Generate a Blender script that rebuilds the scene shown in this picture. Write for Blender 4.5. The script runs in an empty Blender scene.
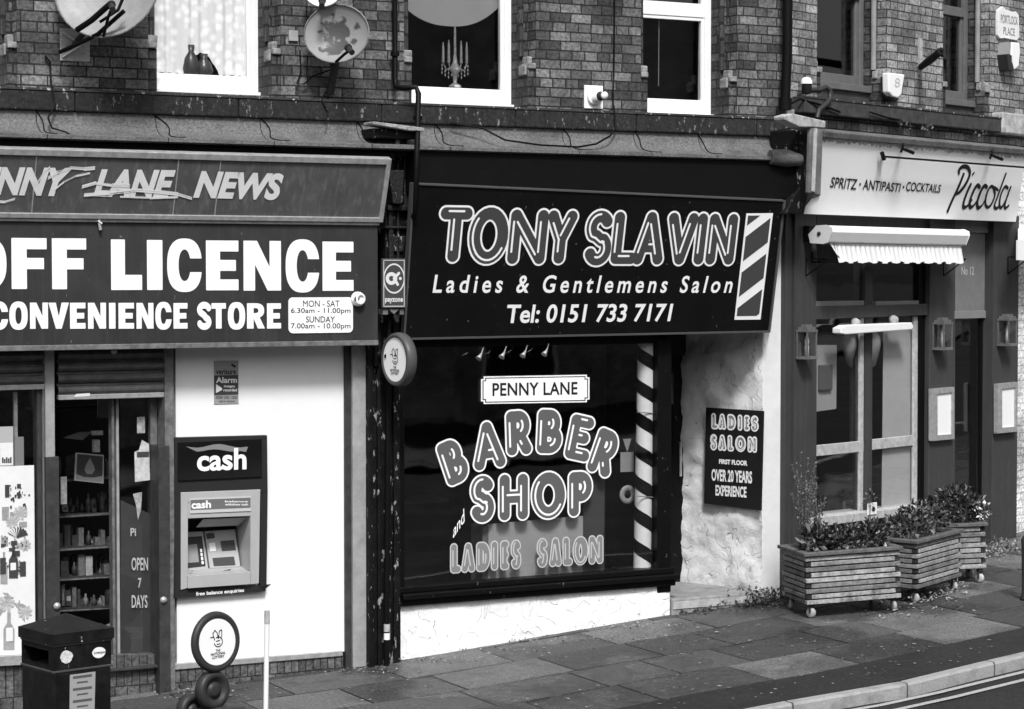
import bpy, math, random
import numpy as np
from mathutils import Vector
random.seed(7)
R = math.radians
sc = bpy.context.scene
col = sc.collection

# ------------------------------------------------------------ camera, sky, sun, exposure
W, H, F, HOR = 1024, 709, 2200.0, 275.0
CAM = Vector((0, 0, 3.0))
pitch = math.atan((HOR - H/2)/F)
cam = bpy.data.cameras.new('camera'); camo = bpy.data.objects.new('camera', cam); col.objects.link(camo)
camo.location = CAM; camo.rotation_euler = (R(90)+pitch, 0, 0)
cam.sensor_width = 36; cam.lens = 36*F/W; cam.clip_end = 2000; sc.camera = camo

world = bpy.data.worlds.new('World'); sc.world = world; world.use_nodes = True
wn, wl = world.node_tree.nodes, world.node_tree.links
sky = wn.new('ShaderNodeTexSky'); sky.sky_type = 'NISHITA'; sky.sun_disc = False
SUN_EL, SUN_AZ = R(50), R(171)                      # azimuth clockwise from +Y
sky.sun_elevation = SUN_EL; sky.sun_rotation = SUN_AZ; sky.air_density = 1.0; sky.dust_density = 4.0
bw = wn.new('ShaderNodeRGBToBW')
wl.new(sky.outputs[0], bw.inputs[0]); wl.new(bw.outputs[0], wn['Background'].inputs[0])
wn['Background'].inputs[1].default_value = 0.105
sun = bpy.data.lights.new('sun', 'SUN'); sun.energy = 2.5; sun.angle = R(11); sun.color = (1, 1, 1)
suno = bpy.data.objects.new('sun', sun); col.objects.link(suno)
sd = Vector((math.sin(SUN_AZ)*math.cos(SUN_EL), math.cos(SUN_AZ)*math.cos(SUN_EL), math.sin(SUN_EL)))
suno.rotation_euler = sd.to_track_quat('Z', 'Y').to_euler()
vs = sc.view_settings; vs.view_transform = 'Standard'; vs.look = 'None'; vs.gamma = 1; vs.use_curve_mapping = False
vs.exposure = 0.6
sc.cycles.max_bounces = 6; sc.cycles.transparent_max_bounces = 12

# ------------------------------------------------------------ frames
def ray(px, py):
    a = (px-W/2)/F; b = (H/2-py)/F
    c, s = math.cos(pitch), math.sin(pitch)
    return Vector((a, c - b*s, s + b*c))
class Plane:
    """p0 + right*a + up*b + nrm*n ; nrm points to the street"""
    def __init__(s, p0, right, up):
        s.p0 = Vector(p0); s.r = Vector(right).normalized(); s.u = Vector(up).normalized(); s.n = s.r.cross(s.u).normalized()
    def loc(s, px, py, n=0.0):
        d = ray(px, py); o = s.p0 + s.n*n
        t = (o-CAM).dot(s.n)/d.dot(s.n); p = CAM + d*t - o
        return p.dot(s.r), p.dot(s.u)
    def pt(s, a, b, n=0.0): return s.p0 + s.r*a + s.u*b + s.n*n
    def un(s, px, py, n=0.0): return s.pt(*s.loc(px, py, n), n)
def dirv(deg): return Vector((math.cos(R(deg)), math.sin(R(deg)), 0))
Z = Vector((0, 0, 1))
AO = Vector((-.865, 17, 0)); A = Plane(AO, dirv(28), Z)
_j = A.un(785, 300); BO = Vector((_j.x, _j.y, 0)); B = Plane(BO, dirv(49), Z)
C = None
def tilted(base, x, ytop, ybot, ntop, nbot):
    t = base.un(x, ytop, ntop); b = base.un(x, ybot, nbot)
    # up vector must lie in the vertical plane of base's normal
    at, bt = base.loc(x, ytop, ntop); ab, bb = base.loc(x, ybot, nbot)
    up = base.u*(bt-bb) + base.n*(ntop-nbot)
    return Plane(base.pt(0, bb, nbot), base.r, up)
def sq(p):
    v = Vector((p[0], p[1], 0)) - AO
    return v.dot(A.r), v.dot(A.n)
KN = [(-60, -1.2), (-12, -.5), (-6, -.24), (-1.845, -.057), (0, .01), (2.44, .19), (3.4, .235), (6.82, .386), (14, .75), (60, 1.8)]
def h(s): return float(np.interp(s, [k[0] for k in KN], [k[1] for k in KN]))
def gz(x, y): return h(sq((x, y))[0])
def ground(px, py, dz=0.0):
    d = ray(px, py); z = 0.1
    for _ in range(12):
        t = (z-CAM.z)/d.z; p = CAM+d*t; z = gz(p.x, p.y)+dz
    return p

# ------------------------------------------------------------ tagging
def tag(o, label=None, cat=None, group=None, kind=None):
    if label: o['label'] = label
    if cat: o['category'] = cat
    if group: o['group'] = group
    if kind: o['kind'] = kind
    return o
def thing(name, label, cat, loc=(0, 0, 0), group=None, kind=None):
    o = bpy.data.objects.new(name, None); o.empty_display_size = .1; col.objects.link(o)
    o.location = loc
    return tag(o, label, cat, group, kind)

class MB:
    def __init__(s): s.v = []; s.f = []; s.uv = []; s.col = []; s.m = []; s.cur = 1.0; s.mi = 0; s.sm = []; s.smooth = False
    def face(s, pts, uvs=None):
        i = len(s.v); s.v += [tuple(p) for p in pts]; s.f.append(tuple(range(i, i+len(pts))))
        if uvs is None:
            n = Vector((0, 0, 0)); P = [Vector(p) for p in pts]
            for k in range(len(P)): n += P[k].cross(P[(k+1) % len(P)])
            if abs(n.z) > max(abs(n.x), abs(n.y)): uvs = [(p.x, p.y) for p in P]
            elif abs(n.x) > abs(n.y): uvs = [(p.y, p.z) for p in P]
            else: uvs = [(p.x, p.z) for p in P]
        s.uv.append(uvs); s.col.append(s.cur); s.m.append(s.mi); s.sm.append(s.smooth)
    # box in a plane frame
    def box(s, pl, a0, a1, b0, b1, n0, n1):
        if a0 > a1: a0, a1 = a1, a0
        if b0 > b1: b0, b1 = b1, b0
        if n0 > n1: n0, n1 = n1, n0
        s.prism(pl, [(a0, b0), (a1, b0), (a1, b1), (a0, b1)], n1, n0)
    def prism(s, pl, ab, nf, nb):
        """ab: polygon counter-clockwise seen from the street; front at nf, back at nb"""
        ar = sum(ab[i][0]*ab[(i+1) % len(ab)][1]-ab[(i+1) % len(ab)][0]*ab[i][1] for i in range(len(ab)))
        if ar < 0: ab = ab[::-1]
        s.face([pl.pt(a, b, nf) for a, b in ab], [(a, b) for a, b in ab])
        s.face([pl.pt(a, b, nb) for a, b in ab[::-1]], [(a, b) for a, b in ab[::-1]])
        for i in range(len(ab)):
            p, q = ab[i], ab[(i+1) % len(ab)]
            if abs(q[0]-p[0]) >= abs(q[1]-p[1]): uv = [(p[0], nf), (p[0], nb), (q[0], nb), (q[0], nf)]
            else: uv = [(nf, p[1]), (nb, p[1]), (nb, q[1]), (nf, q[1])]
            s.face([pl.pt(*p, nf), pl.pt(*p, nb), pl.pt(*q, nb), pl.pt(*q, nf)], uv)
    def pxp(s, pl, pix, nf, nb): s.prism(pl, [pl.loc(x, y, nf) for x, y in pix], nf, nb)
    def pxr(s, pl, x0, y0, x1, y1, nf, nb):
        """rectangle in the plane from its top-left and bottom-right pixels at depth nf"""
        a0, b1 = pl.loc(x0, y0, nf); a1, b0 = pl.loc(x1, y1, nf); s.box(pl, a0, a1, b0, b1, nb, nf)
    def tube(s, pts, r, seg=8, caps=True):
        pts = [Vector(p) for p in pts]; rs = r if isinstance(r, (list, tuple)) else [r]*len(pts)
        rings = []
        t0 = (pts[1]-pts[0]).normalized(); up = Vector((0, 0, 1)) if abs(t0.z) < .9 else Vector((1, 0, 0))
        x = t0.cross(up).normalized()
        for i, p in enumerate(pts):
            t = ((pts[min(i+1, len(pts)-1)]-pts[max(i-1, 0)])).normalized()
            x = (x - t*x.dot(t)).normalized(); y = t.cross(x)
            rings.append([p + (x*math.cos(2*math.pi*k/seg)+y*math.sin(2*math.pi*k/seg))*rs[i] for k in range(seg)])
        old = s.smooth; s.smooth = True; base = len(s.v)
        for rg in rings: s.v += [tuple(q) for q in rg]
        L = 0
        for i in range(len(rings)-1):
            for k in range(seg):
                k2 = (k+1) % seg
                s.f.append((base+i*seg+k, base+i*seg+k2, base+(i+1)*seg+k2, base+(i+1)*seg+k))
                s.uv.append([(k/seg, L), (k2/seg, L), (k2/seg, L+1), (k/seg, L+1)]); s.col.append(s.cur); s.m.append(s.mi); s.sm.append(True)
            L += 1
        s.smooth = False
        if caps: s.face(rings[0][::-1]); s.face(rings[-1])
        s.smooth = old
    def lathe(s, o, ax, prof, seg=32, ref=None):
        """prof: list of (radius, along axis)"""
        o = Vector(o); ax = Vector(ax).normalized()
        up = Vector((0, 0, 1)) if abs(ax.z) < .9 else Vector((1, 0, 0))
        x = ax.cross(up).normalized(); y = ax.cross(x)
        base = len(s.v)
        for r, d in prof:
            for k in range(seg):
                an = 2*math.pi*k/seg; s.v.append(tuple(o+ax*d+(x*math.cos(an)+y*math.sin(an))*max(r, 1e-4)))
        for i in range(len(prof)-1):
            for k in range(seg):
                k2 = (k+1) % seg
                s.f.append((base+i*seg+k, base+(i+1)*seg+k, base+(i+1)*seg+k2, base+i*seg+k2))
                s.uv.append([(k/seg, i), (k/seg, i+1), (k2/seg, i+1), (k2/seg, i)]); s.col.append(s.cur); s.m.append(s.mi); s.sm.append(True)
    def build(s, name, mats, parent=None, bevel=0.0, solid=0):
        if not isinstance(mats, (list, tuple)): mats = [mats]
        me = bpy.data.meshes.new(name); 
        off = Vector(parent_loc(parent)) if parent else Vector((0, 0, 0))
        if not parent:
            arr = np.array(s.v); c = Vector(((arr[:, 0].min()+arr[:, 0].max())/2, (arr[:, 1].min()+arr[:, 1].max())/2, arr[:, 2].min())); off = c
        me.from_pydata([tuple(Vector(p)-off) for p in s.v], [], s.f)
        ul = me.uv_layers.new(name='UVMap')
        flat = [c for uv in s.uv for p in uv for c in p]
        ul.data.foreach_set('uv', flat)
        ca = me.attributes.new('tone', 'FLOAT', 'FACE'); ca.data.foreach_set('value', s.col)
        me.polygons.foreach_set('material_index', s.m); me.polygons.foreach_set('use_smooth', s.sm)
        for m in mats: me.materials.append(m)
        o = bpy.data.objects.new(name, me); col.objects.link(o)
        if parent: o.parent = parent
        else: o.location = off
        if bevel:
            b = o.modifiers.new('bevel', 'BEVEL'); b.width = bevel; b.segments = 2; b.limit_method = 'ANGLE'; b.angle_limit = R(50)
            import bmesh
            bm = bmesh.new(); bm.from_mesh(me); bmesh.ops.remove_doubles(bm, verts=bm.verts, dist=1e-5); bm.to_mesh(me); bm.free()
        return o
def parent_loc(p):
    v = Vector((0, 0, 0))
    while p: v += p.location; p = p.parent
    return v

# ------------------------------------------------------------ materials (the place is photographed in black and white: greys only)
def G(v): return (v, v, v, 1)
MATS = {}
def mat(name, base=.3, rough=.6, var=0.0, vscale=6.0, dirt=0.0, dscale=1.5, bump=0.0, bscale=60.0, metal=0.0, spec=.3, tone=False, streak=0.0, coat=0.0, detail=6, dcol=None, chips=0.0, ccol=.6, cscale=30, ridge=0.0, damp=0.0):
    if name in MATS: return MATS[name]
    m = bpy.data.materials.new(name); m.use_nodes = True; MATS[name] = m
    nt = m.node_tree; N = nt.nodes; L = nt.links; P = N['Principled BSDF']
    P.inputs['Roughness'].default_value = rough; P.inputs['Metallic'].default_value = metal; P.inputs['Specular IOR Level'].default_value = spec
    P.inputs['Coat Weight'].default_value = coat
    tc = N.new('ShaderNodeTexCoord')
    val = N.new('ShaderNodeValue'); val.outputs[0].default_value = base; out = val.outputs[0]
    def math_(op, a, b, clamp=False):
        n = N.new('ShaderNodeMath'); n.operation = op; n.use_clamp = clamp
        for i, x in enumerate((a, b)):
            if isinstance(x, (int, float)): n.inputs[i].default_value = x
            else: L.new(x, n.inputs[i])
        return n.outputs[0]
    def noise(scale, detail=6, rough=.6, stretch=None):
        n = N.new('ShaderNodeTexNoise'); n.inputs['Scale'].default_value = scale; n.inputs['Detail'].default_value = detail; n.inputs['Roughness'].default_value = rough
        if stretch:
            mp = N.new('ShaderNodeMapping'); mp.inputs['Scale'].default_value = stretch; L.new(tc.outputs['Object'], mp.inputs[0]); L.new(mp.outputs[0], n.inputs['Vector'])
        else: L.new(tc.outputs['Object'], n.inputs['Vector'])
        return n.outputs['Fac']
    def ramp(x, lo, hi):
        n = N.new('ShaderNodeMapRange'); n.inputs['From Min'].default_value = lo; n.inputs['From Max'].default_value = hi; L.new(x, n.inputs['Value']); return n.outputs[0]
    def mixf(f, a, b):
        n = N.new('ShaderNodeMix'); n.data_type = 'FLOAT'
        for i, x in ((0, f), (2, a), (3, b)):
            if isinstance(x, (int, float)): n.inputs[i].default_value = x
            else: L.new(x, n.inputs[i])
        return n.outputs[0]
    if tone:
        a = N.new('ShaderNodeAttribute'); a.attribute_name = 'tone'; out = math_('MULTIPLY', out, a.outputs['Fac'])
    if var: out = math_('MULTIPLY', out, math_('ADD', math_('MULTIPLY', math_('SUBTRACT', noise(vscale, detail, .7), .5), var*5), 1.0))
    if dirt:
        f = math_('MULTIPLY', ramp(noise(dscale, 8, .65), .48, .72), dirt); out = mixf(f, out, base*.3 if dcol is None else dcol)
    if streak:
        f = math_('MULTIPLY', ramp(noise(9, 4, .6, (3, 3, .12)), .5, .75), streak); out = mixf(f, out, base*.35 if dcol is None else dcol)
    if chips:
        f = ramp(noise(cscale, 5, .7, (1, 1, .45)), .68-chips*.1, .72-chips*.1); out = mixf(f, out, ccol)
    if damp:
        dm = math_('MULTIPLY', ramp(noise(1.1, 5, .55), .47, .56), damp)
        out = math_('MULTIPLY', out, math_('SUBTRACT', 1.0, math_('MULTIPLY', dm, .35)))
    out = math_('MAXIMUM', out, 0.004)
    L.new(out, P.inputs['Base Color'])
    if ridge:
        vm = N.new('ShaderNodeTexNoise'); vm.inputs['Scale'].default_value = 3.2; vm.inputs['Detail'].default_value = 1.5; vm.inputs['Distortion'].default_value = 2.2; L.new(tc.outputs['Object'], vm.inputs['Vector'])
        dd = math_('ABSOLUTE', math_('SUBTRACT', vm.outputs['Fac'], .5), 0)
        gate = ramp(noise(5, 2), .5, .56); line = math_('MULTIPLY', math_('SUBTRACT', 1.0, ramp(dd, .0, .012)), gate)
        step_ = ramp(math_('SUBTRACT', vm.outputs['Fac'], .5), -.004, .004)
        out = math_('MULTIPLY', out, math_('SUBTRACT', 1.0, math_('MULTIPLY', line, .45)))
        L.new(math_('MAXIMUM', out, .004), P.inputs['Base Color'])
        hh = math_('ADD', math_('MULTIPLY', noise(bscale, 5, .6), .35), math_('ADD', math_('MULTIPLY', step_, .6), math_('MULTIPLY', noise(9, 3), 1.0)))
        b = N.new('ShaderNodeBump'); b.inputs['Strength'].default_value = ridge; b.inputs['Distance'].default_value = .012; L.new(hh, b.inputs['Height']); L.new(b.outputs[0], P.inputs['Normal'])
    elif bump:
        b = N.new('ShaderNodeBump'); b.inputs['Strength'].default_value = bump; b.inputs['Distance'].default_value = .01
        L.new(noise(bscale, 5, .6), b.inputs['Height']); L.new(b.outputs[0], P.inputs['Normal'])
    rr = math_('ADD', math_('MULTIPLY', math_('SUBTRACT', noise(14, 4), .5), .25), rough, True)
    if damp: rr = math_('SUBTRACT', rr, math_('MULTIPLY', dm, .42), True)
    L.new(rr, P.inputs['Roughness'])
    return m

def brickmat(name, c1, c2, mortar, bwid=.2, bh=.075, dark=.0, bumpd=.006, msize=.008, rough=.8):
    m = bpy.data.materials.new(name); m.use_nodes = True; MATS[name] = m; bumpd *= 1.8
    nt = m.node_tree; N = nt.nodes; L = nt.links; P = N['Principled BSDF']; P.inputs['Roughness'].default_value = rough; P.inputs['Specular IOR Level'].default_value = .3
    uv = N.new('ShaderNodeUVMap')
    nz0 = N.new('ShaderNodeTexNoise'); nz0.inputs['Scale'].default_value = 3.0; L.new(uv.outputs[0], nz0.inputs['Vector'])
    vm = N.new('ShaderNodeVectorMath'); vm.operation = 'MULTIPLY_ADD'; L.new(nz0.outputs['Color'], vm.inputs[0]); vm.inputs[1].default_value = (.012, .012, 0); L.new(uv.outputs[0], vm.inputs[2])
    bt = N.new('ShaderNodeTexBrick'); L.new(vm.outputs[0], bt.inputs['Vector'])
    bt.inputs['Scale'].default_value = 1; bt.inputs['Brick Width'].default_value = bwid; bt.inputs['Row Height'].default_value = bh
    bt.inputs['Mortar Size'].default_value = msize; bt.inputs['Mortar Smooth'].default_value = .25; bt.inputs['Bias'].default_value = -.15
    bt.offset = .5; bt.squash = .62; bt.squash_frequency = 3
    bt.inputs['Color1'].default_value = G(c1); bt.inputs['Color2'].default_value = G(c2); bt.inputs['Mortar'].default_value = G(mortar)
    nz = N.new('ShaderNodeTexNoise'); nz.inputs['Scale'].default_value = 35; nz.inputs['Detail'].default_value = 8; nz.inputs['Roughness'].default_value = .7; L.new(uv.outputs[0], nz.inputs['Vector'])
    nb = N.new('ShaderNodeTexNoise'); nb.inputs['Scale'].default_value = 2.2; nb.inputs['Detail'].default_value = 7; nb.inputs['Roughness'].default_value = .65; L.new(uv.outputs[0], nb.inputs['Vector'])
    def mul(a, b):
        x = N.new('ShaderNodeMath'); x.operation = 'MULTIPLY'; L.new(a, x.inputs[0]); L.new(b, x.inputs[1]); return x.outputs[0]
    def rng(a, f0, f1, t0, t1):
        x = N.new('ShaderNodeMapRange'); x.inputs[1].default_value = f0; x.inputs[2].default_value = f1; x.inputs[3].default_value = t0; x.inputs[4].default_value = t1; L.new(a, x.inputs[0]); return x.outputs[0]
    b2 = N.new('ShaderNodeRGBToBW'); L.new(bt.outputs['Color'], b2.inputs[0])
    o = mul(mul(b2.outputs[0], rng(nz.outputs['Fac'], .36, .64, .45, 1.6)), rng(nb.outputs['Fac'], .38, .62, .6+dark, 1.35))
    L.new(o, P.inputs['Base Color'])
    hgt = N.new('ShaderNodeMath'); hgt.operation = 'MULTIPLY_ADD'; L.new(bt.outputs['Fac'], hgt.inputs[0]); hgt.inputs[1].default_value = -1; L.new(rng(nz.outputs['Fac'], .3, .7, 0, .35), hgt.inputs[2])
    bp = N.new('ShaderNodeBump'); bp.inputs['Strength'].default_value = .9; bp.inputs['Distance'].default_value = bumpd; L.new(hgt.outputs[0], bp.inputs['Height']); L.new(bp.outputs[0], P.inputs['Normal'])
    return m

def glass(name, refl=1.0, rough=.02, tint=.9):
    m = bpy.data.materials.new(name); m.use_nodes = True; MATS[name] = m
    N = m.node_tree.nodes; L = m.node_tree.links; N.remove(N['Principled BSDF'])
    t = N.new('ShaderNodeBsdfTransparent'); t.inputs[0].default_value = G(tint)
    g = N.new('ShaderNodeBsdfGlossy'); g.inputs['Roughness'].default_value = rough; g.inputs[0].default_value = G(.95)
    ge = N.new('ShaderNodeNewGeometry'); dt = N.new('ShaderNodeVectorMath'); dt.operation = 'DOT_PRODUCT'; L.new(ge.outputs['Normal'], dt.inputs[0]); L.new(ge.outputs['Incoming'], dt.inputs[1])
    def mth(op, a, b=0.0):
        n = N.new('ShaderNodeMath'); n.operation = op
        for i_, v in enumerate((a, b)):
            if isinstance(v, (int, float)): n.inputs[i_].default_value = v
            else: L.new(v, n.inputs[i_])
        return n.outputs[0]
    sch = mth('POWER', mth('SUBTRACT', 1.0, mth('ABSOLUTE', dt.outputs['Value'])), 5.0)
    mu = N.new('ShaderNodeMath'); mu.operation = 'MULTIPLY'; mu.inputs[1].default_value = refl; mu.use_clamp = True; L.new(mth('ADD', .04, mth('MULTIPLY', sch, .96)), mu.inputs[0])
    nz = N.new('ShaderNodeTexNoise'); nz.inputs['Scale'].default_value = 1.3; b = N.new('ShaderNodeBump'); b.inputs['Strength'].default_value = .12; b.inputs['Distance'].default_value = .02
    tc = N.new('ShaderNodeTexCoord'); L.new(tc.outputs['Object'], nz.inputs['Vector']); L.new(nz.outputs['Fac'], b.inputs['Height']); L.new(b.outputs[0], g.inputs['Normal'])
    mx = N.new('ShaderNodeMixShader'); L.new(mu.outputs[0], mx.inputs[0]); L.new(t.outputs[0], mx.inputs[1]); L.new(g.outputs[0], mx.inputs[2]); L.new(mx.outputs[0], N['Material Output'].inputs[0])
    return m
def curtainmat(name, base, alpha):
    m = mat(name, base, .9); N = m.node_tree.nodes; L = m.node_tree.links; P = N['Principled BSDF']
    tr = N.new('ShaderNodeBsdfTransparent'); mx = N.new('ShaderNodeMixShader'); mx.inputs[0].default_value = alpha
    L.new(tr.outputs[0], mx.inputs[1]); L.new(P.outputs[0], mx.inputs[2]); L.new(mx.outputs[0], N['Material Output'].inputs[0]); return m

M_brickA = brickmat('brick_dark', .05, .19, .018, bwid=.19, msize=.006)
M_brickB = brickmat('brick_light', .16, .38, .05, bwid=.2, msize=.006)
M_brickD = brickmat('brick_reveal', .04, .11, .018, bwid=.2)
M_brickW = brickmat('brick_painted', .62, .7, .45, msize=.006)
M_brickO = brickmat('brick_opposite', .25, .4, .3, bwid=.225)
M_stone = mat('stone_sooty', .026, .85, spec=.2, streak=.6, var=.5, vscale=30, dirt=.4, dscale=3, bump=.6, bscale=50, chips=.75, ccol=.2, cscale=26, dcol=.008)
M_stoneL = mat('stone_light', .4, .8, var=.4, vscale=14, dirt=.5, dscale=8, bump=.5)
M_stop = mat('stop_stone_mat', .26, .8, var=.5, vscale=14, dirt=.7, dscale=16, bump=.5)
M_lead = mat('lead_cove', .125, .75, var=.6, vscale=60, dirt=.75, dscale=3.5, bump=.6, bscale=90, dcol=.04)
M_black = mat('black_paint', .004, .5, spec=.12, var=.4, vscale=5, bump=.12, bscale=25)
M_oldblack = mat('black_peeling', .006, .55, spec=.15, var=.6, vscale=9, bump=.5, bscale=40, chips=.85, ccol=.28, cscale=18)
M_upvc = mat('white_upvc', .82, .35, var=.03)
M_white = mat('white_paint', .8, .55, var=.02, vscale=3, dirt=.25, dscale=1.3, dcol=.68, bump=.08, streak=.12)
M_render = mat('white_render', .82, .75, var=.04, vscale=20, bump=.5, bscale=28, ridge=.8)
M_alu = mat('aluminium', .42, .45, var=.25, vscale=20, metal=.4, dirt=.3, dscale=12)
M_alud = mat('aluminium_dull', .16, .5, var=.5, vscale=14, metal=.2, dirt=.4, dscale=10, bump=.2)
M_grey = mat('grey_post', .3, .55, var=.2, vscale=8, dirt=.25, dscale=9)
M_post = mat('post_dark', .038, .6, var=.4, vscale=12, dirt=.3, dscale=7, bump=.3)
M_asph = mat('asphalt', .024, .85, damp=.6, var=1.0, vscale=75, dirt=.4, dscale=2, bump=1.0, bscale=120, dcol=.015, detail=5, chips=.5, ccol=.12, cscale=90)
M_slab = mat('paving_slab', .082, .7, damp=1.0, spec=.5, var=.9, vscale=55, dirt=.5, dscale=2.2, bump=1.0, bscale=110, tone=True, dcol=.05, chips=.9, ccol=.2, cscale=75, detail=8)
M_kerb = mat('kerb_stone', .3, .75, var=.12, vscale=60, dirt=.7, dscale=7, bump=.5, dcol=.13)
M_line = mat('line_paint', .36, .75, var=.2, vscale=60, chips=.9, ccol=.1, cscale=70)
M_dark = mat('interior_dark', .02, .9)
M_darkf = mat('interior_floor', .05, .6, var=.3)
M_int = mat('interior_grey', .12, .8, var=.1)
M_glass = glass('shop_glass', 1.5, tint=.94); M_glassup = glass('upper_glass', 1.3, tint=.75)
M_pic = mat('grey_shopfront', .045, .5, var=.1, vscale=5, bump=.15, bscale=30, streak=.35, dcol=.09)
M_wood = mat('planter_wood', .25, .7, var=.5, vscale=34, dirt=.9, dscale=6, bump=.5, bscale=80, tone=True, dcol=.045)
M_wooddark = mat('end_grain', .02, .8, var=.5, vscale=30)
M_soil = mat('soil', .012, .95, var=.5, vscale=30, bump=1)
M_leaf = mat('leaf_dark', .035, .4, var=.15, vscale=20, tone=True)
M_leafl = mat('leaf_pale', .17, .6, var=.4, vscale=20, tone=True)
M_litter = mat('leaf_litter', .17, .8, var=.15, vscale=20, tone=True)
M_stem = mat('stem', .12, .8)
M_rubber = mat('rubber', .03, .5, var=.2)
M_txt = mat('lettering_white', .82, .45)
M_txtblk = mat('lettering_black', .012, .5)
M_mid = mat('lettering_grey', .16, .4)
M_mid2 = mat('lettering_midgrey', .22, .4)

# ------------------------------------------------------------ lettering
_tc = {}
def text_geo(s, offset=0, shear=0, space=1.0):
    k = (s, offset, shear, space)
    if k in _tc: return _tc[k]
    cu = bpy.data.curves.new('lettering', 'FONT'); cu.body = s; cu.offset = offset; cu.shear = shear; cu.space_character = space; cu.resolution_u = 4
    o = bpy.data.objects.new('lettering', cu); col.objects.link(o)
    dg = bpy.context.evaluated_depsgraph_get(); me = o.evaluated_get(dg).to_mesh()
    V = np.array([v.co[:2] for v in me.vertices]); Fs = [tuple(p.vertices) for p in me.polygons]
    o.evaluated_get(dg).to_mesh_clear(); bpy.data.objects.remove(o); bpy.data.curves.remove(cu)
    V = (V-V.min(0))/(V.max(0)-V.min(0))
    _tc[k] = (V, Fs); return _tc[k]
def text_px(mb, pl, s, quad, n, offset=.012, shear=0, space=1.0):
    """quad: pixels TL, TR, BR, BL of the ink box"""
    V, Fs = text_geo(s, offset, shear, space)
    q = [pl.loc(x, y, n) for x, y in quad]
    for f in Fs:
        pts = []
        for i in f:
            x, y = V[i]
            t = [q[0][k]*(1-x)+q[1][k]*x for k in (0, 1)]; b = [q[3][k]*(1-x)+q[2][k]*x for k in (0, 1)]
            pts.append(pl.pt(b[0]*(1-y)+t[0]*y, b[1]*(1-y)+t[1]*y, n))
        nn = (pts[1]-pts[0]).cross(pts[2]-pts[0])
        if nn.dot(pl.n) < 0: pts = pts[::-1]
        mb.face(pts, [(0, 0)]*len(pts))
def tpx(mb, pl, s, x0, y0, x1, y1, n, dy=0.0, **k):
    """dy: how far the right end sits below the left end"""
    text_px(mb, pl, s, [(x0, y0), (x1, y0+dy), (x1, y1+dy), (x0, y1)], n, **k)

def contour(mb, pl, n, Fg, x0, y0, dx):
    ny, nx = Fg.shape; ins = Fg < 0
    for j in range(ny-1):
        full = ins[j, :-1] & ins[j, 1:] & ins[j+1, :-1] & ins[j+1, 1:]
        anyc = (ins[j, :-1] | ins[j, 1:] | ins[j+1, :-1] | ins[j+1, 1:]) & ~full
        i = 0; idx = np.nonzero(full)[0]
        if len(idx):
            br = np.nonzero(np.diff(idx) > 1)[0]; st = np.concatenate(([0], br+1)); en = np.concatenate((br, [len(idx)-1]))
            for a, b in zip(st, en):
                xa = x0+idx[a]*dx; xb = x0+(idx[b]+1)*dx; ya = y0+j*dx; yb = ya+dx
                mb.face([pl.pt(xa, ya, n), pl.pt(xb, ya, n), pl.pt(xb, yb, n), pl.pt(xa, yb, n)], [(xa, ya), (xb, ya), (xb, yb), (xa, yb)])
        for i in np.nonzero(anyc)[0]:
            c = [(i, j), (i+1, j), (i+1, j+1), (i, j+1)]; poly = []
            for k in range(4):
                p, q = c[k], c[(k+1) % 4]; fp, fq = Fg[p[1], p[0]], Fg[q[1], q[0]]
                if fp < 0: poly.append(p)
                if (fp < 0) != (fq < 0):
                    t = fp/(fp-fq); poly.append((p[0]+(q[0]-p[0])*t, p[1]+(q[1]-p[1])*t))
            if len(poly) > 2: mb.face([pl.pt(x0+a*dx, y0+b*dx, n) for a, b in poly], [(x0+a*dx, y0+b*dx) for a, b in poly])
def grid(x0, x1, y0, y1, dx):
    xs = np.arange(x0, x1+dx, dx); ys = np.arange(y0, y1+dx, dx); return np.meshgrid(xs, ys)
def seg_d(X, Y, p, q):
    vx, vy = q[0]-p[0], q[1]-p[1]; L = vx*vx+vy*vy+1e-12
    t = np.clip(((X-p[0])*vx+(Y-p[1])*vy)/L, 0, 1); return np.hypot(X-p[0]-t*vx, Y-p[1]-t*vy)
def arc(cx, cy, rx, ry, a0, a1, n=14): return [(cx+rx*math.cos(R(a0+(a1-a0)*k/n)), cy+ry*math.sin(R(a0+(a1-a0)*k/n))) for k in range(n+1)]
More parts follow.
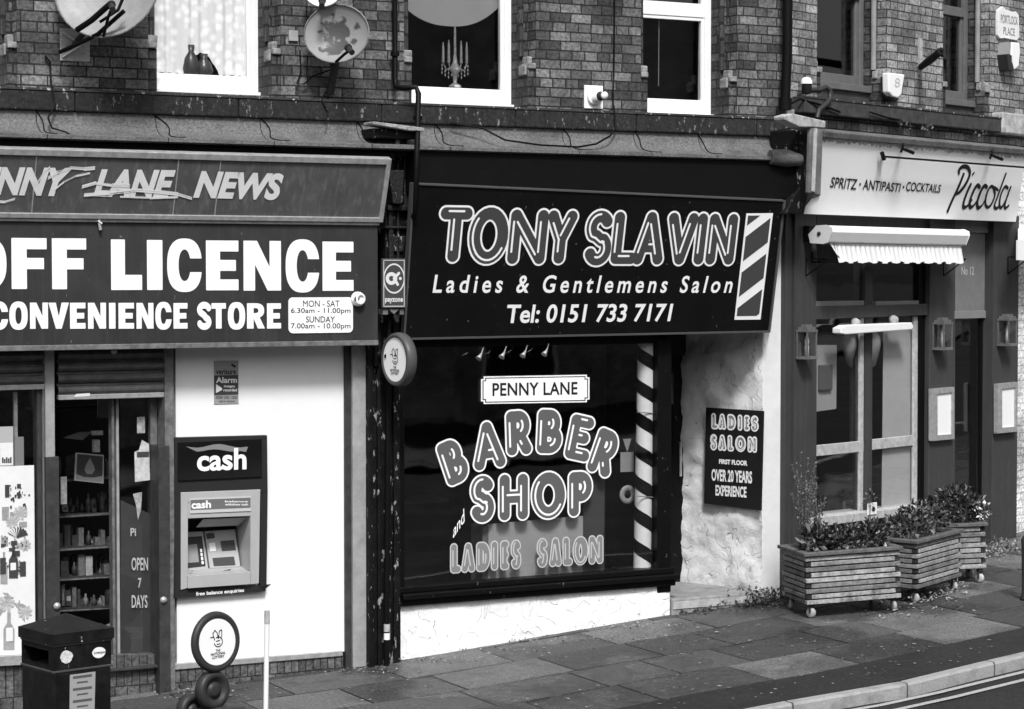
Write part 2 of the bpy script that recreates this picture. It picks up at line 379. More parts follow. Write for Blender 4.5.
SK = {
 'T': [[(0, 1), (1, 1)], [(.5, 1), (.5, 0)]], 'O': [arc(.5, .5, .5, .5, 110, 470, 28)], 'N': [[(0, 1), (0, 0)], [(0, 1), (1, 0)], [(1, 1), (1, 0)]],
 'Y': [[(0, 1), (.5, .45), (.5, 0)], [(1, 1), (.5, .45)]],
 'S': [arc(.5, .745, .47, .255, 35, 235, 14)[:-1]+[(.35, .55), (.65, .45)]+arc(.5, .255, .47, .255, 55, -150, 14)],
 'L': [[(0, 1), (0, 0)], [(0, 0), (1, 0)]], 'A': [[(.5, 1), (0, 0)], [(.5, 1), (1, 0)], [(.22, .3), (.78, .3)]], 'V': [[(0, 1), (.5, 0)], [(1, 1), (.5, 0)]],
 'I': [[(.5, 1), (.5, 0)]], 'E': [[(0, 1), (0, 0)], [(0, 1), (.9, 1)], [(0, .52), (.75, .52)], [(0, 0), (1, 0)]],
 'H': [[(0, 1), (0, 0)], [(1, 1), (1, 0)], [(0, .5), (1, .5)]], 'P': [[(0, 1), (0, 0)], [(0, 1), (.5, 1)]+arc(.5, .72, .45, .28, 90, -90, 10)+[(0, .44)]],
 'R': [[(0, 1), (0, 0)], [(0, 1), (.5, 1)]+arc(.5, .73, .42, .27, 90, -90, 10)+[(0, .46)], [(.5, .46), (1, 0)]],
 'B': [[(0, 1), (0, 0)], [(0, 1), (.5, 1)]+arc(.5, .76, .36, .24, 90, -90, 10)+[(0, .52)], [(.5, .52)]+arc(.5, .26, .5, .26, 90, -90, 10)+[(0, 0)]],
 'D': [[(0, 1), (0, 0)], [(0, 1), (.35, 1)]+arc(.35, .5, .6, .5, 90, -90, 14)+[(0, 0)]],
}
def bubble(pl, n, letters, ro, rf, parent, mw, mf, mh, dx, name='lettering', hi=.28, dk=None):
    """letters: (char, cx, cy, w, h, rot) in plane metres: outer size; ro/rf outer and fill radius"""
    xs = [l[1] for l in letters]; ys = [l[2] for l in letters]; hh = max(l[4] for l in letters)
    X, Y = grid(min(xs)-hh, max(xs)+hh, min(ys)-hh*.8, max(ys)+hh*.8, dx)
    D = np.full(X.shape, 9.0); Hh = np.full(X.shape, 9.0)
    for ch, cx, cy, w, hgt, rot in letters:
        c, s = math.cos(R(rot)), math.sin(R(rot)); iw, ih = max(w-2*ro, .002), hgt-2*ro
        tr = lambda p: (cx+((p[0]-.5)*iw)*c-((p[1]-.5)*ih)*s, cy+((p[0]-.5)*iw)*s+((p[1]-.5)*ih)*c)
        for li, ln in enumerate(SK[ch]):
            P = [tr(p) for p in ln]
            for a, b in zip(P[:-1], P[1:]): D = np.minimum(D, seg_d(X, Y, a, b))
            # gleam: a thin line down the lit side of each stroke, stopping short of its ends
            o = rf*.38; tot = sum(math.dist(a, b) for a, b in zip(P[:-1], P[1:])); acc = 0
            closed = math.dist(P[0], P[-1]) < rf*.5
            lo, hi_ = (.05, .62) if closed else ((.10, .92) if tot > 3*rf else (.3, .8))
            if li > 0 and ch in 'RBPD': lo, hi_ = .35, .72
            prev = None
            for a, b in zip(P[:-1], P[1:]):
                L = math.dist(a, b); K = max(1, int(L/(rf*.5)))
                nx_, ny_ = -(b[1]-a[1])/(L+1e-9), (b[0]-a[0])/(L+1e-9)
                sg = -1 if (nx_*(-.8)+ny_*.2) < 0 else 1
                if ch in 'OSD' or (ch in 'PRB' and li > 0): sg = -1
                if ch == 'O': sg = 1 if False else -1
                for k in range(K+1):
                    t = (acc+L*k/K)/tot
                    if lo <= t <= hi_:
                        q = (a[0]+(b[0]-a[0])*k/K+nx_*sg*o, a[1]+(b[1]-a[1])*k/K+ny_*sg*o)
                        if prev and math.dist(prev, q) < rf*1.6: Hh = np.minimum(Hh, seg_d(X, Y, prev, q))
                        prev = q
                    else: prev = None
                acc += L
    x0, y0 = X[0, 0], Y[0, 0]
    mb = MB(); contour(mb, pl, n, D-ro, x0, y0, dx); o1 = mb.build(name, mw, parent)
    mb = MB(); contour(mb, pl, n+.0012, D-rf, x0, y0, dx); mb.build('letter_fill', mf, parent)
    mb = MB(); contour(mb, pl, n+.0024, np.maximum(Hh-rf*hi*.5, D-rf*.93), x0, y0, dx); mb.build('letter_gleam', mh, parent)
def letters_px(pl, n, specs):
    """specs: (char, x0, x1, ytop, ybot[, rot]) outer pixel extents -> plane metres"""
    out = []
    for sp in specs:
        ch, xa, xb, yt, yb = sp[:5]; rot = sp[5] if len(sp) > 5 else 0
        ym = (yt+yb)/2; a0, _ = pl.loc(xa, ym, n); a1, _ = pl.loc(xb, ym, n); xm = (xa+xb)/2
        _, b1 = pl.loc(xm, yt, n); _, b0 = pl.loc(xm, yb, n); ac, bc = pl.loc(xm, ym, n)
        out.append((ch, ac, bc, a1-a0, b1-b0, rot))
    return out
# heavy block capitals as implicit shapes (u,v in 0..1, negative inside)
def bx_(u, v, a0, b0, a1, b1): return np.maximum(np.maximum(a0-u, u-a1), np.maximum(b0-v, v-b1))
def cpoly(u, v, P):
    ar = sum(P[i][0]*P[(i+1) % len(P)][1]-P[(i+1) % len(P)][0]*P[i][1] for i in range(len(P)))
    if ar < 0: P = P[::-1]
    r = None
    for i in range(len(P)):
        (x0, y0), (x1, y1) = P[i], P[(i+1) % len(P)]; L = math.hypot(x1-x0, y1-y0)
        d = ((u-x0)*(y1-y0)-(v-y0)*(x1-x0))/L; r = d if r is None else np.maximum(r, d)
    return r
def sup(u, v, cx, cy, rx, ry, p=2.5): return ((np.abs((u-cx)/rx)**p+np.abs((v-cy)/ry)**p)**(1/p)-1)*min(rx, ry)
def heavy(ch, u, v, w=.36, t=.2):
    mn = np.minimum
    if ch == 'I': return bx_(u, v, 0, 0, 1, 1)
    if ch == 'L': return mn(bx_(u, v, 0, 0, w*1.25, 1), bx_(u, v, 0, 0, 1, t+.1))
    if ch in 'FE':
        d = mn(bx_(u, v, 0, 0, w*1.2, 1), mn(bx_(u, v, 0, 1-t-.02, 1, 1), bx_(u, v, 0, .5-t*.55, .92, .5+t*.55)))
        return mn(d, bx_(u, v, 0, 0, 1, t+.02)) if ch == 'E' else d
    if ch == 'N': return mn(mn(bx_(u, v, 0, 0, w*.85, 1), bx_(u, v, 1-w*.85, 0, 1, 1)), cpoly(u, v, [(0, 1), (w*1.0, 1), (1, 0), (1-w*1.0, 0)]))
    if ch in 'OC':
        d = np.maximum(sup(u, v, .5, .5, .51, .51), -sup(u, v, .5, .5, .51-w*.93, .51-t*1.05, 2.2))
        if ch == 'C': d = np.maximum(d, -bx_(u, v, .5, .37, 1.2, .63)); 
        return d
    if ch == 'V': return mn(cpoly(u, v, [(0, 1), (w, 1), (.62, 0), (.36, 0)]), cpoly(u, v, [(1, 1), (1-w, 1), (.38, 0), (.64, 0)]))
    if ch == 'T': return mn(bx_(u, v, 0, 1-t-.02, 1, 1), bx_(u, v, .5-w*.55, 0, .5+w*.55, 1))
    if ch == 'R':
        bowl = np.maximum(np.maximum(sup(u, v, .45, .71, .53, .29), -sup(u, v, .45, .71, .2, .1)), .2-u)
        return mn(mn(bx_(u, v, 0, 0, w*1.05, 1), np.maximum(mn(bowl, np.maximum(bx_(u, v, .2, .42, .5, 1), -bx_(u, v, .2, .61, .5, .81))), -sup(u, v, .45, .71, .2, .1))), cpoly(u, v, [(.35, .45), (.72, .45), (1.02, 0), (.62, 0)]))
    if ch == 'S':
        P = arc(.5, .73, .33, .165, 20, 250, 14)[:-1]+[(.5, .52)]+arc(.5, .27, .33, .165, 70, -160, 14); d = None
        for a, b in zip(P[:-1], P[1:]):
            # anisotropic stroke
            dd = seg_d(u*.75, v, (a[0]*.75, a[1]), (b[0]*.75, b[1])); d = dd if d is None else mn(d, dd)
        return d-.125
def heavy_word(mb, pl, n, specs, dx=.004):
    for ch, xa, xb, yt, yb in specs:
        a0, _ = pl.loc(xa, (yt+yb)/2, n); a1, _ = pl.loc(xb, (yt+yb)/2, n); xm = (xa+xb)/2
        _, b1 = pl.loc(xm, yt, n); _, b0 = pl.loc(xm, yb, n); wd, hg = a1-a0, b1-b0
        X, Y = grid(a0-2*dx, a1+2*dx, b0-2*dx, b1+2*dx, dx)
        contour(mb, pl, n, heavy(ch, (X-a0)/wd, (Y-b0)/hg)*min(wd, hg), X[0, 0], Y[0, 0], dx)

# ============================================================ GROUND
mb = MB()
ss = [-150, -60, -30, -12, -6, -1.845, 0, 2.44, 3.4, 6.82, 14, 30, 60, 250]
def sp(s, q, z): return AO + A.r*s + A.n*q + Z*z
for i in range(len(ss)-1):
    for q0, q1 in ((-150, 0), (0, 14), (14, 150)):
        a, b = ss[i], ss[i+1]
        mb.face([sp(a, q1, h(a)-.105), sp(b, q1, h(b)-.105), sp(b, q0, h(b)-.105), sp(a, q0, h(a)-.105)])
tag(mb.build('ground', M_asph), kind='structure')
kp = [sq(ground(x, y)[:2]) for x, y in ((765, 708.5), (904, 685), (1024, 656))]
kp = [(-60, kp[0][1]+.1), (-8, kp[0][1]+.05)] + kp
dk = ((kp[-1][1]-kp[-2][1])/(kp[-1][0]-kp[-2][0]))
kp += [(kp[-1][0]+6, kp[-1][1]+6*dk*1.05), (60, kp[-1][1]+(60-kp[-1][0])*dk*1.1)]
def kq(s): return float(np.interp(s, [k[0] for k in kp], [k[1] for k in kp]))
def kslope(s): return (kq(s+.2)-kq(s-.2))/.4
# road sheet, kerb, far kerb
mb = MB()
s_ = -40.0
while s_ < 55:
    e = s_+1.0
    mb.face([sp(s_, kq(s_)+9, h(s_)-.092), sp(e, kq(e)+9, h(e)-.092), sp(e, kq(e)-.02, h(e)-.092), sp(s_, kq(s_)-.02, h(s_)-.092)]); s_ = e
tag(mb.build('road', M_asph), kind='structure')
mb = MB(); s_ = -12.2; KW = .09
while s_ < 20:
    e = s_+.905; g = .008; a, b = s_+g, e-g
    mb.cur = random.uniform(.8, 1.15)
    lo = [sp(a, kq(a), h(a)-.2), sp(b, kq(b), h(b)-.2), sp(b, kq(b)-KW, h(b)-.2), sp(a, kq(a)-KW, h(a)-.2)]
    t = .012
    up = [sp(a, kq(a)-t, h(a)+.004), sp(b, kq(b)-t, h(b)+.004), sp(b, kq(b)-KW, h(b)+.004), sp(a, kq(a)-KW, h(a)+.004)]
    fr = [sp(a, kq(a), h(a)-.012), sp(b, kq(b), h(b)-.012)]
    mb.face(up); mb.face([fr[0], fr[1], up[1], up[0]]); mb.face([lo[0], lo[1], fr[1], fr[0]])
    mb.face([lo[1], lo[2], up[2], up[1], fr[1]]); mb.face([lo[3], lo[0], fr[0], up[0], up[3]]); s_ = e
tag(mb.build('kerb', M_kerb), kind='structure')
l1 = [sq(ground(x, y, -.092)[:2]) for x, y in ((866, 709), (1024, 676))]; l2 = [sq(ground(x, y, -.092)[:2]) for x, y in ((905, 709), (1024, 682.5))]
mb = MB()
for l in (l1, l2):
    off = kq((l[0][0]+l[1][0])/2)-(l[0][1]+l[1][1])/2
    s_ = -20.0
    while s_ < 30:
        e = s_+.5
        mb.face([sp(s_, kq(s_)-off+.028, h(s_)-.087), sp(e, kq(e)-off+.028, h(e)-.087), sp(e, kq(e)-off-.028, h(e)-.087), sp(s_, kq(s_)-off-.028, h(s_)-.087)]); s_ = e
tag(mb.build('road_marking', M_line), kind='structure')
# pavement: base + slabs + a tarmac strip along the kerb
def fq(s): return 0 if s < 3.6 else -.384*(s-3.6)
mb = MB(); s_ = -14.0
while s_ < 26:
    e = s_+.5; mb.face([sp(s_, kq(s_)-KW+.002, h(s_)-.012), sp(e, kq(e)-KW+.002, h(e)-.012), sp(e, -1.4+fq(e), h(e)-.012), sp(s_, -1.4+fq(s_), h(s_)-.012)]); s_ = e
tag(mb.build('pavement_base', M_soil), kind='structure')
mb = MB(); rnd = random.Random(11)
def slab(s0, s1, q0f, q1f, tone, dz=0):
    g = .0085
    a, b = s0+g, s1-g
    c = [(a, q1f(a)-g), (b, q1f(b)-g), (b, q0f(b)+g), (a, q0f(a)+g)]
    z = [h(s)+dz for s, q in c]
    top = [sp(s, q, zz) for (s, q), zz in zip(c, z)]; bot = [sp(s, q, zz-.05) for (s, q), zz in zip(c, z)]
    mb.cur = tone; mb.face(top)
    for i in range(4): j = (i+1) % 4; mb.face([bot[i], bot[j], top[j], top[i]])
rows = [-.62*6+.4+.62*i for i in range(0, 11)]
RW = .62
nrow = 13
for r in range(nrow):
    # rows laid parallel to the kerb, counted from the tarmac strip inwards
    off0, off1 = KW+.62+r*RW, KW+.62+(r+1)*RW
    s_ = -12-rnd.random()*.9
    while s_ < 20:
        L = rnd.choice([.6, .75, .9, .9]); e = s_+L
        if kq(s_)-off0 > fq(s_)-1.5:
            u = rnd.random(); tone = rnd.uniform(.45, .62) if u < .38 else (rnd.uniform(.7, 1.1) if u < .75 else rnd.uniform(1.2, 1.8))
            slab(s_, e, lambda s: kq(s)-off1, lambda s: kq(s)-off0, tone, rnd.uniform(-.002, .002))
        s_ = e
tag(mb.build('pavement', M_slab), kind='structure')
mb = MB(); s_ = -14.0
while s_ < 26:
    e = s_+.5; mb.face([sp(s_, kq(s_)-KW-.004, h(s_)+.001), sp(e, kq(e)-KW-.004, h(e)+.001), sp(e, kq(e)-KW-.615, h(e)+.001), sp(s_, kq(s_)-KW-.615, h(s_)+.001)]); s_ = e
tag(mb.build('pavement_tarmac', M_asph), kind='structure')

# ============================================================ TERRACE BUILDING (barber + newsagent share the brick front)
terr = thing('brick_building', 'sooty dark brick terrace building with white framed upper windows above the barber shop and newsagent', 'building', A.pt(0, 0, 0))
aL, aR = -9.0, A.loc(787, 60)[0]
b0u = A.loc(785, 128)[1]-.25; bT = 7.6
bcorb = {}
ops = []   # openings in the front plane: (left px, right px, sill y px)
for xl, xr, ys in ((-125, 17, 88), (148, 281, 92), (404, 536, 104), (641, 737, 116)):
    ops.append((A.loc(xl, 50)[0], A.loc(xr, 50)[0], A.loc((xl+xr)/2, ys)[1]))
STEP, D1, D2 = .07, .13, .29
mb = MB(); xs = [aL]+[v for o in ops for v in o[:2]]+[aR]
for i in range(0, len(xs), 2): mb.box(A, xs[i], xs[i+1], b0u, bT, 0, -.45)
for (l, r, bs) in ops:
    mb.box(A, l, r, b0u, bs-.012, 0, -.45); mb.box(A, l, r, 6.6, bT, 0, -.45)
mb.build('wall', M_brickA, terr)
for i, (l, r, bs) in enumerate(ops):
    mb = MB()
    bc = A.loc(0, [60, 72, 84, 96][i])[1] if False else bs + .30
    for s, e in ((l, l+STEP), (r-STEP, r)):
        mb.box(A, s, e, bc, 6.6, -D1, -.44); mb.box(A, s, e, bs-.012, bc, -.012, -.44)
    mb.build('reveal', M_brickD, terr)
    mb = MB()
    for s, e, sg in ((l, l+STEP, 1), (r-STEP, r, -1)):
        m = (s+e)/2
        mb.box(A, s-.0+.002, e-.002, bc, bc+.045, .01, -D1)           # stepped stop stones
        mb.box(A, s+.012, e+(.02 if sg > 0 else -.012)-(.0), bc+.045, bc+.1, -.04, -D1)
        if sg < 0: mb.box(A, s-.02, s+.0, bc-.05, bc+.03, -.02, -D1)
        mb.build('stop_stone', M_stop, terr, bevel=.008); mb = MB()
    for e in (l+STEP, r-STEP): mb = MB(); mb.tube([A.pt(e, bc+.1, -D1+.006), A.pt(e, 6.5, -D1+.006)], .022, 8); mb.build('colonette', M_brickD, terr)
# interior behind the upper windows, roof and back
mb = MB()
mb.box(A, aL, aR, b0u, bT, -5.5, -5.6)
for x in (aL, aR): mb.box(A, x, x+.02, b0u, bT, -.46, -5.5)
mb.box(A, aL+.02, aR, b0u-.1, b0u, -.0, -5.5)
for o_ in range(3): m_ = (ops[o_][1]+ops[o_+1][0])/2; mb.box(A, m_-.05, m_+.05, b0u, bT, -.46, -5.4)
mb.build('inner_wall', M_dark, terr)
mb = MB(); mb.prism(A, [(aL-.3, bT), (aR, bT), (aR, bT+.12), (aL-.3, bT+.12)], .3, -5.8)
mb.face([A.pt(aL-.3, bT+.13, .3), A.pt(aR, bT+.13, .3), A.pt(aR, bT+1.9, -2.8), A.pt(aL-.3, bT+1.9, -2.8)])
mb.face([A.pt(aR, bT+.13, -5.8), A.pt(aL-.3, bT+.13, -5.8), A.pt(aL-.3, bT+1.9, -2.8), A.pt(aR, bT+1.9, -2.8)])
mb.build('roof', M_stone, terr)
# sill course (dark stone string) and the lead cove under it
def bcourse(px, py, n): return A.loc(px, py, n)[1]
ct0, ct1 = A.loc(0, 85, .13), A.loc(768, 121, .13); cb0 = A.loc(0, 106, .13)
ctop = (ct0[1]+ct1[1])/2; cbot = ctop-(ct0[1]-cb0[1])
mb = MB(); rr = random.Random(3); x = aL
aE = A.loc(786, 125, .13)[0]
while x < aE-.05:
    e = min(x+rr.uniform(.9, 1.3), aE); mb.box(A, x+.002, e-.002, cbot, ctop+rr.uniform(-.004, .004), .13, -.01); x = e
mb.build('sill_course', M_stone, terr, bevel=.012)
M_lip = mat('weathered_lip', .04, .8, var=.3, vscale=40, bump=.6, chips=.85, ccol=.45, cscale=22)
mb = MB(); mb.box(A, aL, aE, ctop-.004, ctop+.012, .137, .02); mb.build('weathered_lip', M_lip, terr)
mb = MB(); mb.smooth = True
cv_b = A.loc(200, 138, .36)[1]
aC0, aC1 = aL, A.loc(800, 150, .36)[0]
prof = [(.10, cbot-.002)]+[(.10+.26*(1-math.cos(R(90*k/8)))**1.25, cbot-.002-(cbot-cv_b)*math.sin(R(90*k/8))) for k in range(1, 9)]+[(.385, cv_b-.01), (.385, cv_b-.035), (.35, cv_b-.045), (.0, cv_b-.045)]
for ch, mt, nm in ((0, M_lead, 'cove'),):
    xa = aC0; cuts = [A.loc(p, 120, .2)[0] for p in (40, 160, 265, 362, 440, 568, 640, 705)]+[aC1]
    for c in cuts:
        for k in range(len(prof)-1):
            (n0, z0), (n1, z1) = prof[k], prof[k+1]
            mb.face([A.pt(xa+.003, z1, n1), A.pt(c-.003, z1, n1), A.pt(c-.003, z0, n0), A.pt(xa+.003, z0, n0)], [(xa, z1), (c, z1), (c, z0), (xa, z0)])
        mb.face([A.pt(c-.003, z, n) for n, z in prof][::-1]+[A.pt(c-.003, cbot, 0)])
        xa = c
mb.build('cove', M_lead, terr)
rr = random.Random(41)
for c in cuts[:-1]:
    ph, am = rr.uniform(-.5, .5), rr.uniform(.5, 1.6); mb = MB()
    mb.tube([A.pt(c+.03*am*math.sin(k*.8+ph)+k*.012*am, z+.002, n+.003) for k, (n, z) in enumerate(prof[:9])], .005, 6); mb.build('lead_seam', M_black, terr)
# soffit and back board below the cove
mb = MB(); mb.box(A, aL, A.loc(786, 160, .05)[0], cv_b-.5, cv_b-.046, .06, -.3)
mb.box(A, aL, A.loc(395, 160, .3)[0], cv_b-.12, cv_b-.047, .3, .06)
mb.build('soffit', M_black, terr)

def window_upvc(l, r, bs, frame_top, transom=None):
    """a white framed window set deep in its reveal"""
    w0, w1 = l+STEP-.02, r-STEP+.02; n1, n0 = -D2, -D2-.07
    fr = MB(); fw = .075
    fr.box(A, w0, w0+fw, bs, frame_top, n1, n0); fr.box(A, w1-fw, w1, bs, frame_top, n1, n0)
    fr.box(A, w0+fw+.0, w1-fw, bs+.001, bs+.09, n1-.004, n0); fr.box(A, w0+fw, w1-fw, frame_top-fw, frame_top, n1-.004, n0)
    inner = .03
    f = fr.build('window', M_upvc, terr, bevel=.006)
    c = MB(); z0, z1 = bs+.09, frame_top-fw
    a0, a1 = w0+fw, w1-fw
    if transom:
        c.box(A, a0, a1, transom, transom+.085, n1-.012, n0)
        for zz0, zz1 in ((z0, transom), (transom+.085, z1)):
            for (p, q, u, v) in ((a0, a0+inner, zz0, zz1), (a1-inner, a1, zz0, zz1), (a0+inner, a1-inner, zz0, zz0+inner), (a0+inner, a1-inner, zz1-inner, zz1)): c.box(A, p, q, u, v, n1-.02, n0+.01)
    else:
        for (p, q, u, v) in ((a0, a0+inner, z0, z1), (a1-inner, a1, z0, z1), (a0+inner, a1-inner, z0, z0+inner), (a0+inner, a1-inner, z1-inner, z1)): c.box(A, p, q, u, v, n1-.02, n0+.01)
    c.build('sash', M_upvc, f, bevel=.004)
    g = MB(); g.box(A, a0, a1, z0, z1, n1-.04, n1-.046); g.build('pane', M_glassup, f)
    s = MB(); s.box(A, w0-.02, w1+.02, bs-.035, bs-.001, n1+.05, n0); s.build('sill', M_upvc, f, bevel=.005)
    return a0, a1, z0, z1
tr3 = A.loc(680, 16, -D2)[1]
wins = []
for i, (l, r, bs) in enumerate(ops): wins.append(window_upvc(l, r, A.loc([-55, 215, 460, 690][i], [86, 91, 103, 114][i], -D2)[1], 6.55, tr3 if i == 3 else None))

# things behind those panes
def net(w, name, label, group=None, mt=None):
    a0, a1, z0, z1 = w; m = MB(); m.smooth = True; N = 90; nn = -D2-.085
    rr = random.Random(17)
    ph = [rr.uniform(0, 6) for _ in range(4)]
    dep = lambda t: .006*math.sin(t*60+ph[0])+.004*math.sin(t*83+ph[1])
    for k in range(N):
        t0, t1 = k/N, (k+1)/N; x0, x1 = a0-.05+(a1-a0+.1)*t0, a0-.05+(a1-a0+.1)*t1
        hem = lambda t: z0+.03+(.16*max(0, math.sin((t-.35)*9)) if .42 < t < .68 else 0)+.012*abs(math.sin(t*45))
        m.face([A.pt(x0, hem(t0), nn+dep(t0)), A.pt(x1, hem(t1), nn+dep(t1)), A.pt(x1, z1, nn+dep(t1)), A.pt(x0, z1, nn+dep(t0))])
    return tag(m.build(name, mt), label, 'curtain', group)
M_net = curtainmat('net_fabric', .9, .93)
N_ = M_net.node_tree.nodes; vo_ = N_.new('ShaderNodeTexVoronoi'); vo_.inputs['Scale'].default_value = 16; tcn = N_.new('ShaderNodeTexCoord'); mr_ = N_.new('ShaderNodeMapRange'); mr_.inputs[1].default_value = .1; mr_.inputs[2].default_value = .6; mr_.inputs[3].default_value = 1.0; mr_.inputs[4].default_value = .72
M_net.node_tree.links.new(tcn.outputs['Object'], vo_.inputs['Vector']); M_net.node_tree.links.new(vo_.outputs['Distance'], mr_.inputs[0]); M_net.node_tree.links.new(mr_.outputs[0], N_['Mix Shader'].inputs[0]); M_blind = mat('blind_fabric', .7, .8, var=.05)
M_clear = glass('clear_pane', .8, tint=.99)
for o_ in terr.children_recursive:
    if o_.name == 'pane.001': o_.data.materials[0] = M_clear
net(wins[1], 'lace_curtain', 'white lace net curtain hanging in the upstairs window between the two satellite dishes', mt=M_net)
def lathe_thing(name, label, cat, p, prof, m, seg=20, group=None):
    q = MB(); q.lathe((0, 0, 0), (0, 0, 1), prof, seg); q.v = [tuple(Vector(v)+Vector(p)) for v in q.v]; return tag(q.build(name, m), label, cat, group)
M_vase = mat('dark_ceramic', .04, .3); M_pale = mat('pale_ceramic', .6, .3)
a0, a1, z0, z1 = wins[1]
vp = [(.0, 0), (.05, 0), (.065, .06), (.05, .14), (.022, .19), (.028, .24), (0, .24)]
lathe_thing('vase', 'tall dark vase on the sill behind the lace curtain, left of the other ornaments', 'vase', A.un(191, 77, -D2-.085), vp, M_vase)
lathe_thing('vase', 'squat dark vase on the sill behind the lace curtain, right of the tall one', 'vase', A.un(204, 77, -D2-.085), [(r*1.1, z*.72) for r, z in vp], M_vase)
q = MB(); q.pxr(A, 184, 77, 222, 86, -D2-.062, -D2-.10); tag(q.build('sill_box', M_pale, bevel=.004), 'pale box tray standing on the sill below the dark vases', 'box')
# scalloped blind + crystal candelabra in window 2
a0, a1, z0, z1 = wins[2]
m = MB(); nn = -D2-.1; yb = A.loc(457, 25, nn)[1]; ye = A.loc(457, 2, nn)[1]; N = 24
for k in range(N):
    f = lambda t: (yb + (ye-yb)*abs(2*t-1)**2.4)
    t0, t1 = k/N, (k+1)/N; x0, x1 = a0+(a1-a0)*t0, a0+(a1-a0)*t1
    m.face([A.pt(x0, f(t0), nn), A.pt(x1, f(t1), nn), A.pt(x1, z1, nn), A.pt(x0, z1, nn)])
    m.face([A.pt(x0, f(t0)-.014, nn+.003), A.pt(x1, f(t1)-.014, nn+.003), A.pt(x1, f(t1)+.006, nn+.003), A.pt(x0, f(t0)+.006, nn+.003)])
tag(m.build('window_blind', M_blind), 'pale blind with a rounded lower edge in the upstairs window above the barber sign', 'blind')
M_cryst = mat('crystal', .55, .15, spec=.9, var=.4, vscale=40)
m = MB(); c0 = A.un(455, 88, -D2-.09)
m.lathe(c0, Z, [(0, 0), (.055, 0), (.05, .02), (.015, .04), (.02, .1), (.05, .15), (.02, .2), (.012, .26), (0, .26)], 16)
can = thing('candelabra', 'cut glass candelabra with upright candle arms and hanging drops in the upstairs window', 'candelabra', c0)
m.build('stem', M_cryst, can)
for dx, hh in ((-.105, .36), (-.055, .38), (0, .5), (.055, .38), (.105, .37)):
    m = MB(); p = c0+A.r*dx
    m.tube([c0+Z*.17, c0+A.r*dx*.8+Z*.14, p+Z*.2], .006, 6); m.tube([p+Z*.2, p+Z*(hh-.05), p+Z*hh], [.012, .010, .004], 8); m.build('arm', M_cryst, can)
m = MB()
for k in range(9):
    dx = -.115+.23*k/8; t = .04*math.cos(k*1.6); p = c0+A.r*dx+Z*(.19+t*.4)
    for zz in (0, .03, .06): m.lathe(p-Z*(zz+.03), Z, [(0, -.016), (.009, 0), (0, .016)], 6)
m.build('glass_drops', M_cryst, can)
# blind cord in window 3
m = MB(); m.tube([A.un(659, 20, -D2-.08), A.un(658.5, 86, -D2-.08)], .004, 6); tag(m.build('blind_cord', M_pale), 'thin pale cord hanging inside the white framed upstairs window right of the flue plate', 'cord')

# ------------------------------------------------------------ pipes and cables on the front
m = MB()
pr = A.un(395, 0, .07); rp = [A.pt(A.loc(395, 80, .07)[0], z, .07) for z in (7.5, 6, 5.2)]+[A.un(395, 78, .07), A.un(396, 87, .1), A.un(404, 88, .2), A.un(416, 87, .24), A.un(418.5, 94, .26), A.un(417, 150, .42), A.un(415.5, 212, .42), A.un(411, 222, .3), A.un(408, 240, .2), A.un(404, 262, .19)]
m.tube(rp, .022, 10)
for y, px, n in ((54, 395, .07), (118, 417.6, .3)): m.tube([A.un(px, y-2, n), A.un(px, y+2, n)], .036, 10)
tag(m.build('waste_pipe', M_black), 'black waste pipe stepping down the bricks and over the sill course beside the peeling pilaster', 'pipe')
m = MB(); ax_ = A.loc(787.5, 10, .1)[0]
m.tube([A.pt(ax_, 7.5, .1), A.pt(ax_, A.loc(786, 50, .1)[1], .1), A.un(785, 108, .1)], .042, 12)
m.tube([A.un(785.2, 98, .1), A.un(785, 110, .1)], .055, 12)
tag(m.build('drainpipe', M_black), 'thick black cast iron drainpipe between the dark brick front and the pale brick building', 'pipe')
m = MB(); cp = [A.un(614.5, 0, .012), A.un(614, 60, .012), A.un(613, 104, .012), A.un(614, 108, .14), A.un(616, 128, .145), A.un(610, 136, .2), A.un(596, 144, .27), A.un(578, 147, .3), A.un(540, 145, .3), A.un(505, 140, .3), A.un(482, 128, .2), A.un(450, 123, .15)]
cp = [A.pt(A.loc(614.5, 0, .012)[0], 7.4, .012)]+cp; m.tube(cp, .008, 6); tag(m.build('cable', M_black), 'black cable dropping down the bricks right of the flue plate and sagging across the cove', 'cable')
m = MB(); m.tube([A.un(45, 56, .02), A.un(50, 62, .02), A.un(51, 84, .02), A.un(52, 88, .14), A.un(55, 106, .14), A.un(48, 118, .2), A.un(52, 128, .3), A.un(66, 132, .34), A.un(76, 139, .38)], .007, 6)
tag(m.build('cable', M_black), 'thin cable running from the bracket of the large dish down over the cove', 'cable')
m = MB(); m.tube([A.un(300, 50, .02), A.un(301, 72, .02), A.un(297, 84, .03), A.un(304, 84, .05), A.un(313, 76, .05), A.un(330, 70, .1)], .006, 6)
tag(m.build('cable', M_black), 'thin looping cable on the bricks left of the smaller stained dish', 'cable')
m = MB(); m.tube([A.un(326, 92, .03), A.un(322, 100, .14), A.un(328, 112, .145), A.un(325, 124, .2)], .006, 6)
tag(m.build('cable', M_black), 'thin cable hanging over the sill course below the smaller stained dish', 'cable')
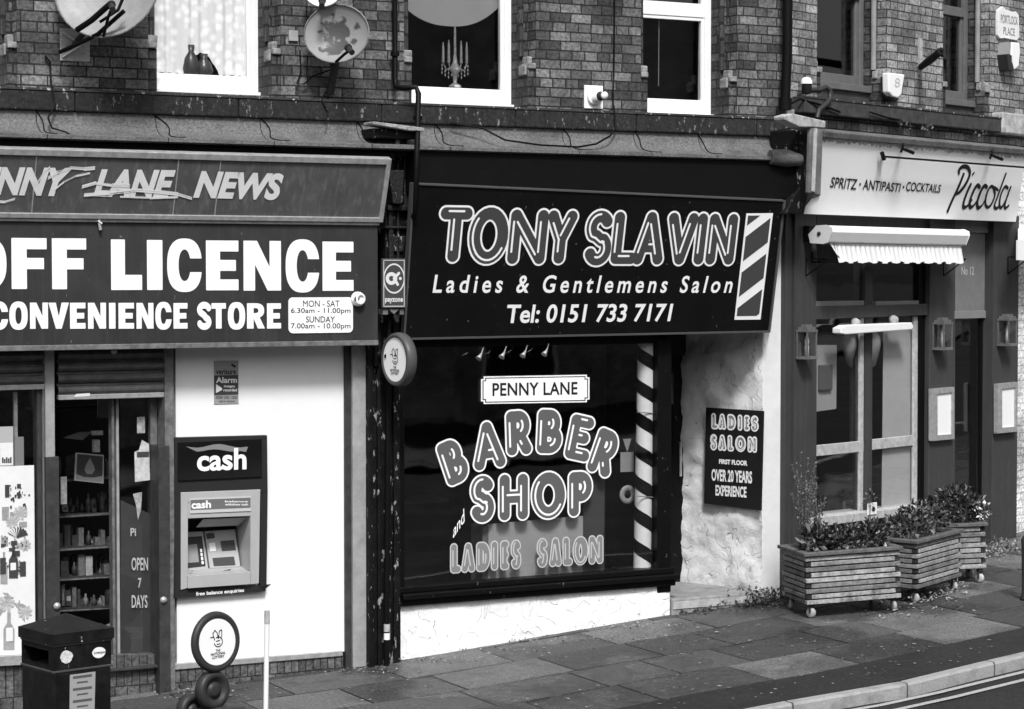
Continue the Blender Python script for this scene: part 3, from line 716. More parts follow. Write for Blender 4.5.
# boiler flue
flu = thing('boiler_flue', 'white square plate with a round flue outlet on the bricks right of the candelabra window', 'flue', A.un(594, 97))
m = MB(); m.pxr(A, 584.5, 85, 603, 109, .012, 0); m.build('plate', M_upvc, flu, bevel=.003)
c0 = A.un(594, 97, .012); m = MB(); m.lathe(c0, A.n, [(0, 0), (.066, 0), (.066, .02), (.056, .028), (.05, .02), (.042, .02), (.042, .1), (.036, .1), (.036, .03), (0, .03)], 24); m.build('pipe', M_upvc, flu)
m = MB(); m.lathe(c0+A.n*.09, A.n, [(.0, 0), (.036, 0), (.033, .06), (.0, .062)], 20); m.build('cap', M_rubber, flu)
m = MB(); m.lathe(c0+A.n*.155, A.n, [(0, 0), (.03, 0), (.03, .02), (0, .022)], 20); m.build('vent_disc', M_upvc, flu)

# ------------------------------------------------------------ satellite dishes
M_dish = mat('dish_enamel', .26, .5, var=.15, vscale=8, dirt=.35, dscale=7, dcol=.14)
M_dish2 = mat('dish_stained', .24, .55, var=.06, vscale=8, dirt=.3, dscale=7, dcol=.14)
def stain(m, rad, col_):
    N = m.node_tree.nodes; L = m.node_tree.links; P = N['Principled BSDF']; src = P.inputs['Base Color'].links[0].from_socket
    tc = N.new('ShaderNodeTexCoord'); ln = N.new('ShaderNodeVectorMath'); ln.operation = 'LENGTH'; L.new(tc.outputs['Object'], ln.inputs[0])
    nz = N.new('ShaderNodeTexNoise'); nz.inputs['Scale'].default_value = 14; nz.inputs['Detail'].default_value = 6; L.new(tc.outputs['Object'], nz.inputs['Vector'])
    a = N.new('ShaderNodeMath'); a.operation = 'MULTIPLY_ADD'; L.new(nz.outputs['Fac'], a.inputs[0]); a.inputs[1].default_value = -rad*2.6; L.new(ln.outputs['Value'], a.inputs[2])
    r = N.new('ShaderNodeMapRange'); r.inputs[1].default_value = -rad*.35; r.inputs[2].default_value = -rad*.12; r.inputs[3].default_value = 1; r.inputs[4].default_value = 0; L.new(a.outputs[0], r.inputs[0])
    mx = N.new('ShaderNodeMix'); mx.data_type = 'FLOAT'; L.new(r.outputs[0], mx.inputs[0]); L.new(src, mx.inputs[2]); mx.inputs[3].default_value = col_; L.new(mx.outputs[0], P.inputs['Base Color'])
def dish(label, c, rx, ry, nrm, m, foot, lnb, mastr=.018, dirn=None, plate=None):
    t = thing('satellite_dish', label, 'satellite dish', c, 'satellite dishes on the brick front')
    nrm = Vector(nrm).normalized(); x = Z.cross(nrm).normalized(); y = nrm.cross(x)
    q = MB(); q.smooth = True; S = 40; K = 7
    P = lambda r, k, o: c + x*(math.cos(2*math.pi*k/S)*rx*r)+y*(math.sin(2*math.pi*k/S)*ry*r)+nrm*(o+.16*rx*2*(r*r-1))
    for i in range(K):
        for k in range(S):
            r0, r1 = i/K, (i+1)/K
            if i == 0:
                q.face([P(0, 0, 0), P(r1, k, 0), P(r1, k+1, 0)]); q.face([P(0, 0, -.012), P(r1, k+1, -.012), P(r1, k, -.012)])
            else:
                q.face([P(r0, k, 0), P(r1, k, 0), P(r1, k+1, 0), P(r0, k+1, 0)]); q.face([P(r0, k+1, -.012), P(r1, k+1, -.012), P(r1, k, -.012), P(r0, k, -.012)])
    q.build('reflector', m, t)
    q = MB(); q.tube([P(1.0, k, .0) for k in range(S+1)], .007, 6, False); q.build('rim', M_alud, t)
    b = c - nrm*(.05+.32*rx)
    q = MB(); q.tube([b, b+(Vector(foot)-b)*.35+Z*0, Vector(foot)], mastr, 8); q.tube([b, c-nrm*.32*rx], .03, 8)
    if plate: 
        for pp in plate: q.tube(pp, .013, 6)
    q.build('mast', M_post, t)
    q = MB(); L = Vector(lnb); s0 = P(.98, int(S*.75), .0); q.tube([s0, s0+(L-s0)*.6+nrm*.01, L], .011, 6); q.build('arm', M_black, t)
    q = MB(); d = (c-L).normalized(); q.tube([L-d*.045, L+d*.03], .022, 10); q.tube([L+d*.03, L+d*.05], .03, 10); q.build('feed_horn', M_rubber, t)
    return t
cn = 1/131
c1 = A.un(107, -16, .42); n1 = (Vector((-.25, -.95, .18))).normalized()
d1 = dish('large plain grey satellite dish cut by the top edge, dark arms over its wall plate', c1, .40, .385, n1, M_dish, A.un(74, 45, .03), A.un(112, 7, .75), .022)
q = MB(); q.tube([A.un(77, 30, .5), A.un(92, 20, .6), A.un(110, 4, .7)], .022, 8); q.tube([A.un(60, 52, .12), A.un(78, 44, .28), A.un(98, 34, .45), A.un(124, 11, .62)], .016, 8); q.tube([A.un(100, 22, .6), A.un(118, 10, .6), A.un(123, -2, .62)], .012, 6); q.build('strut', M_black, d1)
q = MB(); q.pxr(A, 60, 28, 90, 62, .01, 0); q.build('wall_plate', M_alu, d1, bevel=.003)
q = MB(); q.tube([A.un(63, 33, .02), A.un(84, 46, .06)], .01, 6); q.tube([A.un(63, 57, .02), A.un(82, 45, .06)], .01, 6); q.build('plate_brace', M_alu, d1)
c2 = A.un(336.5, 33.5, .30); n2 = (Vector((-.12, -.98, .14))).normalized()
d2 = dish('smaller satellite dish with a dark stained face, on a pole above the sill course', c2, .245, .22, n2, M_dish2, A.un(330, 94, .03), A.un(350, 50, .55), .03)
q = MB(); q.pxr(A, 289, 30, 298, 41, .02, 0); q.build('wall_clip', M_alu, d2)
stain(M_dish2, .125, .06)
c3 = A.un(323, -8, .22)
dish('small white satellite dish peeping down over the stained one', c3, .14, .115, Vector((-.1, -.97, .2)), M_upvc, A.un(330, -30, .02), A.un(322, 3, .36), .014)

# ============================================================ NEWSAGENT (left) : ground floor
news = thing('shopfront', 'newsagent shopfront with a white cash wall, raised roller shutters and an open doorway', 'shopfront', A.pt(A.loc(190, 680)[0], 0, 0))
def lb(px, py, n=0): return A.loc(px, py, n)
aN0 = aL; aCL, aCR = lb(175, 500)[0], lb(346, 500)[0]
zs = lb(260, 345)[1]                                    # underside of the big sign
def gzA(a): return h(a)
# white wall
m = MB(); hl, hr, hb, ht = lb(186, 550)[0], lb(252, 550)[0], lb(220, 581)[1], lb(220, 511)[1]; zw = lb(200, 664)[1]
m.box(A, aCL+.01, hl, zw, zs+.9, 0, -.2); m.box(A, hr, aCR, zw, zs+.9, 0, -.2); m.box(A, hl, hr, zw, hb, 0, -.2); m.box(A, hl, hr, ht, zs+.9, 0, -.2); m.build('cash_wall', M_white, news)
m = MB(); m.pxp(A, [(174, 664), (343, 651), (343, 656), (174, 670)], .035, -.1); m.build('wall_sill', M_alu, news, bevel=.004)
M_tile = brickmat('tile_dark', .07, .13, .03, bwid=.095, bh=.30, msize=.005, bumpd=.002, rough=.35)
m = MB(); m.pxp(A, [(174, 670), (343, 656), (343, 700), (174, 712)], .02, -.15); m.build('tile_plinth', M_tile, news)
# posts
def post(x0, x1, y0, y1, nf, nb, mt, nm='post', par=None, bv=.004):
    q = MB(); q.pxr(A, x0, y0, x1, y1, nf, nb); return q.build(nm, mt, par or news, bevel=bv)
post(345, 353, 343, 694, .03, -.1, M_post); post(352.5, 367.5, 343, 684, .06, -.1, M_grey); 
post(164.5, 175.5, 340, 700, .05, -.25, M_alud); post(158.5, 171, 446, 700, .065, -.2, M_post, 'door_post')
post(45, 57, 340, 700, .05, -.25, M_grey); post(46, 61, 457, 712, .062, -.2, M_post, 'door_post')
post(37, 43.5, 385, 700, .0, -.12, M_post); post(43.4, 46, 385, 700, .03, -.12, M_alu)
# roller shutters (partly raised)
def shutter(x0, x1, yt, yb, nm_label):
    t = thing('roller_shutter', nm_label, 'shutter', A.un((x0+x1)/2, yb), 'half raised roller shutters of the newsagent')
    a0, bt_ = lb(x0, yt, .0); a1, bb_ = lb(x1, yb, .0)
    q = MB(); z = bb_+.035; pitch_ = .083; q.smooth = False
    while z < bt_+.02:
        pr = [(-.02, z), (.008, z+.004), (.03, z+.024), (.032, z+.04), (.018, z+.06), (-.012, z+.066), (-.02, z+pitch_)]
        for (p0, p1) in zip(pr[:-1], pr[1:]):
            q.face([A.pt(a0, p0[1], p0[0]), A.pt(a1, p0[1], p0[0]), A.pt(a1, p1[1], p1[0]), A.pt(a0, p1[1], p1[0])], [(a0, p0[1]), (a1, p0[1]), (a1, p1[1]), (a0, p1[1])])
        z += pitch_
    q.build('slat_curtain', M_shut, t)
    q = MB(); q.box(A, a0, a1, bb_, bb_+.036, .03, -.02); q.build('bottom_rail', M_alu, t, bevel=.004)
    return t
M_shut = mat('shutter_steel', .15, .5, var=.35, vscale=10, metal=.3, dirt=.5, dscale=6, bump=.15, chips=.12, ccol=.5, cscale=14)
sh1 = shutter(-150, 45.5, 345, 389, 'grimy steel roller shutter raised above the poster window, left of the doorway')
sh2 = shutter(57, 165, 345, 397, 'grimy steel roller shutter half raised over the open doorway')
q = MB(); q.lathe(A.un(114, 351, .03), A.n, [(0, .012), (.022, .01), (.024, 0), (.024, -.01)], 16); q.build('lock', M_alu, sh2)
q = MB(); q.pxp(A, [(76, 394), (90, 393), (90, 396), (74, 397)], .032, .029); q.build('paint_scrape', M_white, sh2)
# poster window on the left
wn_ = thing('shop_window', 'newsagent window pasted with bottle posters, left of the doorway', 'window', A.un(10, 650))
q = MB(); q.pxr(A, -150, 385, 37, 660, -.04, -.045); q.build('pane', M_glass, wn_)
q = MB(); q.pxp(A, [(-150, 664), (37, 655), (37, 664), (-150, 674)], .05, -.1); q.build('window_sill', M_alu, wn_)
q = MB(); q.pxp(A, [(-150, 674), (45, 664), (45, 720), (-150, 735)], .01, -.15); q.build('stall_riser', M_tile, wn_)
q = MB(); q.pxr(A, 14, 392, 18, 470, -.05, -.08); q.pxr(A, -60, 392, -55, 660, -.05, -.1); q.build('glazing_bar', M_alu, wn_)
# the poster
M_post1 = mat('poster_paper', .72, .5, var=.06); M_pg = mat('poster_grey', .3, .5, var=.2, vscale=30); M_pd = mat('poster_dark', .05, .5)
po = thing('poster', 'large white window poster printed with bottles, glasses and leaves', 'poster', A.un(10, 640))
NP = -.03
q = MB(); q.pxr(A, -70, 469.5, 35.5, 654, NP, NP-.004); q.build('sheet', M_post1, po)
q = MB(); rr = random.Random(5)
def bottle_px(q, x, yb, w, hh, n):
    pts = [(x-w/2, yb), (x+w/2, yb), (x+w/2, yb-hh*.55), (x+w*.16, yb-hh*.72), (x+w*.16, yb-hh), (x-w*.16, yb-hh), (x-w*.16, yb-hh*.72), (x-w/2, yb-hh*.55)]
    q.pxp(A, pts, n, n-.001)
for x, yb, w, hh in ((9, 650, 11, 38), (-14, 652, 11, 45), (-30, 650, 12, 50), (4, 584, 7, 32), (-6, 586, 8, 34)): bottle_px(q, x, yb, w, hh, NP+.003)
for k in range(16):   # leaves
    cx, cy = rr.choice([(2, 607), (20, 600), (25, 612), (8, 597), (-20, 560), (20, 548), (18, 555)]); cx += rr.uniform(-4, 6); cy += rr.uniform(-7, 6); a = rr.uniform(0, 3.1); l = rr.uniform(4, 7)
    c, s = math.cos(a), math.sin(a); q.pxp(A, [(cx-l*c, cy-l*s), (cx-s*1.8, cy+c*1.8), (cx+l*c, cy+l*s), (cx+s*1.8, cy-c*1.8)], NP+.0034+k*1e-4, NP+.002)
for x0, y0, x1, y1 in ((2, 507, 9, 520), (19, 507, 27, 516), (10, 512, 18, 520), (19, 522, 27, 527), (1, 537, 8, 546), (16, 562, 23, 574)): q.pxr(A, x0, y0, x1, y1, NP+.003, NP+.001)
q.build('print_grey', M_pg, po)
q = MB()
bottle_px(q, 13.5, 578, 9, 33, NP+.0052)
for x0, y0, x1, y1 in ((5, 485, 9.5, 497), (17, 484, 21, 488), (17.5, 492, 20.5, 498), (1, 544, 4, 547), (9, 548, 12, 551), (20, 562, 26, 576), (0, 558, 6, 574), (11, 541, 17, 545), (12, 551, 20, 556)): q.pxr(A, x0, y0, x1, y1, NP+.0052, NP+.003)
for k in range(9):
    a = R(200+k*18); q.pxp(A, [(17, 538), (17+10*math.cos(a), 540+9*math.sin(a)-5), (18.5+10*math.cos(a), 541+9*math.sin(a)-4)], NP+.0055+k*1e-4, NP+.004)
for k in range(70):
    cx, cy = rr.choice([(8, 490), (19, 491), (5, 540), (14, 548), (22, 545), (6, 565), (20, 566), (12, 500), (25, 500), (-20, 500), (-25, 540)]); cx += rr.uniform(-4, 4); cy += rr.uniform(-6, 6); w = rr.uniform(.6, 2.2); hh = rr.uniform(.5, 2.6); q.pxr(A, cx, cy, min(cx+w, 34), cy+hh, NP+.006+k*2e-5, NP+.005)
q.build('print_dark', M_pd, po)
q = MB()
for cx, cy, r_ in ((20, 513, 6), (12, 522, 5), (25, 545, 5), (6, 603, 7), (25, 612, 6), (-15, 600, 8), (-30, 520, 9)):
    a_, b_ = A.loc(cx, cy, NP+.0046); rw = r_/125
    for k in range(9):
        an = k*.7; q.prism(A, [(a_, b_), (a_+rw*math.cos(an), b_+rw*math.sin(an)), (a_+rw*1.15*math.cos(an+.25), b_+rw*1.15*math.sin(an+.25)), (a_+rw*.9*math.cos(an+.5), b_+rw*.9*math.sin(an+.5))], NP+.0046+k*3e-5, NP+.0042)
q.build('print_flower', mat('poster_mid', .45, .5), po)
q = MB(); q.pxr(A, 6, 628, 13, 641, NP+.0062, NP+.005); q.pxr(A, -17, 622, -10, 636, NP+.0062, NP+.005); q.pxr(A, 10.5, 563, 16, 570, NP+.0068, NP+.005); q.build('print_label', M_post1, po)
q = MB(); q.pxr(A, -8, 427, 13.5, 468, NP-.008, NP-.01); nt_ = q.build('paper_sheet', mat('paper_greyish', .4, .6), None); tag(nt_, 'grey sheet of paper stuck inside the newsagent window above the bottle poster', 'paper')
q = MB(); q.pxr(A, 0, 443, 13, 465, NP-.004, NP-.006); o_ = q.build('notice', M_post1); tag(o_, 'small white notice with a dark smudged picture, overlapping the grey sheet in the window', 'notice')
q = MB(); rr = random.Random(8)
for k in range(5): x = 2+k*2; q.pxr(A, x, 458+rr.uniform(-1, 1), x+1.6, 463, NP-.0025, NP-.004)
q.build('print', M_pd, o_)
q = MB(); q.pxr(A, 14.5, 437, 24, 468, NP-.012, NP-.014); tag(q.build('paper_sheet', mat('paper_darker', .22, .6)), 'narrow darker paper sheet beside the grey one in the newsagent window', 'paper')

# doorway : step, leaf, interior
q = MB(); q.pxp(A, [(108, 655), (176, 655), (176, 700), (57, 712), (57, 668)], -.03, -.9); q.build('step', M_tile, news)
q = MB(); q.box(A, lb(57, 600)[0], lb(166, 600)[0], lb(120, 668)[1]-.02, lb(120, 668)[1], .02, -2.5); q.build('threshold', M_post, news, bevel=.004)
dl = thing('shop_door', 'glazed newsagent door with opening days lettered on it, beside the cash wall', 'door', A.un(137, 655, -.12))
ND = -.12
for x0, y0, x1, y1 in ((111.5, 392, 116, 662), (116, 392, 120.5, 662), (150.5, 392, 158.5, 662)):
    q = MB(); q.pxr(A, x0, y0, x1, y1, ND + (.01 if x0 > 112 else .03), ND-.05); q.build('stile', M_alud if x0 != 116 else M_grey, dl, bevel=.003)
q = MB(); q.pxp(A, [(120, 650), (151, 655), (151, 663), (120, 664)], ND, ND-.05); q.pxp(A, [(120, 392), (151, 392), (151, 399), (120, 399)], ND, ND-.05); q.build('rail', M_post, dl)
q = MB(); q.pxp(A, [(120.5, 500), (150.5, 514), (150.5, 655), (120.5, 652)], ND-.02, ND-.03); q.build('kick_panel', mat('door_vinyl', .06, .35, var=.1), dl)
q = MB(); q.pxp(A, [(120.5, 395), (150.5, 395), (150.5, 655), (120.5, 652)], ND-.008, ND-.012); q.build('pane', M_glass, dl)
q = MB()
for s, y0, y1, x0, x1 in (('OPEN', 557.5, 570.5, 131.5, 148), ('7', 578, 588, 138, 141.5), ('DAYS', 595, 608, 131.7, 147.5)): tpx(q, A, s, x0, y0, x1, y1, ND-.004, offset=.02)
tpx(q, A, 'Pi', 130.5, 528, 136, 536, ND-.004, offset=.02)
q.build('lettering', M_mid2 if False else mat('lettering_dull', .42, .5), dl)
q = MB(); q.pxp(A, [(142, 440), (149, 444), (150, 480), (135, 482), (134.5, 452), (139, 450)], ND-.003, ND-.005); stk = q.build('torn_sticker', mat('paper_torn', .5, .7, var=.3, vscale=25), dl)
q = MB(); q.pxr(A, 137, 452, 149, 457, ND-.001, ND-.003); q.build('sticker_print', M_pd, stk)
q = MB(); q.pxr(A, 137, 417, 145, 433, ND-.003, ND-.005); q.pxp(A, [(133, 494), (142, 492), (141, 510), (138, 520), (136, 505)], ND-.003, ND-.005); q.build('sticker_remains', mat('paper_remains', .33, .8, var=.5, vscale=30), dl)
for x, y, lab in ((57, 606, 'round white door bell push low on the post left of the doorway'), (163.5, 600, 'round white fitting low on the post beside the cash wall')):
    q = MB(); q.lathe(A.un(x, y, .068), A.n, [(.0, .02), (.012, .018), (.016, .014), (.024, .01), (.026, 0)], 18); tag(q.build('knob', M_alu), lab, 'fitting')
# shop interior
iA0, iA1 = lb(-300, 500)[0], lb(250, 500)[0]
q = MB(); zf = lb(120, 668)[1]-.02
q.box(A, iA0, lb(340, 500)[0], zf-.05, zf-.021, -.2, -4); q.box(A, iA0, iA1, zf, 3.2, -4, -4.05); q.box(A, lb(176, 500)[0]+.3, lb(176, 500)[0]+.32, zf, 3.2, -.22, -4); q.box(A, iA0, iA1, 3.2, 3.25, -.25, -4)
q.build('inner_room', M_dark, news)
shf = thing('shelf_unit', 'dark shelving crowded with packets just inside the newsagent doorway', 'shelf', A.un(85, 640, -.75))
q = MB()
for y in (407, 476, 512, 545, 575, 606, 640): q.pxp(A, [(40, y+3), (113, y), (113, y+2), (40, y+5)], -.7, -1.1)
q.pxr(A, 58, 505, 60, 660, -.69, -.74); q.build('boards', M_post, shf)
for y in (476, 512, 545, 575, 606, 640):
    q = MB(); q.pxp(A, [(60, y+4.2), (112, y+1.2+(y-560)*.02), (112, y+2.6), (60, y+6)], -.685, -.695); q.build('price_strip', mat('strip_grey', .13, .5, var=.6, vscale=30), shf)
M_pk = [mat('packet_%s' % n, v, .45, var=.5, vscale=35) for n, v in (('dark', .04), ('mid', .12), ('light', .3))]
rr = random.Random(21); 
q = MB()
for yb in (476, 512, 545, 575, 606, 640):
    for dep in (-.84, -.74):
        x = 42
        while x < 112:
            w = rr.uniform(3, 9); hh = rr.uniform(6, 22); v = rr.random(); q.mi = 0 if v < .62 else (1 if v < .92 else 2); kind = rr.random()
            if kind < .4: q.pxr(A, x, yb-hh, x+w-.8, yb+1, dep, dep-.06)
            elif kind < .7:
                c = A.un(x+w/2, yb+1, dep-.03); r_ = min(w, 5)/2/125; H_ = hh/125; q.lathe(c, Z, [(0, 0), (r_, 0), (r_, H_*.6), (r_*.4, H_*.78), (r_*.4, H_), (0, H_)], 10)
            else:
                a_ = rr.uniform(-2, 2); q.pxp(A, [(x, yb), (x+w-.8, yb), (x+w-.8+a_, yb-hh), (x+a_, yb-hh*.9)], dep, dep-.05); q.mi = 2 if rr.random() < .3 else 0; q.pxp(A, [(x+1, yb-hh*.3), (x+w-2, yb-hh*.3), (x+w-2, yb-hh*.6), (x+1, yb-hh*.6)], dep+.002, dep)
            x += w*rr.uniform(.9, 1.4)
packs = q.build('packets', M_pk, shf)
bd = thing('display_board', 'framed black price board with a pale drop emblem hanging inside the doorway', 'sign', A.un(89, 483, -.5))
q = MB(); q.pxp(A, [(76, 452.5), (104, 455), (103.5, 483.5), (74.5, 480.5)], -.5, -.52); q.build('frame', mat('frame_pale', .4, .5), bd)
q = MB(); q.pxp(A, [(77.3, 454), (102.8, 456.3), (102.4, 482), (76, 479.2)], -.498, -.503); q.build('panel', M_pd, bd)
q = MB(); q.pxp(A, [(76.2, 474), (84, 477), (94, 477.6), (102.4, 476), (102.4, 482), (76, 479.2)], -.4965, -.4985)
q.pxp(A, [(90, 458), (94, 466), (95, 470), (92, 474), (87, 474), (84.5, 470), (86, 465)], -.4965, -.4985); q.build('emblem', mat('emblem_grey', .25, .5), bd)
q = MB(); q.pxr(A, 61, 477, 67, 504, -.45, -.47); tag(q.build('price_card', mat('card_mid', .3, .6, var=.5, vscale=40)), 'tall narrow printed card on the left edge of the doorway shelving', 'card')
q = MB(); q.pxr(A, 93, 431, 103, 435, -.5, -.55); q.pxr(A, 94, 440, 100, 452, -.5, -.55); tag(q.build('price_card', mat('card_light', .5, .6, var=.4, vscale=40)), 'small pale cards hanging above the framed price board', 'card')
q = MB(); q.pxp(A, [(63, 438), (80, 432), (92, 432), (83, 440)], -.6, -.62); q.pxp(A, [(98, 397), (112, 397), (112, 418), (98, 418)], -.6, -.62); tag(q.build('ceiling_panel', mat('panel_grey', .2, .7)), 'grey hanging panels at the top of the dark doorway', 'panel')

# signs of the newsagent
T1 = tilted(A, 385, 158, 221, .46, .30)
sg = thing('fascia_sign', 'tilted grey newsagent sign in an aluminium frame, its italic letters smeared with white paint', 'sign', T1.un(200, 216))
M_sg = mat('sign_grey_faded', .085, .5, var=.2, vscale=3, streak=.5, dcol=.2, dirt=.3)
NS0 = A.loc(0, 0)[0]
al = T1.loc(-150, 180)[0]; ar_, bt_ = T1.loc(389.5, 160); _, bb_ = T1.loc(381, 220.5); 
q = MB(); q.box(T1, al, ar_, bb_, bt_, 0, -.03); q.build('panel', M_sg, sg)
q = MB(); fw = .035
q.box(T1, al, ar_+.012, bt_-fw, bt_+.012, .014, -.05); q.box(T1, al, ar_+.012, bb_-.012, bb_+fw*.7, .014, -.05); q.box(T1, ar_-.022, ar_+.0125, bb_-.0125, bt_+.0125, .0155, -.05)
q.build('frame', M_alu, sg, bevel=.004)
q = MB()
for x in (34, 176, 218): 
    a_, b_ = T1.loc(x, 185); q.box(T1, a_-.004, a_+.004, bb_+.024, bt_-fw, .003, .0)
q.build('panel_joint', M_alu, sg)
q = MB()
text_px(q, T1, 'PENNY', [(-35, 166.5), (73, 168), (68, 196.5), (-37, 194)], .004, offset=.048, shear=.2)
text_px(q, T1, 'LANE', [(97, 169), (176, 170), (172, 198.5), (93, 196.5)], .004, offset=.048, shear=.2)
text_px(q, T1, 'NEWS', [(197, 170.5), (284, 173.5), (281, 200.5), (193, 198)], .004, offset=.048, shear=.2)
q.build('lettering', mat('lettering_weathered', .75, .6, var=.05, dirt=.3, dscale=8, dcol=.4), sg)
q = MB(); rr = random.Random(4)
def brush(q, pts, w, n, pl=T1):
    P = [pl.loc(x, y, n) for x, y in pts]
    for s in range(5):
        o = (s-2)*w/5*.9; k0 = rr.uniform(0, .12); 
        for i in range(len(P)-1):
            (x0, y0), (x1, y1) = P[i], P[i+1]; j = rr.uniform(.25, .5)*w/5
            if rr.random() < .12: continue
            q.face([pl.pt(x0, y0+o-j, n+s*1e-4), pl.pt(x1, y1+o-j, n+s*1e-4), pl.pt(x1, y1+o+j, n+s*1e-4), pl.pt(x0, y0+o+j, n+s*1e-4)])
brush(q, [(38, 182), (44, 172), (50, 167)], .02, .006); brush(q, [(48, 178), (58, 172), (70, 168), (84, 169), (95, 168)], .03, .006); brush(q, [(54, 190), (64, 182), (76, 176), (90, 173)], .018, .006)
brush(q, [(82, 187), (96, 183), (112, 185), (130, 186), (120, 184)], .03, .006); brush(q, [(84, 195), (110, 193), (135, 190), (160, 192), (178, 194), (192, 198)], .03, .0065); brush(q, [(120, 197), (150, 198), (178, 197)], .02, .006); brush(q, [(-20, 200), (5, 202), (15, 199)], .02, .006)
q.build('paint_smear', M_white, sg)
# off licence board
NB = .27
T2 = A
sg = thing('fascia_sign', 'long grey board reading OFF LICENCE over CONVENIENCE STORE with white opening hours plate', 'sign', A.un(200, 343, NB))
M_sg2 = mat('sign_grey', .032, .45, var=.3, vscale=2.5, bump=.04, streak=.25, dcol=.07, chips=.03, ccol=.2, cscale=30)
a1_, t_ = A.loc(377.5, 225.5, NB); _, b_ = A.loc(376, 342.5, NB); a0_ = al
q = MB(); q.box(A, a0_, a1_, b_, t_, NB, 0.0); q.build('panel', M_sg2, sg)
q = MB(); q.box(A, a0_, a1_+.008, t_, t_+.03, NB+.02, NB-.08); q.build('top_trim', M_alu, sg, bevel=.004)
q = MB(); q.box(A, a0_, a1_+.004, b_-.02, b_+.018, NB+.008, NB-.1); q.build('bottom_trim', M_alud, sg, bevel=.004)
q = MB(); n_ = NB+.004
heavy_word(q, A, n_, [('O', -42, 6, 236.5, 290.5), ('F', 11.5, 46.8, 238, 289), ('F', 52, 86.3, 238.3, 289.2), ('L', 111, 142, 239.5, 290), ('I', 147, 162.5, 240, 290), ('C', 167.5, 201.5, 239, 291.5), ('E', 206, 238.5, 240.5, 290.3),
                      ('N', 243.5, 281, 240.8, 290.6), ('C', 286, 319, 239.8, 292), ('E', 322.5, 353.5, 241.6, 290.8)])
heavy_word(q, A, n_, [(c, x0, x1, 302.5+ (x0/281)*.8 + (-.8 if c in 'COS' else 0), 328.8+(x0/281)*-.3+(.8 if c in 'COS' else 0)) for c, x0, x1 in
     (('C', -11, 8), ('O', 9.5, 27.5), ('N', 30, 48), ('V', 48.5, 69), ('E', 70, 85.5), ('N', 88, 106), ('I', 109, 115.5), ('E', 118.5, 134), ('N', 136.5, 153.5), ('C', 155.5, 171.5), ('E', 173.5, 187.5), ('S', 197, 211.5), ('T', 211.5, 226), ('O', 228, 245), ('R', 247, 264.5), ('E', 267, 281))], dx=.003)
q.build('lettering', M_txt, sg)
def rrect(pl, x0, y0, x1, y1, n, r, dy=0):
    a0, b1 = pl.loc(x0, y0, n); a1, b0 = pl.loc(x1, y1, n); P = []
    for cx, cy, s in ((a1-r, b1-r, 0), (a0+r, b1-r, 90), (a0+r, b0+r, 180), (a1-r, b0+r, 270)): P += [(cx+r*math.cos(R(s+k*18)), cy+r*math.sin(R(s+k*18))) for k in range(6)]
    return P
q = MB(); q.prism(A, rrect(A, 288.5, 297.5, 353, 332.5, NB+.008, .035), NB+.008, NB+.001); hp = q.build('hours_plate', M_txt, sg)
q = MB(); n_ = NB+.0095
for s, x0, y0, x1, y1 in (('MON - SAT', 303, 300.5, 339.5, 306.8), ('6.30am - 11.00pm', 291, 308, 350.5, 314.5), ('SUNDAY', 306, 316.3, 335, 322.5), ('7.00am - 10.00pm', 291, 323.2, 350.5, 330)): tpx(q, A, s, x0, y0, x1, y1, n_, offset=.0 if 'MON' in s else .006)
q.build('hours_text', M_txtblk, hp)
q = MB(); q.lathe(A.un(357, 299, NB+.002), A.n+A.r*.15, [(.055, 0), (.055, .02), (.045, .05), (.028, .06), (.027, .05), (.0, .05)], 24); tag(q.build('security_camera', M_upvc), 'round white dome camera on the corner of the opening hours plate', 'camera')
q = MB(); q.lathe(A.un(357, 299, NB+.053), A.n+A.r*.15, [(.0, .006), (.02, .004), (.024, -.002)], 16); q.build('lens', M_rubber, bpy.data.objects['security_camera'])
q = MB(); q.tube([A.un(99, 218, NB+.02), A.un(99.5, 224, NB+.03), A.un(100.5, 230, NB+.03)], .012, 8); q.tube([A.un(98, 221, NB+.03), A.un(102, 224, NB+.045)], .009, 6); tag(q.build('hook', M_alu), 'small metal hook hanging from the trim above the OFF LICENCE board', 'hook')

# alarm sticker
al_ = thing('alarm_sign', 'small upright alarm warning sign on the white wall above the cash machine', 'sign', A.un(226, 403, .005))
q = MB(); q.pxr(A, 214, 361, 238.5, 403.5, .006, .001); q.build('plate', mat('sticker_grey', .3, .5), al_)
q = MB(); q.pxr(A, 214.3, 375.5, 238.2, 394.5, .008, .006); q.build('dark_band', M_pd, al_)
q = MB(); tpx(q, A, 'Alarm', 216, 377, 237, 383, .0095, offset=.025); q.pxp(A, [(216, 384), (222, 388), (222, 390), (216, 393)], .0095, .008); tpx(q, A, 'images', 224, 385, 235, 388, .0095, offset=.02); tpx(q, A, 'recorded', 223.5, 388.6, 237, 391.4, .0095, offset=.02); q.build('light_text', M_txt, al_)
q = MB(); tpx(q, A, 'verisure', 216, 369, 236, 374.5, .0075, offset=.02); tpx(q, A, '0300 200 1200', 216, 396, 237, 399, .0075, offset=.01); tpx(q, A, 'zero vision', 219, 400, 235, 402.3, .0075, offset=.01); q.pxp(A, [(232, 363.5), (236, 366), (235, 368), (231, 365)], .0075, .006); q.build('dark_text', M_txtblk, al_)

# cash machine
atm = thing('cash_machine', 'wall cash machine with a glossy black surround on the white wall beside the doorway', 'cash machine', A.un(220, 598, .04))
M_gl = mat('gloss_black', .008, .08, coat=.5); M_atm = mat('machine_grey', .38, .4, var=.06); M_atmd = mat('machine_dark', .022, .4)
NA = .05
q = MB(); P = lambda x, y: (x, y)
bz = [(174.5, 440), (267, 435.5), (266.5, 592), (174.5, 598.5)]
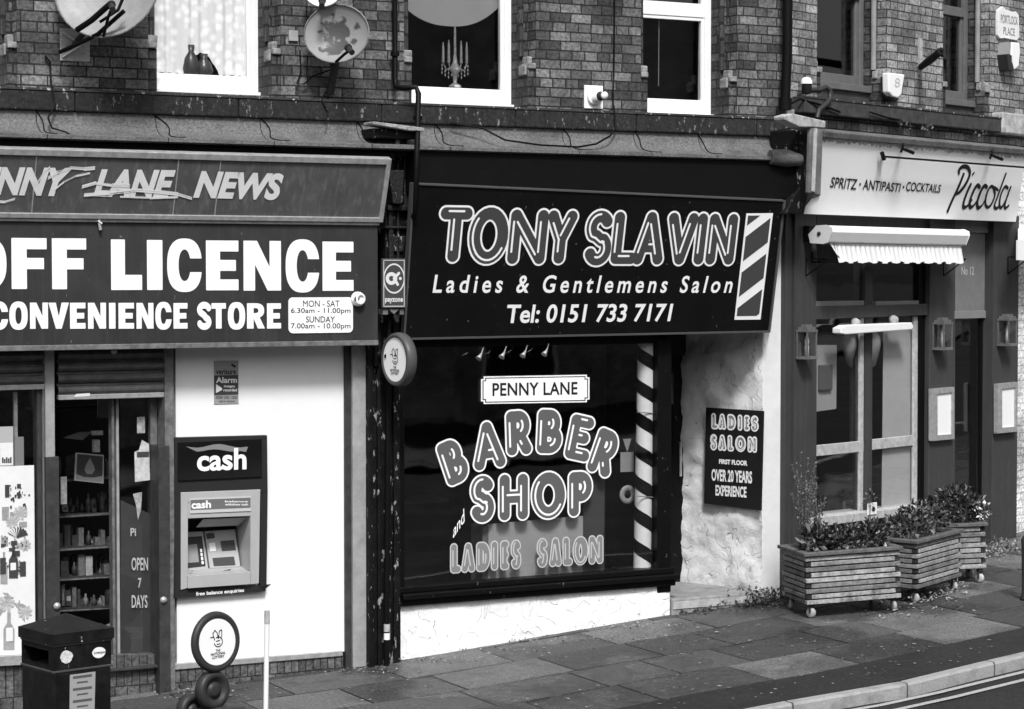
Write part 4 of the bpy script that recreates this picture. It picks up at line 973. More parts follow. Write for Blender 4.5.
# surround as a frame of four pieces round the recess
q.pxp(A, [(174.5, 437.5), (267.3, 435.2), (267.2, 492), (174.5, 494)], NA, .001); q.pxp(A, [(174.5, 494), (181.5, 494), (181.5, 591), (174.5, 598)], NA, .001); q.pxp(A, [(261, 492), (267.2, 492), (266, 586), (260, 587)], NA, .001); q.pxp(A, [(181.5, 588), (260.5, 586.6), (266, 586), (265.5, 591.5), (174.5, 598), (180, 589)], NA-.0, .001)
q.build('surround', M_atmd, atm, bevel=.004)
q = MB(); q.pxp(A, [(178, 442), (262, 438.5), (262, 477), (178, 481)], NA+.014, NA+.001); hd = q.build('header_panel', M_gl, atm, bevel=.004)
q = MB(); text_px(q, A, 'cash', [(197, 449.5), (246.5, 447.5), (246.5, 469.5), (197, 471.5)], NA+.0165, offset=.028); q.build('lettering', M_txt, hd)
q = MB(); wv = [(186, 446.5)]+[(186+k*5.5, 446+1.8*math.sin(k*.8)+(.3*k*-.1)) for k in range(1, 12)]; lo = [(246.5, 451)]+[(186+k*5.5, 452.5+1.4*math.sin(k*.8+1.5)) for k in range(10, 1, -1)]
q.pxp(A, wv+lo[:0]+[(248, 447), (246, 452)]+[(186+k*5.5, 450.5+1.2*math.sin(k*.9)) for k in range(10, 1, -1)], NA+.0152, NA+.014); q.build('swoosh', mat('swoosh_grey', .2, .4), hd)
NF = NA+.01; NR = -.22
rx0, rx1, ry0, ry1 = 186.5, 250.5, 517.5, 579
q = MB()
q.pxp(A, [(181, 492.5), (260.5, 489.5), (260.2, 500), (181, 502.5)], NF, -.0); q.pxp(A, [(181, 502), (188, 502), (188, 588), (181, 590)], NF, -.25); q.pxp(A, [(250.5, 500), (260.2, 499.6), (259, 583.5), (250.5, 584.5)], NF, -.25)
q.pxp(A, [(188, 576), (250.5, 571.5), (250.5, 584.3), (188, 588.5)], NF+.02, -.2); q.pxp(A, [(188, 502.4), (250.5, 500), (250.5, 516), (188, 518.5)], NF-.003, -.2)
q.build('bezel', M_atm, atm, bevel=.003)
q = MB(); q.pxp(A, [(190, 498.5), (251, 496), (251, 511), (190, 513.5)], NF+.004, NF+.001); tb = q.build('title_panel', mat('panel_lightgrey', .5, .4), atm)
q = MB(); q.pxp(A, [(190.6, 500), (250.6, 497.6), (250.6, 507.6), (190.6, 510)], NF+.0055, NF+.004); q.build('title_band', mat('band_grey', .14, .4), tb)
q = MB(); text_px(q, A, 'cash', [(191.5, 501), (211, 500.3), (211, 508), (191.5, 509)], NF+.007, offset=.035); tpx(q, A, 'balance', 225, 500.5, 248, 502.3, NF+.007, offset=.02); tpx(q, A, 'withdraw cash', 225, 503.3, 248, 505.5, NF+.007, offset=.02); q.build('title_text', M_txt, tb)
q = MB(); q.pxr(A, 186, 512, 252, 590, NR-.12, NR-.14); q.pxp(A, [(186, 516), (252, 514), (252, 519), (186, 520)], -.03, NR-.1); q.build('recess', M_atmd, atm)
# hood flap under the title, inner cheek
q = MB(); q.face([A.un(196, 527, -.1), A.un(238, 525, -.1), A.un(248, 517, .0), A.un(203, 519, .0)]); q.face([A.un(203, 519.4, .0), A.un(248, 517.4, .0), A.un(238, 525.4, -.1), A.un(196, 527.4, -.1)]); q.build('canopy', M_atm, atm)
scr = Plane(A.un(187, 569, NR+.10), A.r, A.u*1.0 - A.n*.35)
q = MB(); q.pxp(scr, [(187, 532), (203, 531), (208.5, 570), (187, 571.5)], 0, -.03); q.build('screen_panel', M_atm, atm, bevel=.002)
q = MB(); q.pxp(scr, [(187.2, 537), (202, 536), (205.5, 566), (187.2, 568)], .004, .001); q.build('screen_surround', M_atmd, atm)
q = MB(); q.pxp(scr, [(187.4, 545), (197, 544), (199, 562), (187.4, 563)], .007, .004); q.build('screen', mat('screen_grey', .25, .2), atm)
q = MB(); 
for k in range(4): q.pxr(scr, 200+k*.5, 549+k*4, 202.3+k*.5, 552+k*4, .008, .004)
q.build('screen_button', M_upvc, atm)
q = MB(); q.pxp(scr, [(204.5, 531), (235, 529), (240.5, 566.5), (210, 568.5)], 0, -.04); q.build('card_panel', M_atm, atm, bevel=.003)
q = MB(); q.pxp(scr, [(206, 533.5), (214, 533), (215, 538), (207, 539)], .005, .001); q.build('card_slot', M_pd, atm)
q = MB(); q.pxp(scr, [(220.5, 541), (234, 540), (236, 550), (222, 551)], .004, .001); q.build('receipt_label', M_pd, atm)
q = MB(); q.pxp(scr, [(209, 543), (215, 542.5), (216, 551), (210, 551.5)], .004, .001); q.build('card_reader', M_upvc, atm)
q = MB(); q.pxp(scr, [(212.5, 558), (234, 556.5), (235.5, 565), (214, 566)], .004, .001); q.build('cash_slot', M_pd, atm)
q = MB(); ks = Plane(A.un(187, 578, NF-.01), A.r, -A.n+A.u*.25)
q.face([A.un(187, 578, NF), A.un(250, 573.5, NF), A.un(246, 566, NR+.09), A.un(187, 569.5, NR+.09)]); q.build('shelf', M_atm, atm)
rr = random.Random(1)
q = MB()
for i in range(4):
    for j in range(3):
        c = A.un(190+i*4+j*1.0, 576-j*2.3, -.04-j*.05)+Z*.012; q.box(Plane(c, A.r, -A.n), 0, .022, 0, .03, .01, 0)
q.build('keypad', M_atmd, atm)
q = MB(); q.pxp(A, [(218, 572), (231, 569), (229, 572.5), (222, 573.5)], -.05, -.056); q.build('shelf_label', M_pd, atm)
q = MB(); text_px(q, A, 'free balance enquiries', [(196, 592), (244, 588.2), (244, 593), (196, 597)], NA+.0035, offset=.025); q.build('footer_text', M_txt, atm)

# black peeling pilaster between the shops
pil = thing('pilaster', 'tall black peeling wooden pilaster between the two shopfronts', 'pilaster', A.pt(lb(383, 600)[0], 0, 0))
q = MB(); q.pxr(A, 367, 290, 401, 690, .09, -.1); q.build('shaft', M_oldblack, pil, bevel=.006)
for x0, x1 in ((368.5, 374), (377.5, 382), (393.5, 400)):
    q = MB(); q.pxr(A, x0, 292, x1, 690, .12, .09); q.build('reeding', M_oldblack, pil, bevel=.006)
q = MB(); q.pxr(A, 385, 150, 414, 292, .16, -.1); q.build('upper_shaft', M_oldblack, pil, bevel=.01)
q = MB(); rr = random.Random(2)
for x0, x1, y0, y1, n in ((389, 394, 140, 288, .19), (397, 400, 150, 292, .185), (404, 409, 146, 210, .2), (388, 412, 205, 211, .22), (386, 410, 226, 229, .2), (390, 406, 236, 252, .185)): q.pxr(A, x0, y0, x1, y1, n, .1)
q.prism(A, [A.loc(388, 170, .26), A.loc(404, 170, .26), A.loc(402, 204, .26), A.loc(393, 204, .26)], .27, .1)
q.build('carved_bracket', mat('carved_peeling', .012, .5, var=.6, vscale=9, bump=.8, bscale=40, chips=.75, ccol=.4, cscale=11), pil, bevel=.008)
q = MB(); ctr = A.loc(392, 127, .3); 
a0_, a1_ = A.loc(366, 120, .34)[0], A.loc(421, 120, .34)[0]; bz_ = A.loc(395, 124, .34)[1]
q.prism(A, [(a0_+.03, bz_-.012), (a1_-.12, bz_-.05), (a1_, bz_-.05), (a1_, bz_-.025), (a0_+.03, bz_+.01)], .40, .22); q.build('capital', mat('capital_stone', .3, .8, var=.5, vscale=40, dirt=.7, dscale=14, bump=.5), pil, bevel=.006)
q = MB(); q.box(A, a0_+.06, a1_-.04, bz_-.11, bz_-.036, .34, 0); q.box(A, a0_+.12, a1_-.08, bz_-.24, bz_-.111, .27, 0); q.build('capital_block', M_oldblack, pil, bevel=.01)
dp = thing('drainpipe', 'slim black drainpipe with two pale tape bands running down the peeling pilaster', 'pipe', A.un(387, 668, .16))
q = MB(); q.tube([A.un(389, 300, .15), A.un(386.5, 668, .15)], .022, 10); q.build('pipe', M_black, dp)
for y0, y1, mt in ((624, 631.5, M_stoneL), (633, 639.5, M_white)):
    q = MB(); q.tube([A.un(386.9, y0, .15), A.un(386.8, y1, .15)], .0245, 12); q.build('tape_band', mt, dp)
# little payment sign
pz = thing('payment_sign', 'small dark framed payment sign fixed to the pilaster above the round lottery sign', 'sign', A.un(394, 308, .3))
q = MB(); q.pxr(A, 382.3, 258.5, 405.8, 308, .30, .27); q.build('panel', M_pd, pz, bevel=.004)
q = MB()
for x0, y0, x1, y1 in ((383.3, 259.8, 404.8, 260.8), (383.3, 305.8, 404.8, 306.8), (383.3, 259.8, 384.3, 306.8), (403.8, 259.8, 404.8, 306.8)): q.pxr(A, x0, y0, x1, y1, .302, .2995)
q.build('border', mat('border_grey', .4, .5), pz)
q = MB(); c_ = A.loc(394, 278.5, .3); Xg, Yg = grid(c_[0]-.14, c_[0]+.14, c_[1]-.14, c_[1]+.14, .003); ex = np.hypot((Xg-c_[0])/.78, Yg-c_[1])
Dm = np.abs(ex-.108)-.006
ee = np.minimum(np.abs(np.hypot(Xg-c_[0]+.022, Yg-c_[1])-.034)-.014, np.minimum(seg_d(Xg, Yg, (c_[0]+.008, c_[1]+.045), (c_[0]+.006, c_[1]-.045))-.0, seg_d(Xg, Yg, (c_[0]-.0, c_[1]), (c_[0]+.04, c_[1]+.04))-.011))
ee = np.minimum(ee, np.minimum(seg_d(Xg, Yg, (c_[0]-.0, c_[1]), (c_[0]+.03, c_[1]-.045))-.011, np.hypot(Xg-c_[0]-.052, Yg-c_[1])-.012))
contour(q, A, .3015, np.minimum(Dm, ee), Xg[0, 0], Yg[0, 0], .003); tpx(q, A, 'payzone', 385, 298, 403, 303.5, .3015, offset=.03); q.build('emblem', mat('emblem_light', .6, .5), pz)
q = MB(); q.pxr(A, 383, 309, 388, 314.5, .28, .2); q.pxr(A, 400, 309, 404, 314.5, .28, .2); q.pxp(A, [(388.5, 309), (399.5, 309), (394, 314)], .285, .2); q.build('bracket', M_alud, pz)

# round lottery signs
def lottery_art(q_, pl, n, s, tilt=0):
    """crossed-fingers style hand mark and three words, in metres round the plane origin"""
    Xg, Yg = grid(-.5*s, .5*s, -.5*s, .5*s, s*.012); d = np.full(Xg.shape, 9.0)
    st = [arc(.02, -.0, .12, .11, -170, 120, 12), [(-.08, .05), (-.13, .2), (-.06, .27)], [(-.06, .27), (0, .2), (.02, .08)], [(.03, .08), (.06, .24), (.13, .26), (.13, .15), (.1, .06)], [(-.1, .12), (-.2, .12)], [(-.04, .02), (.06, .03)], [(-.02, -.05), (.07, -.05)]]
    for ln in st:
        for a, b in zip(ln[:-1], ln[1:]): d = np.minimum(d, seg_d(Xg, Yg, (a[0]*s, a[1]*s), (b[0]*s, b[1]*s)))
    contour(q_, pl, n, d-.011*s, Xg[0, 0], Yg[0, 0], s*.012)
    for w, y, wd, hh in (('THE', -.19, .13, .055), ('NATIONAL', -.26, .42, .06), ('LOTTERY', -.335, .36, .06)):
        V, Fs = text_geo(w, .03)
        for f in Fs:
            pts = [pl.pt((V[i][0]-.5)*wd*s, (y+(V[i][1]-.5)*hh)*s, n) for i in f]
            if (pts[1]-pts[0]).cross(pts[2]-pts[0]).dot(pl.n) < 0: pts = pts[::-1]
            q_.face(pts, [(0, 0)]*len(pts))
ls = A.un(399, 359.5, .42)
lt = thing('lottery_sign', 'round lottery sign projecting edge-on from the black pilaster beside the barber window', 'sign', ls)
ax = (-A.r*1.0+A.n*.12).normalized()
q = MB(); q.lathe(ls, ax, [(.0, -.05), (.165, -.05), (.2, -.035), (.205, 0), (.2, .03), (.19, .042), (.172, .045), (.168, .03), (.0, .03)], 40); q.build('rim', mat('rim_grey', .07, .45), lt)
pf = Plane(ls+ax*.032, Vector((-ax.y, ax.x, 0))*1, Z)
if pf.n.dot(ax) < 0: pf = Plane(ls+ax*.032, Vector((ax.y, -ax.x, 0)), Z)
q = MB(); q.prism(pf, [(.166*math.cos(2*math.pi*k/40), .166*math.sin(2*math.pi*k/40)) for k in range(40)], .004, 0); q.build('face', M_txt, lt)
q = MB(); lottery_art(q, pf, .006, .31); q.build('print', M_txtblk, lt)
q = MB(); q.tube([A.un(385, 356, .1), A.un(386, 356, .3)], .015, 8); q.lathe(A.un(378, 355, .1), A.n, [(.035, 0), (.035, .04), (.025, .05), (0, .05)], 12); q.tube([A.un(376, 346, .12), A.un(376, 366, .12)], .025, 8); q.build('bracket', M_black, lt)
# free standing one
dS = 15.25; Xc = (213.5-512)/F*dS; zc = 3-(643.5-HOR)/F*dS
ls = Vector((Xc, dS, zc)); axs = (Vector((.73, -.68, .06))).normalized()
lt = thing('lottery_pavement_sign', 'round lottery sign standing on stacked black rubber wheels on the pavement before the cash wall', 'sign', (Xc, dS, gz(Xc, dS)))
q = MB(); q.lathe(ls, axs, [(.0, -.03), (.17, -.034), (.198, -.022), (.212, 0), (.208, .018), (.195, .03), (.176, .03), (.16, .02), (.0, .02)], 44); q.build('rim', M_rubber, lt)
rt = Vector((-axs.y, axs.x, 0)).normalized(); pf = Plane(ls+axs*.022, rt, axs.cross(rt))
if pf.n.dot(axs) < 0: pf = Plane(ls+axs*.022, rt, -axs.cross(rt))
q = MB(); q.prism(pf, [(.161*math.cos(2*math.pi*k/44), .161*math.sin(2*math.pi*k/44)) for k in range(44)], .004, 0); q.build('face', M_txt, lt)
q = MB(); lottery_art(q, pf, .006, .31); q.build('print', M_txtblk, lt)
for (px, py, r_) in ((211, 692, .135), (190, 713, .12)):
    c = Vector(((px-512)/F*(dS-.01), dS-.01, 3-(py-HOR)/F*(dS-.01))); c.z = max(c.z, gz(c.x, c.y)+.03)
    q = MB(); q.lathe(c, axs, [(.0, -.05), (r_*.8, -.05), (r_, -.03), (r_, .02), (r_*.85, .04), (r_*.62, .035), (r_*.55, .01), (r_*.4, .012), (r_*.35, .03), (r_*.2, .035), (0, .035)], 36); q.build('wheel', M_rubber, lt)
q = MB(); b_ = Vector((Xc, dS+.06, gz(Xc, dS))); q.tube([b_+Z*.04, ls-axs*.04-Z*.1], .02, 8); q.lathe(b_, Z, [(0, 0), (.2, 0), (.2, .03), (.05, .06), (0, .06)], 30); q.build('base', M_rubber, lt)
# thin white post
pp = Vector(((264-512)/F*14.9, 14.9, 0)); pp.z = gz(pp.x, pp.y); zt = 3-(612-HOR)/F*14.9
q = MB(); q.tube([pp, Vector((pp.x+.012, pp.y, zt-.09))], .0175, 10); q.build
mp = thing('marker_post', 'thin white post standing on the pavement in front of the cash wall', 'post', pp)
q.build('pole', M_white, mp)
q = MB(); q.tube([Vector((pp.x+.012, pp.y, zt-.09)), Vector((pp.x+.012, pp.y, zt))], .019, 10); q.build('worn_tip', M_stoneL, mp)

# ============================================================ BARBER SHOP : ground floor
bar = thing('shopfront', 'barber shopfront with a black framed display window over a rough white base wall', 'shopfront', A.pt(A.loc(540, 640)[0], h(1.2), 0))
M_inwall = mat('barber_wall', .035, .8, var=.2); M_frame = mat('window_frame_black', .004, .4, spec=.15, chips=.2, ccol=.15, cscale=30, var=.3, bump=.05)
xw0, xw1 = lb(399, 500)[0], lb(668, 500)[0]
# textured white base wall
def rough_wall(mb, pl, a0, a1, b0f, b1f, n0, back, step=.03, amp=.012, seed=0):
    import mathutils
    nz = mathutils.noise
    NXg = max(2, int((a1-a0)/step)); rows_ = 14 if (b1f(a0)-b0f(a0)) < .7 else int((b1f(a0)-b0f(a0))/step)
    def P(i, j):
        a = a0+(a1-a0)*i/NXg; b = b0f(a)+(b1f(a)-b0f(a))*j/rows_
        v = Vector((a*3.1+seed, b*4.3, seed)); w = nz.turbulence(v*1.6, 4, False); c = nz.noise(v*.8)
        cr = -max(0, .10-abs(nz.noise(Vector((a*4+seed*3, b*5, 7)))))*.25
        edge = min(i, NXg-i, rows_-j)/2.0
        return pl.pt(a, b, n0+(w*amp+c*amp+cr*amp*6)*min(1, edge)), (a, b)
    old = mb.smooth; mb.smooth = True; base = len(mb.v)
    for j in range(rows_+1):
        for i in range(NXg+1): mb.v.append(tuple(P(i, j)[0]))
    for j in range(rows_):
        for i in range(NXg):
            k = base+j*(NXg+1)+i; mb.f.append((k, k+1, k+NXg+2, k+NXg+1)); mb.uv.append([P(i, j)[1]]*4); mb.col.append(1); mb.m.append(mb.mi); mb.sm.append(True)
    mb.smooth = old
    mb.face([pl.pt(a0, b0f(a0), n0), pl.pt(a0, b1f(a0), n0), pl.pt(a0, b1f(a0), back), pl.pt(a0, b0f(a0), back)])
    mb.face([pl.pt(a1, b1f(a1), n0), pl.pt(a1, b0f(a1), n0), pl.pt(a1, b0f(a1), back), pl.pt(a1, b1f(a1), back)])
    mb.face([pl.pt(a0, b1f(a0), n0), pl.pt(a1, b1f(a1), n0), pl.pt(a1, b1f(a1), back), pl.pt(a0, b1f(a0), back)])
zsill = (lb(397, 606)[1]+lb(668, 585)[1])/2
q = MB(); rough_wall(q, A, xw0-.02, lb(668.5, 600)[0], lambda a: h(a)-.03, lambda a: zsill+.02, .02, -.25, .025, .006, 1); q.build('base_wall', M_render, bar)
q = MB(); zb_ = zsill; zt_ = zsill+.19
# sill: three stepped mouldings
for z0, z1, n in ((zb_+.0, zb_+.055, .06), (zb_+.0555, zb_+.10, .10), (zb_+.1005, zb_+.15, .045)): q.box(A, xw0-.01, lb(672, 590)[0]+ (0 if n < .1 else .02), z0, z1, n, -.08)
q.build('window_sill', M_frame, bar, bevel=.008)
wt = lb(530, 343)[1]
q = MB(); q.box(A, xw0-.01, xw0+.035, zt_-.04, wt+.2, .03, -.08); q.build('window_frame', M_frame, bar, bevel=.006)
q = MB(); q.pxr(A, 658, 338, 671, 592, .03, -.08); q.build('window_frame', M_frame, bar, bevel=.006)
q = MB(); q.box(A, xw0+.035, lb(658, 400)[0], wt-.02, wt+.3, .02, -.08); q.build('window_head', M_frame, bar)
gx0, gx1 = xw0+.035, lb(658, 400)[0]
q = MB(); q.box(A, gx0, gx1, zt_-.045, wt-.02, -.012, -.018); q.build('pane', M_glass, bar)
# interior room
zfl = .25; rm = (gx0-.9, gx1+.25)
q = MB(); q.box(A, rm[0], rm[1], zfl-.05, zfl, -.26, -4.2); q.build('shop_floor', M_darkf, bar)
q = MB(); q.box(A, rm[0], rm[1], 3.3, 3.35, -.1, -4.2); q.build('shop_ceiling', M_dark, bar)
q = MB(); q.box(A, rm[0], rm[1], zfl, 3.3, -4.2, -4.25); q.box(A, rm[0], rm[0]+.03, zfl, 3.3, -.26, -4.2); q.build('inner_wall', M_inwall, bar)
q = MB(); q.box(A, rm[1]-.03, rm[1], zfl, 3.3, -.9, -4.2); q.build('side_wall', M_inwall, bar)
q = MB(); q.box(A, lb(496, 400, -1.2)[0], lb(505, 400, -1.2)[0], zfl, 3.3, -1.2, -1.3); q.box(A, lb(612, 400, -.9)[0], lb(628, 400, -.9)[0], zfl, 3.3, -.9, -1.0); q.build('inner_post', M_black, bar)
q = MB(); q.box(A, rm[0], lb(492, 400, -1.3)[0], 1.75, 2.0, -1.9, -2.0); q.box(A, rm[0], lb(480, 400, -1.3)[0], 1.0, 1.04, -1.9, -2.2); q.build('inner_rail', mat('inner_rail', .06, .5), bar)
# pale reception counter behind the glass
cn_ = thing('counter', 'pale grey box counter standing behind the LADIES SALON lettering in the barber window', 'counter', A.un(540, 590, -.4))
q = MB(); q.pxp(A, [(488.5, 524.5), (583, 516), (583, 577), (488.5, 587)], -.10, -.13); q.build('front_panel', mat('counter_front', .34, .6, var=.1), cn_)
q = MB(); q.pxp(A, [(482.5, 527), (488.3, 524.5), (488.3, 587), (482.5, 587)], -.102, -.3); q.build('side_panel', mat('counter_side', .13, .6), cn_)
q = MB(); q.pxp(A, [(583.3, 455), (605, 454), (604, 576), (583.3, 577)], -.11, -.14); tag(q.build('mirror_panel', mat('mirror_panel', .06, .4)), 'dull grey upright panel just right of the pale counter inside the barber window', 'panel')
ch = thing('wall_clock', 'round wheel-like dial low inside the barber window left of the striped pole', 'dial', A.un(627, 494, -.3))
q = MB(); q.lathe(A.un(627, 494.5, -.3), A.n, [(0, 0), (.07, 0), (.08, .01), (.075, .02), (.035, .02), (.03, 0), (0, 0)], 28); q.build('ring', mat('ring_grey', .3, .4), ch)
q = MB(); q.lathe(A.un(627, 494.5, -.3), A.n, [(0, .005), (.032, .005), (.025, .02), (0, .02)], 20); q.build('hub', M_black, ch)
q = MB(); q.pxr(A, 620.5, 452.5, 634, 471.5, -.28, -.285); q.pxp(A, [(623, 439), (631.5, 438.5), (627.3, 452)], -.28, -.285); tag(q.build('hanging_card', mat('card_grey', .3, .6)), 'small grey hanging card with a pennant above it, left of the striped pole', 'card')
q = MB(); q.lathe(A.un(506.5, 463, -.6), A.n, [(0, 0), (.03, 0), (.03, .01), (0, .01)], 16); tag(q.build('hanging_disc', mat('disc_grey', .16, .6)), 'small oval disc hanging in the dark between the BARBER and SHOP lettering', 'disc')

# splayed/return wall of the entrance, plastered; front strip
DPT = A.loc(762.5, 400)[0]
p_front = A.pt(DPT, 0, 0)
TH = R(20); WL = .92; wd_ = (A.n*math.cos(TH)+A.r*math.sin(TH)).normalized()
Cp = Plane(p_front - wd_*WL, wd_, Z)              # wall runs out towards the street, splay added to catch more light
cA = lambda px, py: Cp.loc(px, py)
pilr = thing('plaster_pier', 'rough white plastered pier beside the barber doorway, in front of the grey bar', 'pier', A.pt(DPT+.1, h(3.4), 0))
M_plast = mat('plaster', .68, .75, var=.06, vscale=14, bump=.5, bscale=22, ridge=.9)
q = MB()
c0_, c1_ = 0, (p_front - Cp.p0).dot(Cp.r)
lo_, hi_ = 0, WL
rough_wall(q, Cp, lo_, hi_, lambda a: .12, lambda a: 3.35, 0, -.05, .03, .022, 5); q.build('return_wall', M_plast, pilr)
M_strip = mat('pier_white', .62, .65, var=.08, vscale=5, dirt=.12, dscale=4, bump=.2, bscale=30, dcol=.5)
q = MB(); q.box(A, DPT+.002, lb(784, 400)[0], .1, b0u+.02, .0, -.9); q.build('front_face', M_strip, pilr, bevel=.012)
# doorway recess : floor, back, door
ent = thing('shop_door', 'dark barber shop door deep in the narrow recess right of the display window', 'door', A.pt(lb(690, 590)[0], .3, -.8))
dx0, dx1 = lb(672, 500)[0]+.02, DPT-.27
q = MB(); q.box(A, dx0, dx1, .3, 2.3, -.80, -.85); q.build('leaf', M_frame, ent)
q = MB(); q.box(A, dx0+.12, dx1-.12, 1.1, 2.15, -.79, -.797); q.build('pane', M_gl, ent)
q = MB(); q.tube([A.pt(dx1-.07, 1.25, -.75), A.pt(dx1-.07, 1.55, -.75)], .012, 8); q.build('handle', M_alu, ent)
q = MB(); q.box(A, dx0-.005, dx1, 2.3, 3.35, -.78, -.85); q.build('transom', M_dark, bar)
q = MB(); q.box(A, gx1+.12, dx0-.01, .25, 3.35, -.1, -.86); q.build('recess_side', M_frame, bar)
q = MB(); st0 = h(3.0)
q.box(A, lb(668.8, 600)[0]+.004, DPT+.0, 0, st0+.105, .05, -.86); q.build('door_step', mat('step_stone', .24, .6, var=.35, vscale=10, dirt=.3, dscale=4, bump=.2), bar, bevel=.012)
q = MB(); q.box(A, lb(668.8, 600)[0]+.01, DPT+.035, st0+.02, st0+.08, .058, .05); q.build('step_edge', mat('step_edge_mat', .4, .8, var=.2, vscale=20, dirt=.6, dscale=8, bump=.4), bar)

# wall sign LADIES SALON on the return wall
SL = Plane(Cp.p0+Cp.n*.0, Cp.r, Cp.u)
ws = thing('wall_sign', 'black upright sign reading LADIES SALON FIRST FLOOR on the plastered pier', 'sign', SL.un(733, 510, .05))
nS = .045
q = MB(); q.pxp(SL, [(706, 407.5), (763, 411), (760.5, 510.5), (704, 503.5)], nS, nS-.02); q.build('panel', mat('sign_black', .012, .5, var=.2), ws)
q = MB()
if True:
    lx = lambda a, b: [a+(b-a)*k for k in (0, 1)]
    def skew(y0, x): return y0 + (x-706)*.06
    L1 = [('L', 711.2, 718.3), ('A', 718, 726.3), ('D', 727.3, 736.3), ('I', 738, 742), ('E', 743.8, 750), ('S', 750.5, 758.8)]
    L2 = [('S', 710, 717.3), ('A', 718, 726.5), ('L', 727.5, 734), ('O', 735, 746), ('N', 747.5, 757)]
    sp1 = letters_px(SL, nS+.003, [(c, a, b, skew(412.5, (a+b)/2), skew(428.8, (a+b)/2)) for c, a, b in L1])+letters_px(SL, nS+.003, [(c, a, b, skew(433.5, (a+b)/2), skew(450, (a+b)/2)) for c, a, b in L2])
M_sgl = mat('letter_mid', .2, .5)
bubble(SL, nS+.003, sp1, .025, .011, ws, M_txt, M_sgl, M_txt, .004, hi=.7)
q = MB()
def cskew(s, x0, x1, y0, y1, **k): text_px(q, SL, s, [(x0, skew(y0, x0)), (x1, skew(y0, x1)), (x1, skew(y1, x1)+.4), (x0, skew(y1, x0))], nS+.003, **k)
cskew('FIRST FLOOR', 719, 747.5, 458.2, 463, offset=.05); cskew('OVER 20 YEARS', 711.5, 752, 468.5, 480.5, offset=.035); cskew('EXPERIENCE', 715.5, 746.5, 484.3, 495, offset=.035)
q.build('small_lettering', M_txt, ws)

# barber fascia sign (tilted)
T3 = tilted(A, 600, 192, 336, .40, .16)
bs_ = thing('fascia_sign', 'tilted black barber fascia with outlined bubble letters, a phone number and a striped pole emblem', 'sign', T3.un(590, 337))
M_bs = mat('sign_black_gloss', .005, .35, var=.3, vscale=3, bump=.02, bscale=8, spec=.25, chips=.02, ccol=.3, cscale=40)
q = MB(); q.pxp(T3, [(413, 183.5), (786, 200.5), (770.5, 332.5), (403.5, 340)], 0, -.05); q.build('panel', M_bs, bs_)
q = MB(); 
for (p, r_) in (([(413, 183.5), (786, 200.5)], 2.0), ([(403.5, 340), (770.5, 332.5)], -2.8)):
    q.pxp(T3, [(p[0][0], p[0][1]), (p[1][0], p[1][1]), (p[1][0], p[1][1]+r_*.6), (p[0][0], p[0][1]+r_*.6)], .012, -.05)
q.pxp(T3, [(786, 200.5), (784, 200.5), (768.6, 332.5), (770.5, 332.5)], .0115, -.05); q.pxp(T3, [(413, 183.5), (415, 183.6), (405.3, 340), (403.5, 340)], .0115, -.05)
q.build('edge_trim', mat('trim_dark', .1, .4, metal=.3), bs_)
q = MB(); e0, e1 = A.loc(413, 170, .33)[0], A.loc(800, 180, .33)[0]; zz0, zz1 = T3.pt(*T3.loc(600, 192)).z, cv_b-.05
q.box(A, e0, e1, zz0-.02, zz1, .345, .06); q.build('sign_box', M_black, bs_)
q = MB(); q.face([T3.un(786, 201, -.05), T3.un(770.5, 332.5, -.05), A.pt(A.loc(770.5, 332)[0]-.02, A.loc(770.5, 332)[1], .02), A.pt(A.loc(786, 200)[0]-.1, T3.un(786, 200).z, .02)]); q.build('end_cheek', M_frame, bs_)
q = MB(); q.face([T3.un(403.5, 340, -.05), T3.un(770.5, 332.6, -.05), A.pt(T3.un(770, 333).dot(A.r)-AO.dot(A.r), wt+.25, .0), A.pt(xw0, wt+.25, .0)]); q.build('underside', M_black, bs_)
TN = [('T', 437, 472.5, 205.3, 264), ('O', 467.5, 510, 205.3, 266), ('N', 507.5, 548.5, 207.8, 266), ('Y', 544.5, 577.2, 208.6, 265.5), ('S', 583.2, 614.5, 208.6, 267.5), ('L', 611, 640, 210, 266), ('A', 633, 666.5, 210, 266.5), ('V', 665, 698, 211, 266.5), ('I', 692.5, 709, 211.5, 266.5), ('N', 706, 737.5, 212, 266.5)]
lt3 = letters_px(T3, .003, TN)
bubble(T3, .003, lt3, .063, .047, bs_, M_txt, mat('bubble_grey', .055, .4), M_txt, .0045, hi=.36)
q = MB()
text_px(q, T3, 'Ladies & Gentlemens Salon', [(434.5, 274.5), (734.5, 276), (731, 293), (432.5, 293)], .004, offset=.018, shear=.05, space=1.42)
text_px(q, T3, 'Tel: 0151 733 7171', [(507.5, 304.5), (673.5, 303.5), (671, 321.5), (506, 323.5)], .004, offset=.022, shear=.06)
q.build('small_lettering', M_txt, bs_)
# striped pole emblem on the sign
q = MB(); em = [(746.5, 213.5), (773, 213.2), (760.5, 319.5), (734.5, 319.8)]
q.pxp(T3, em, .004, .0005); q.build('pole_emblem', M_txt, bs_); pe = q
q = MB()
def bil(u, v):
    x = (em[0][0]*(1-u)+em[1][0]*u)*(1-v)+(em[3][0]*(1-u)+em[2][0]*u)*v; y = (em[0][1]*(1-u)+em[1][1]*u)*(1-v)+(em[3][1]*(1-u)+em[2][1]*u)*v; return (x, y)
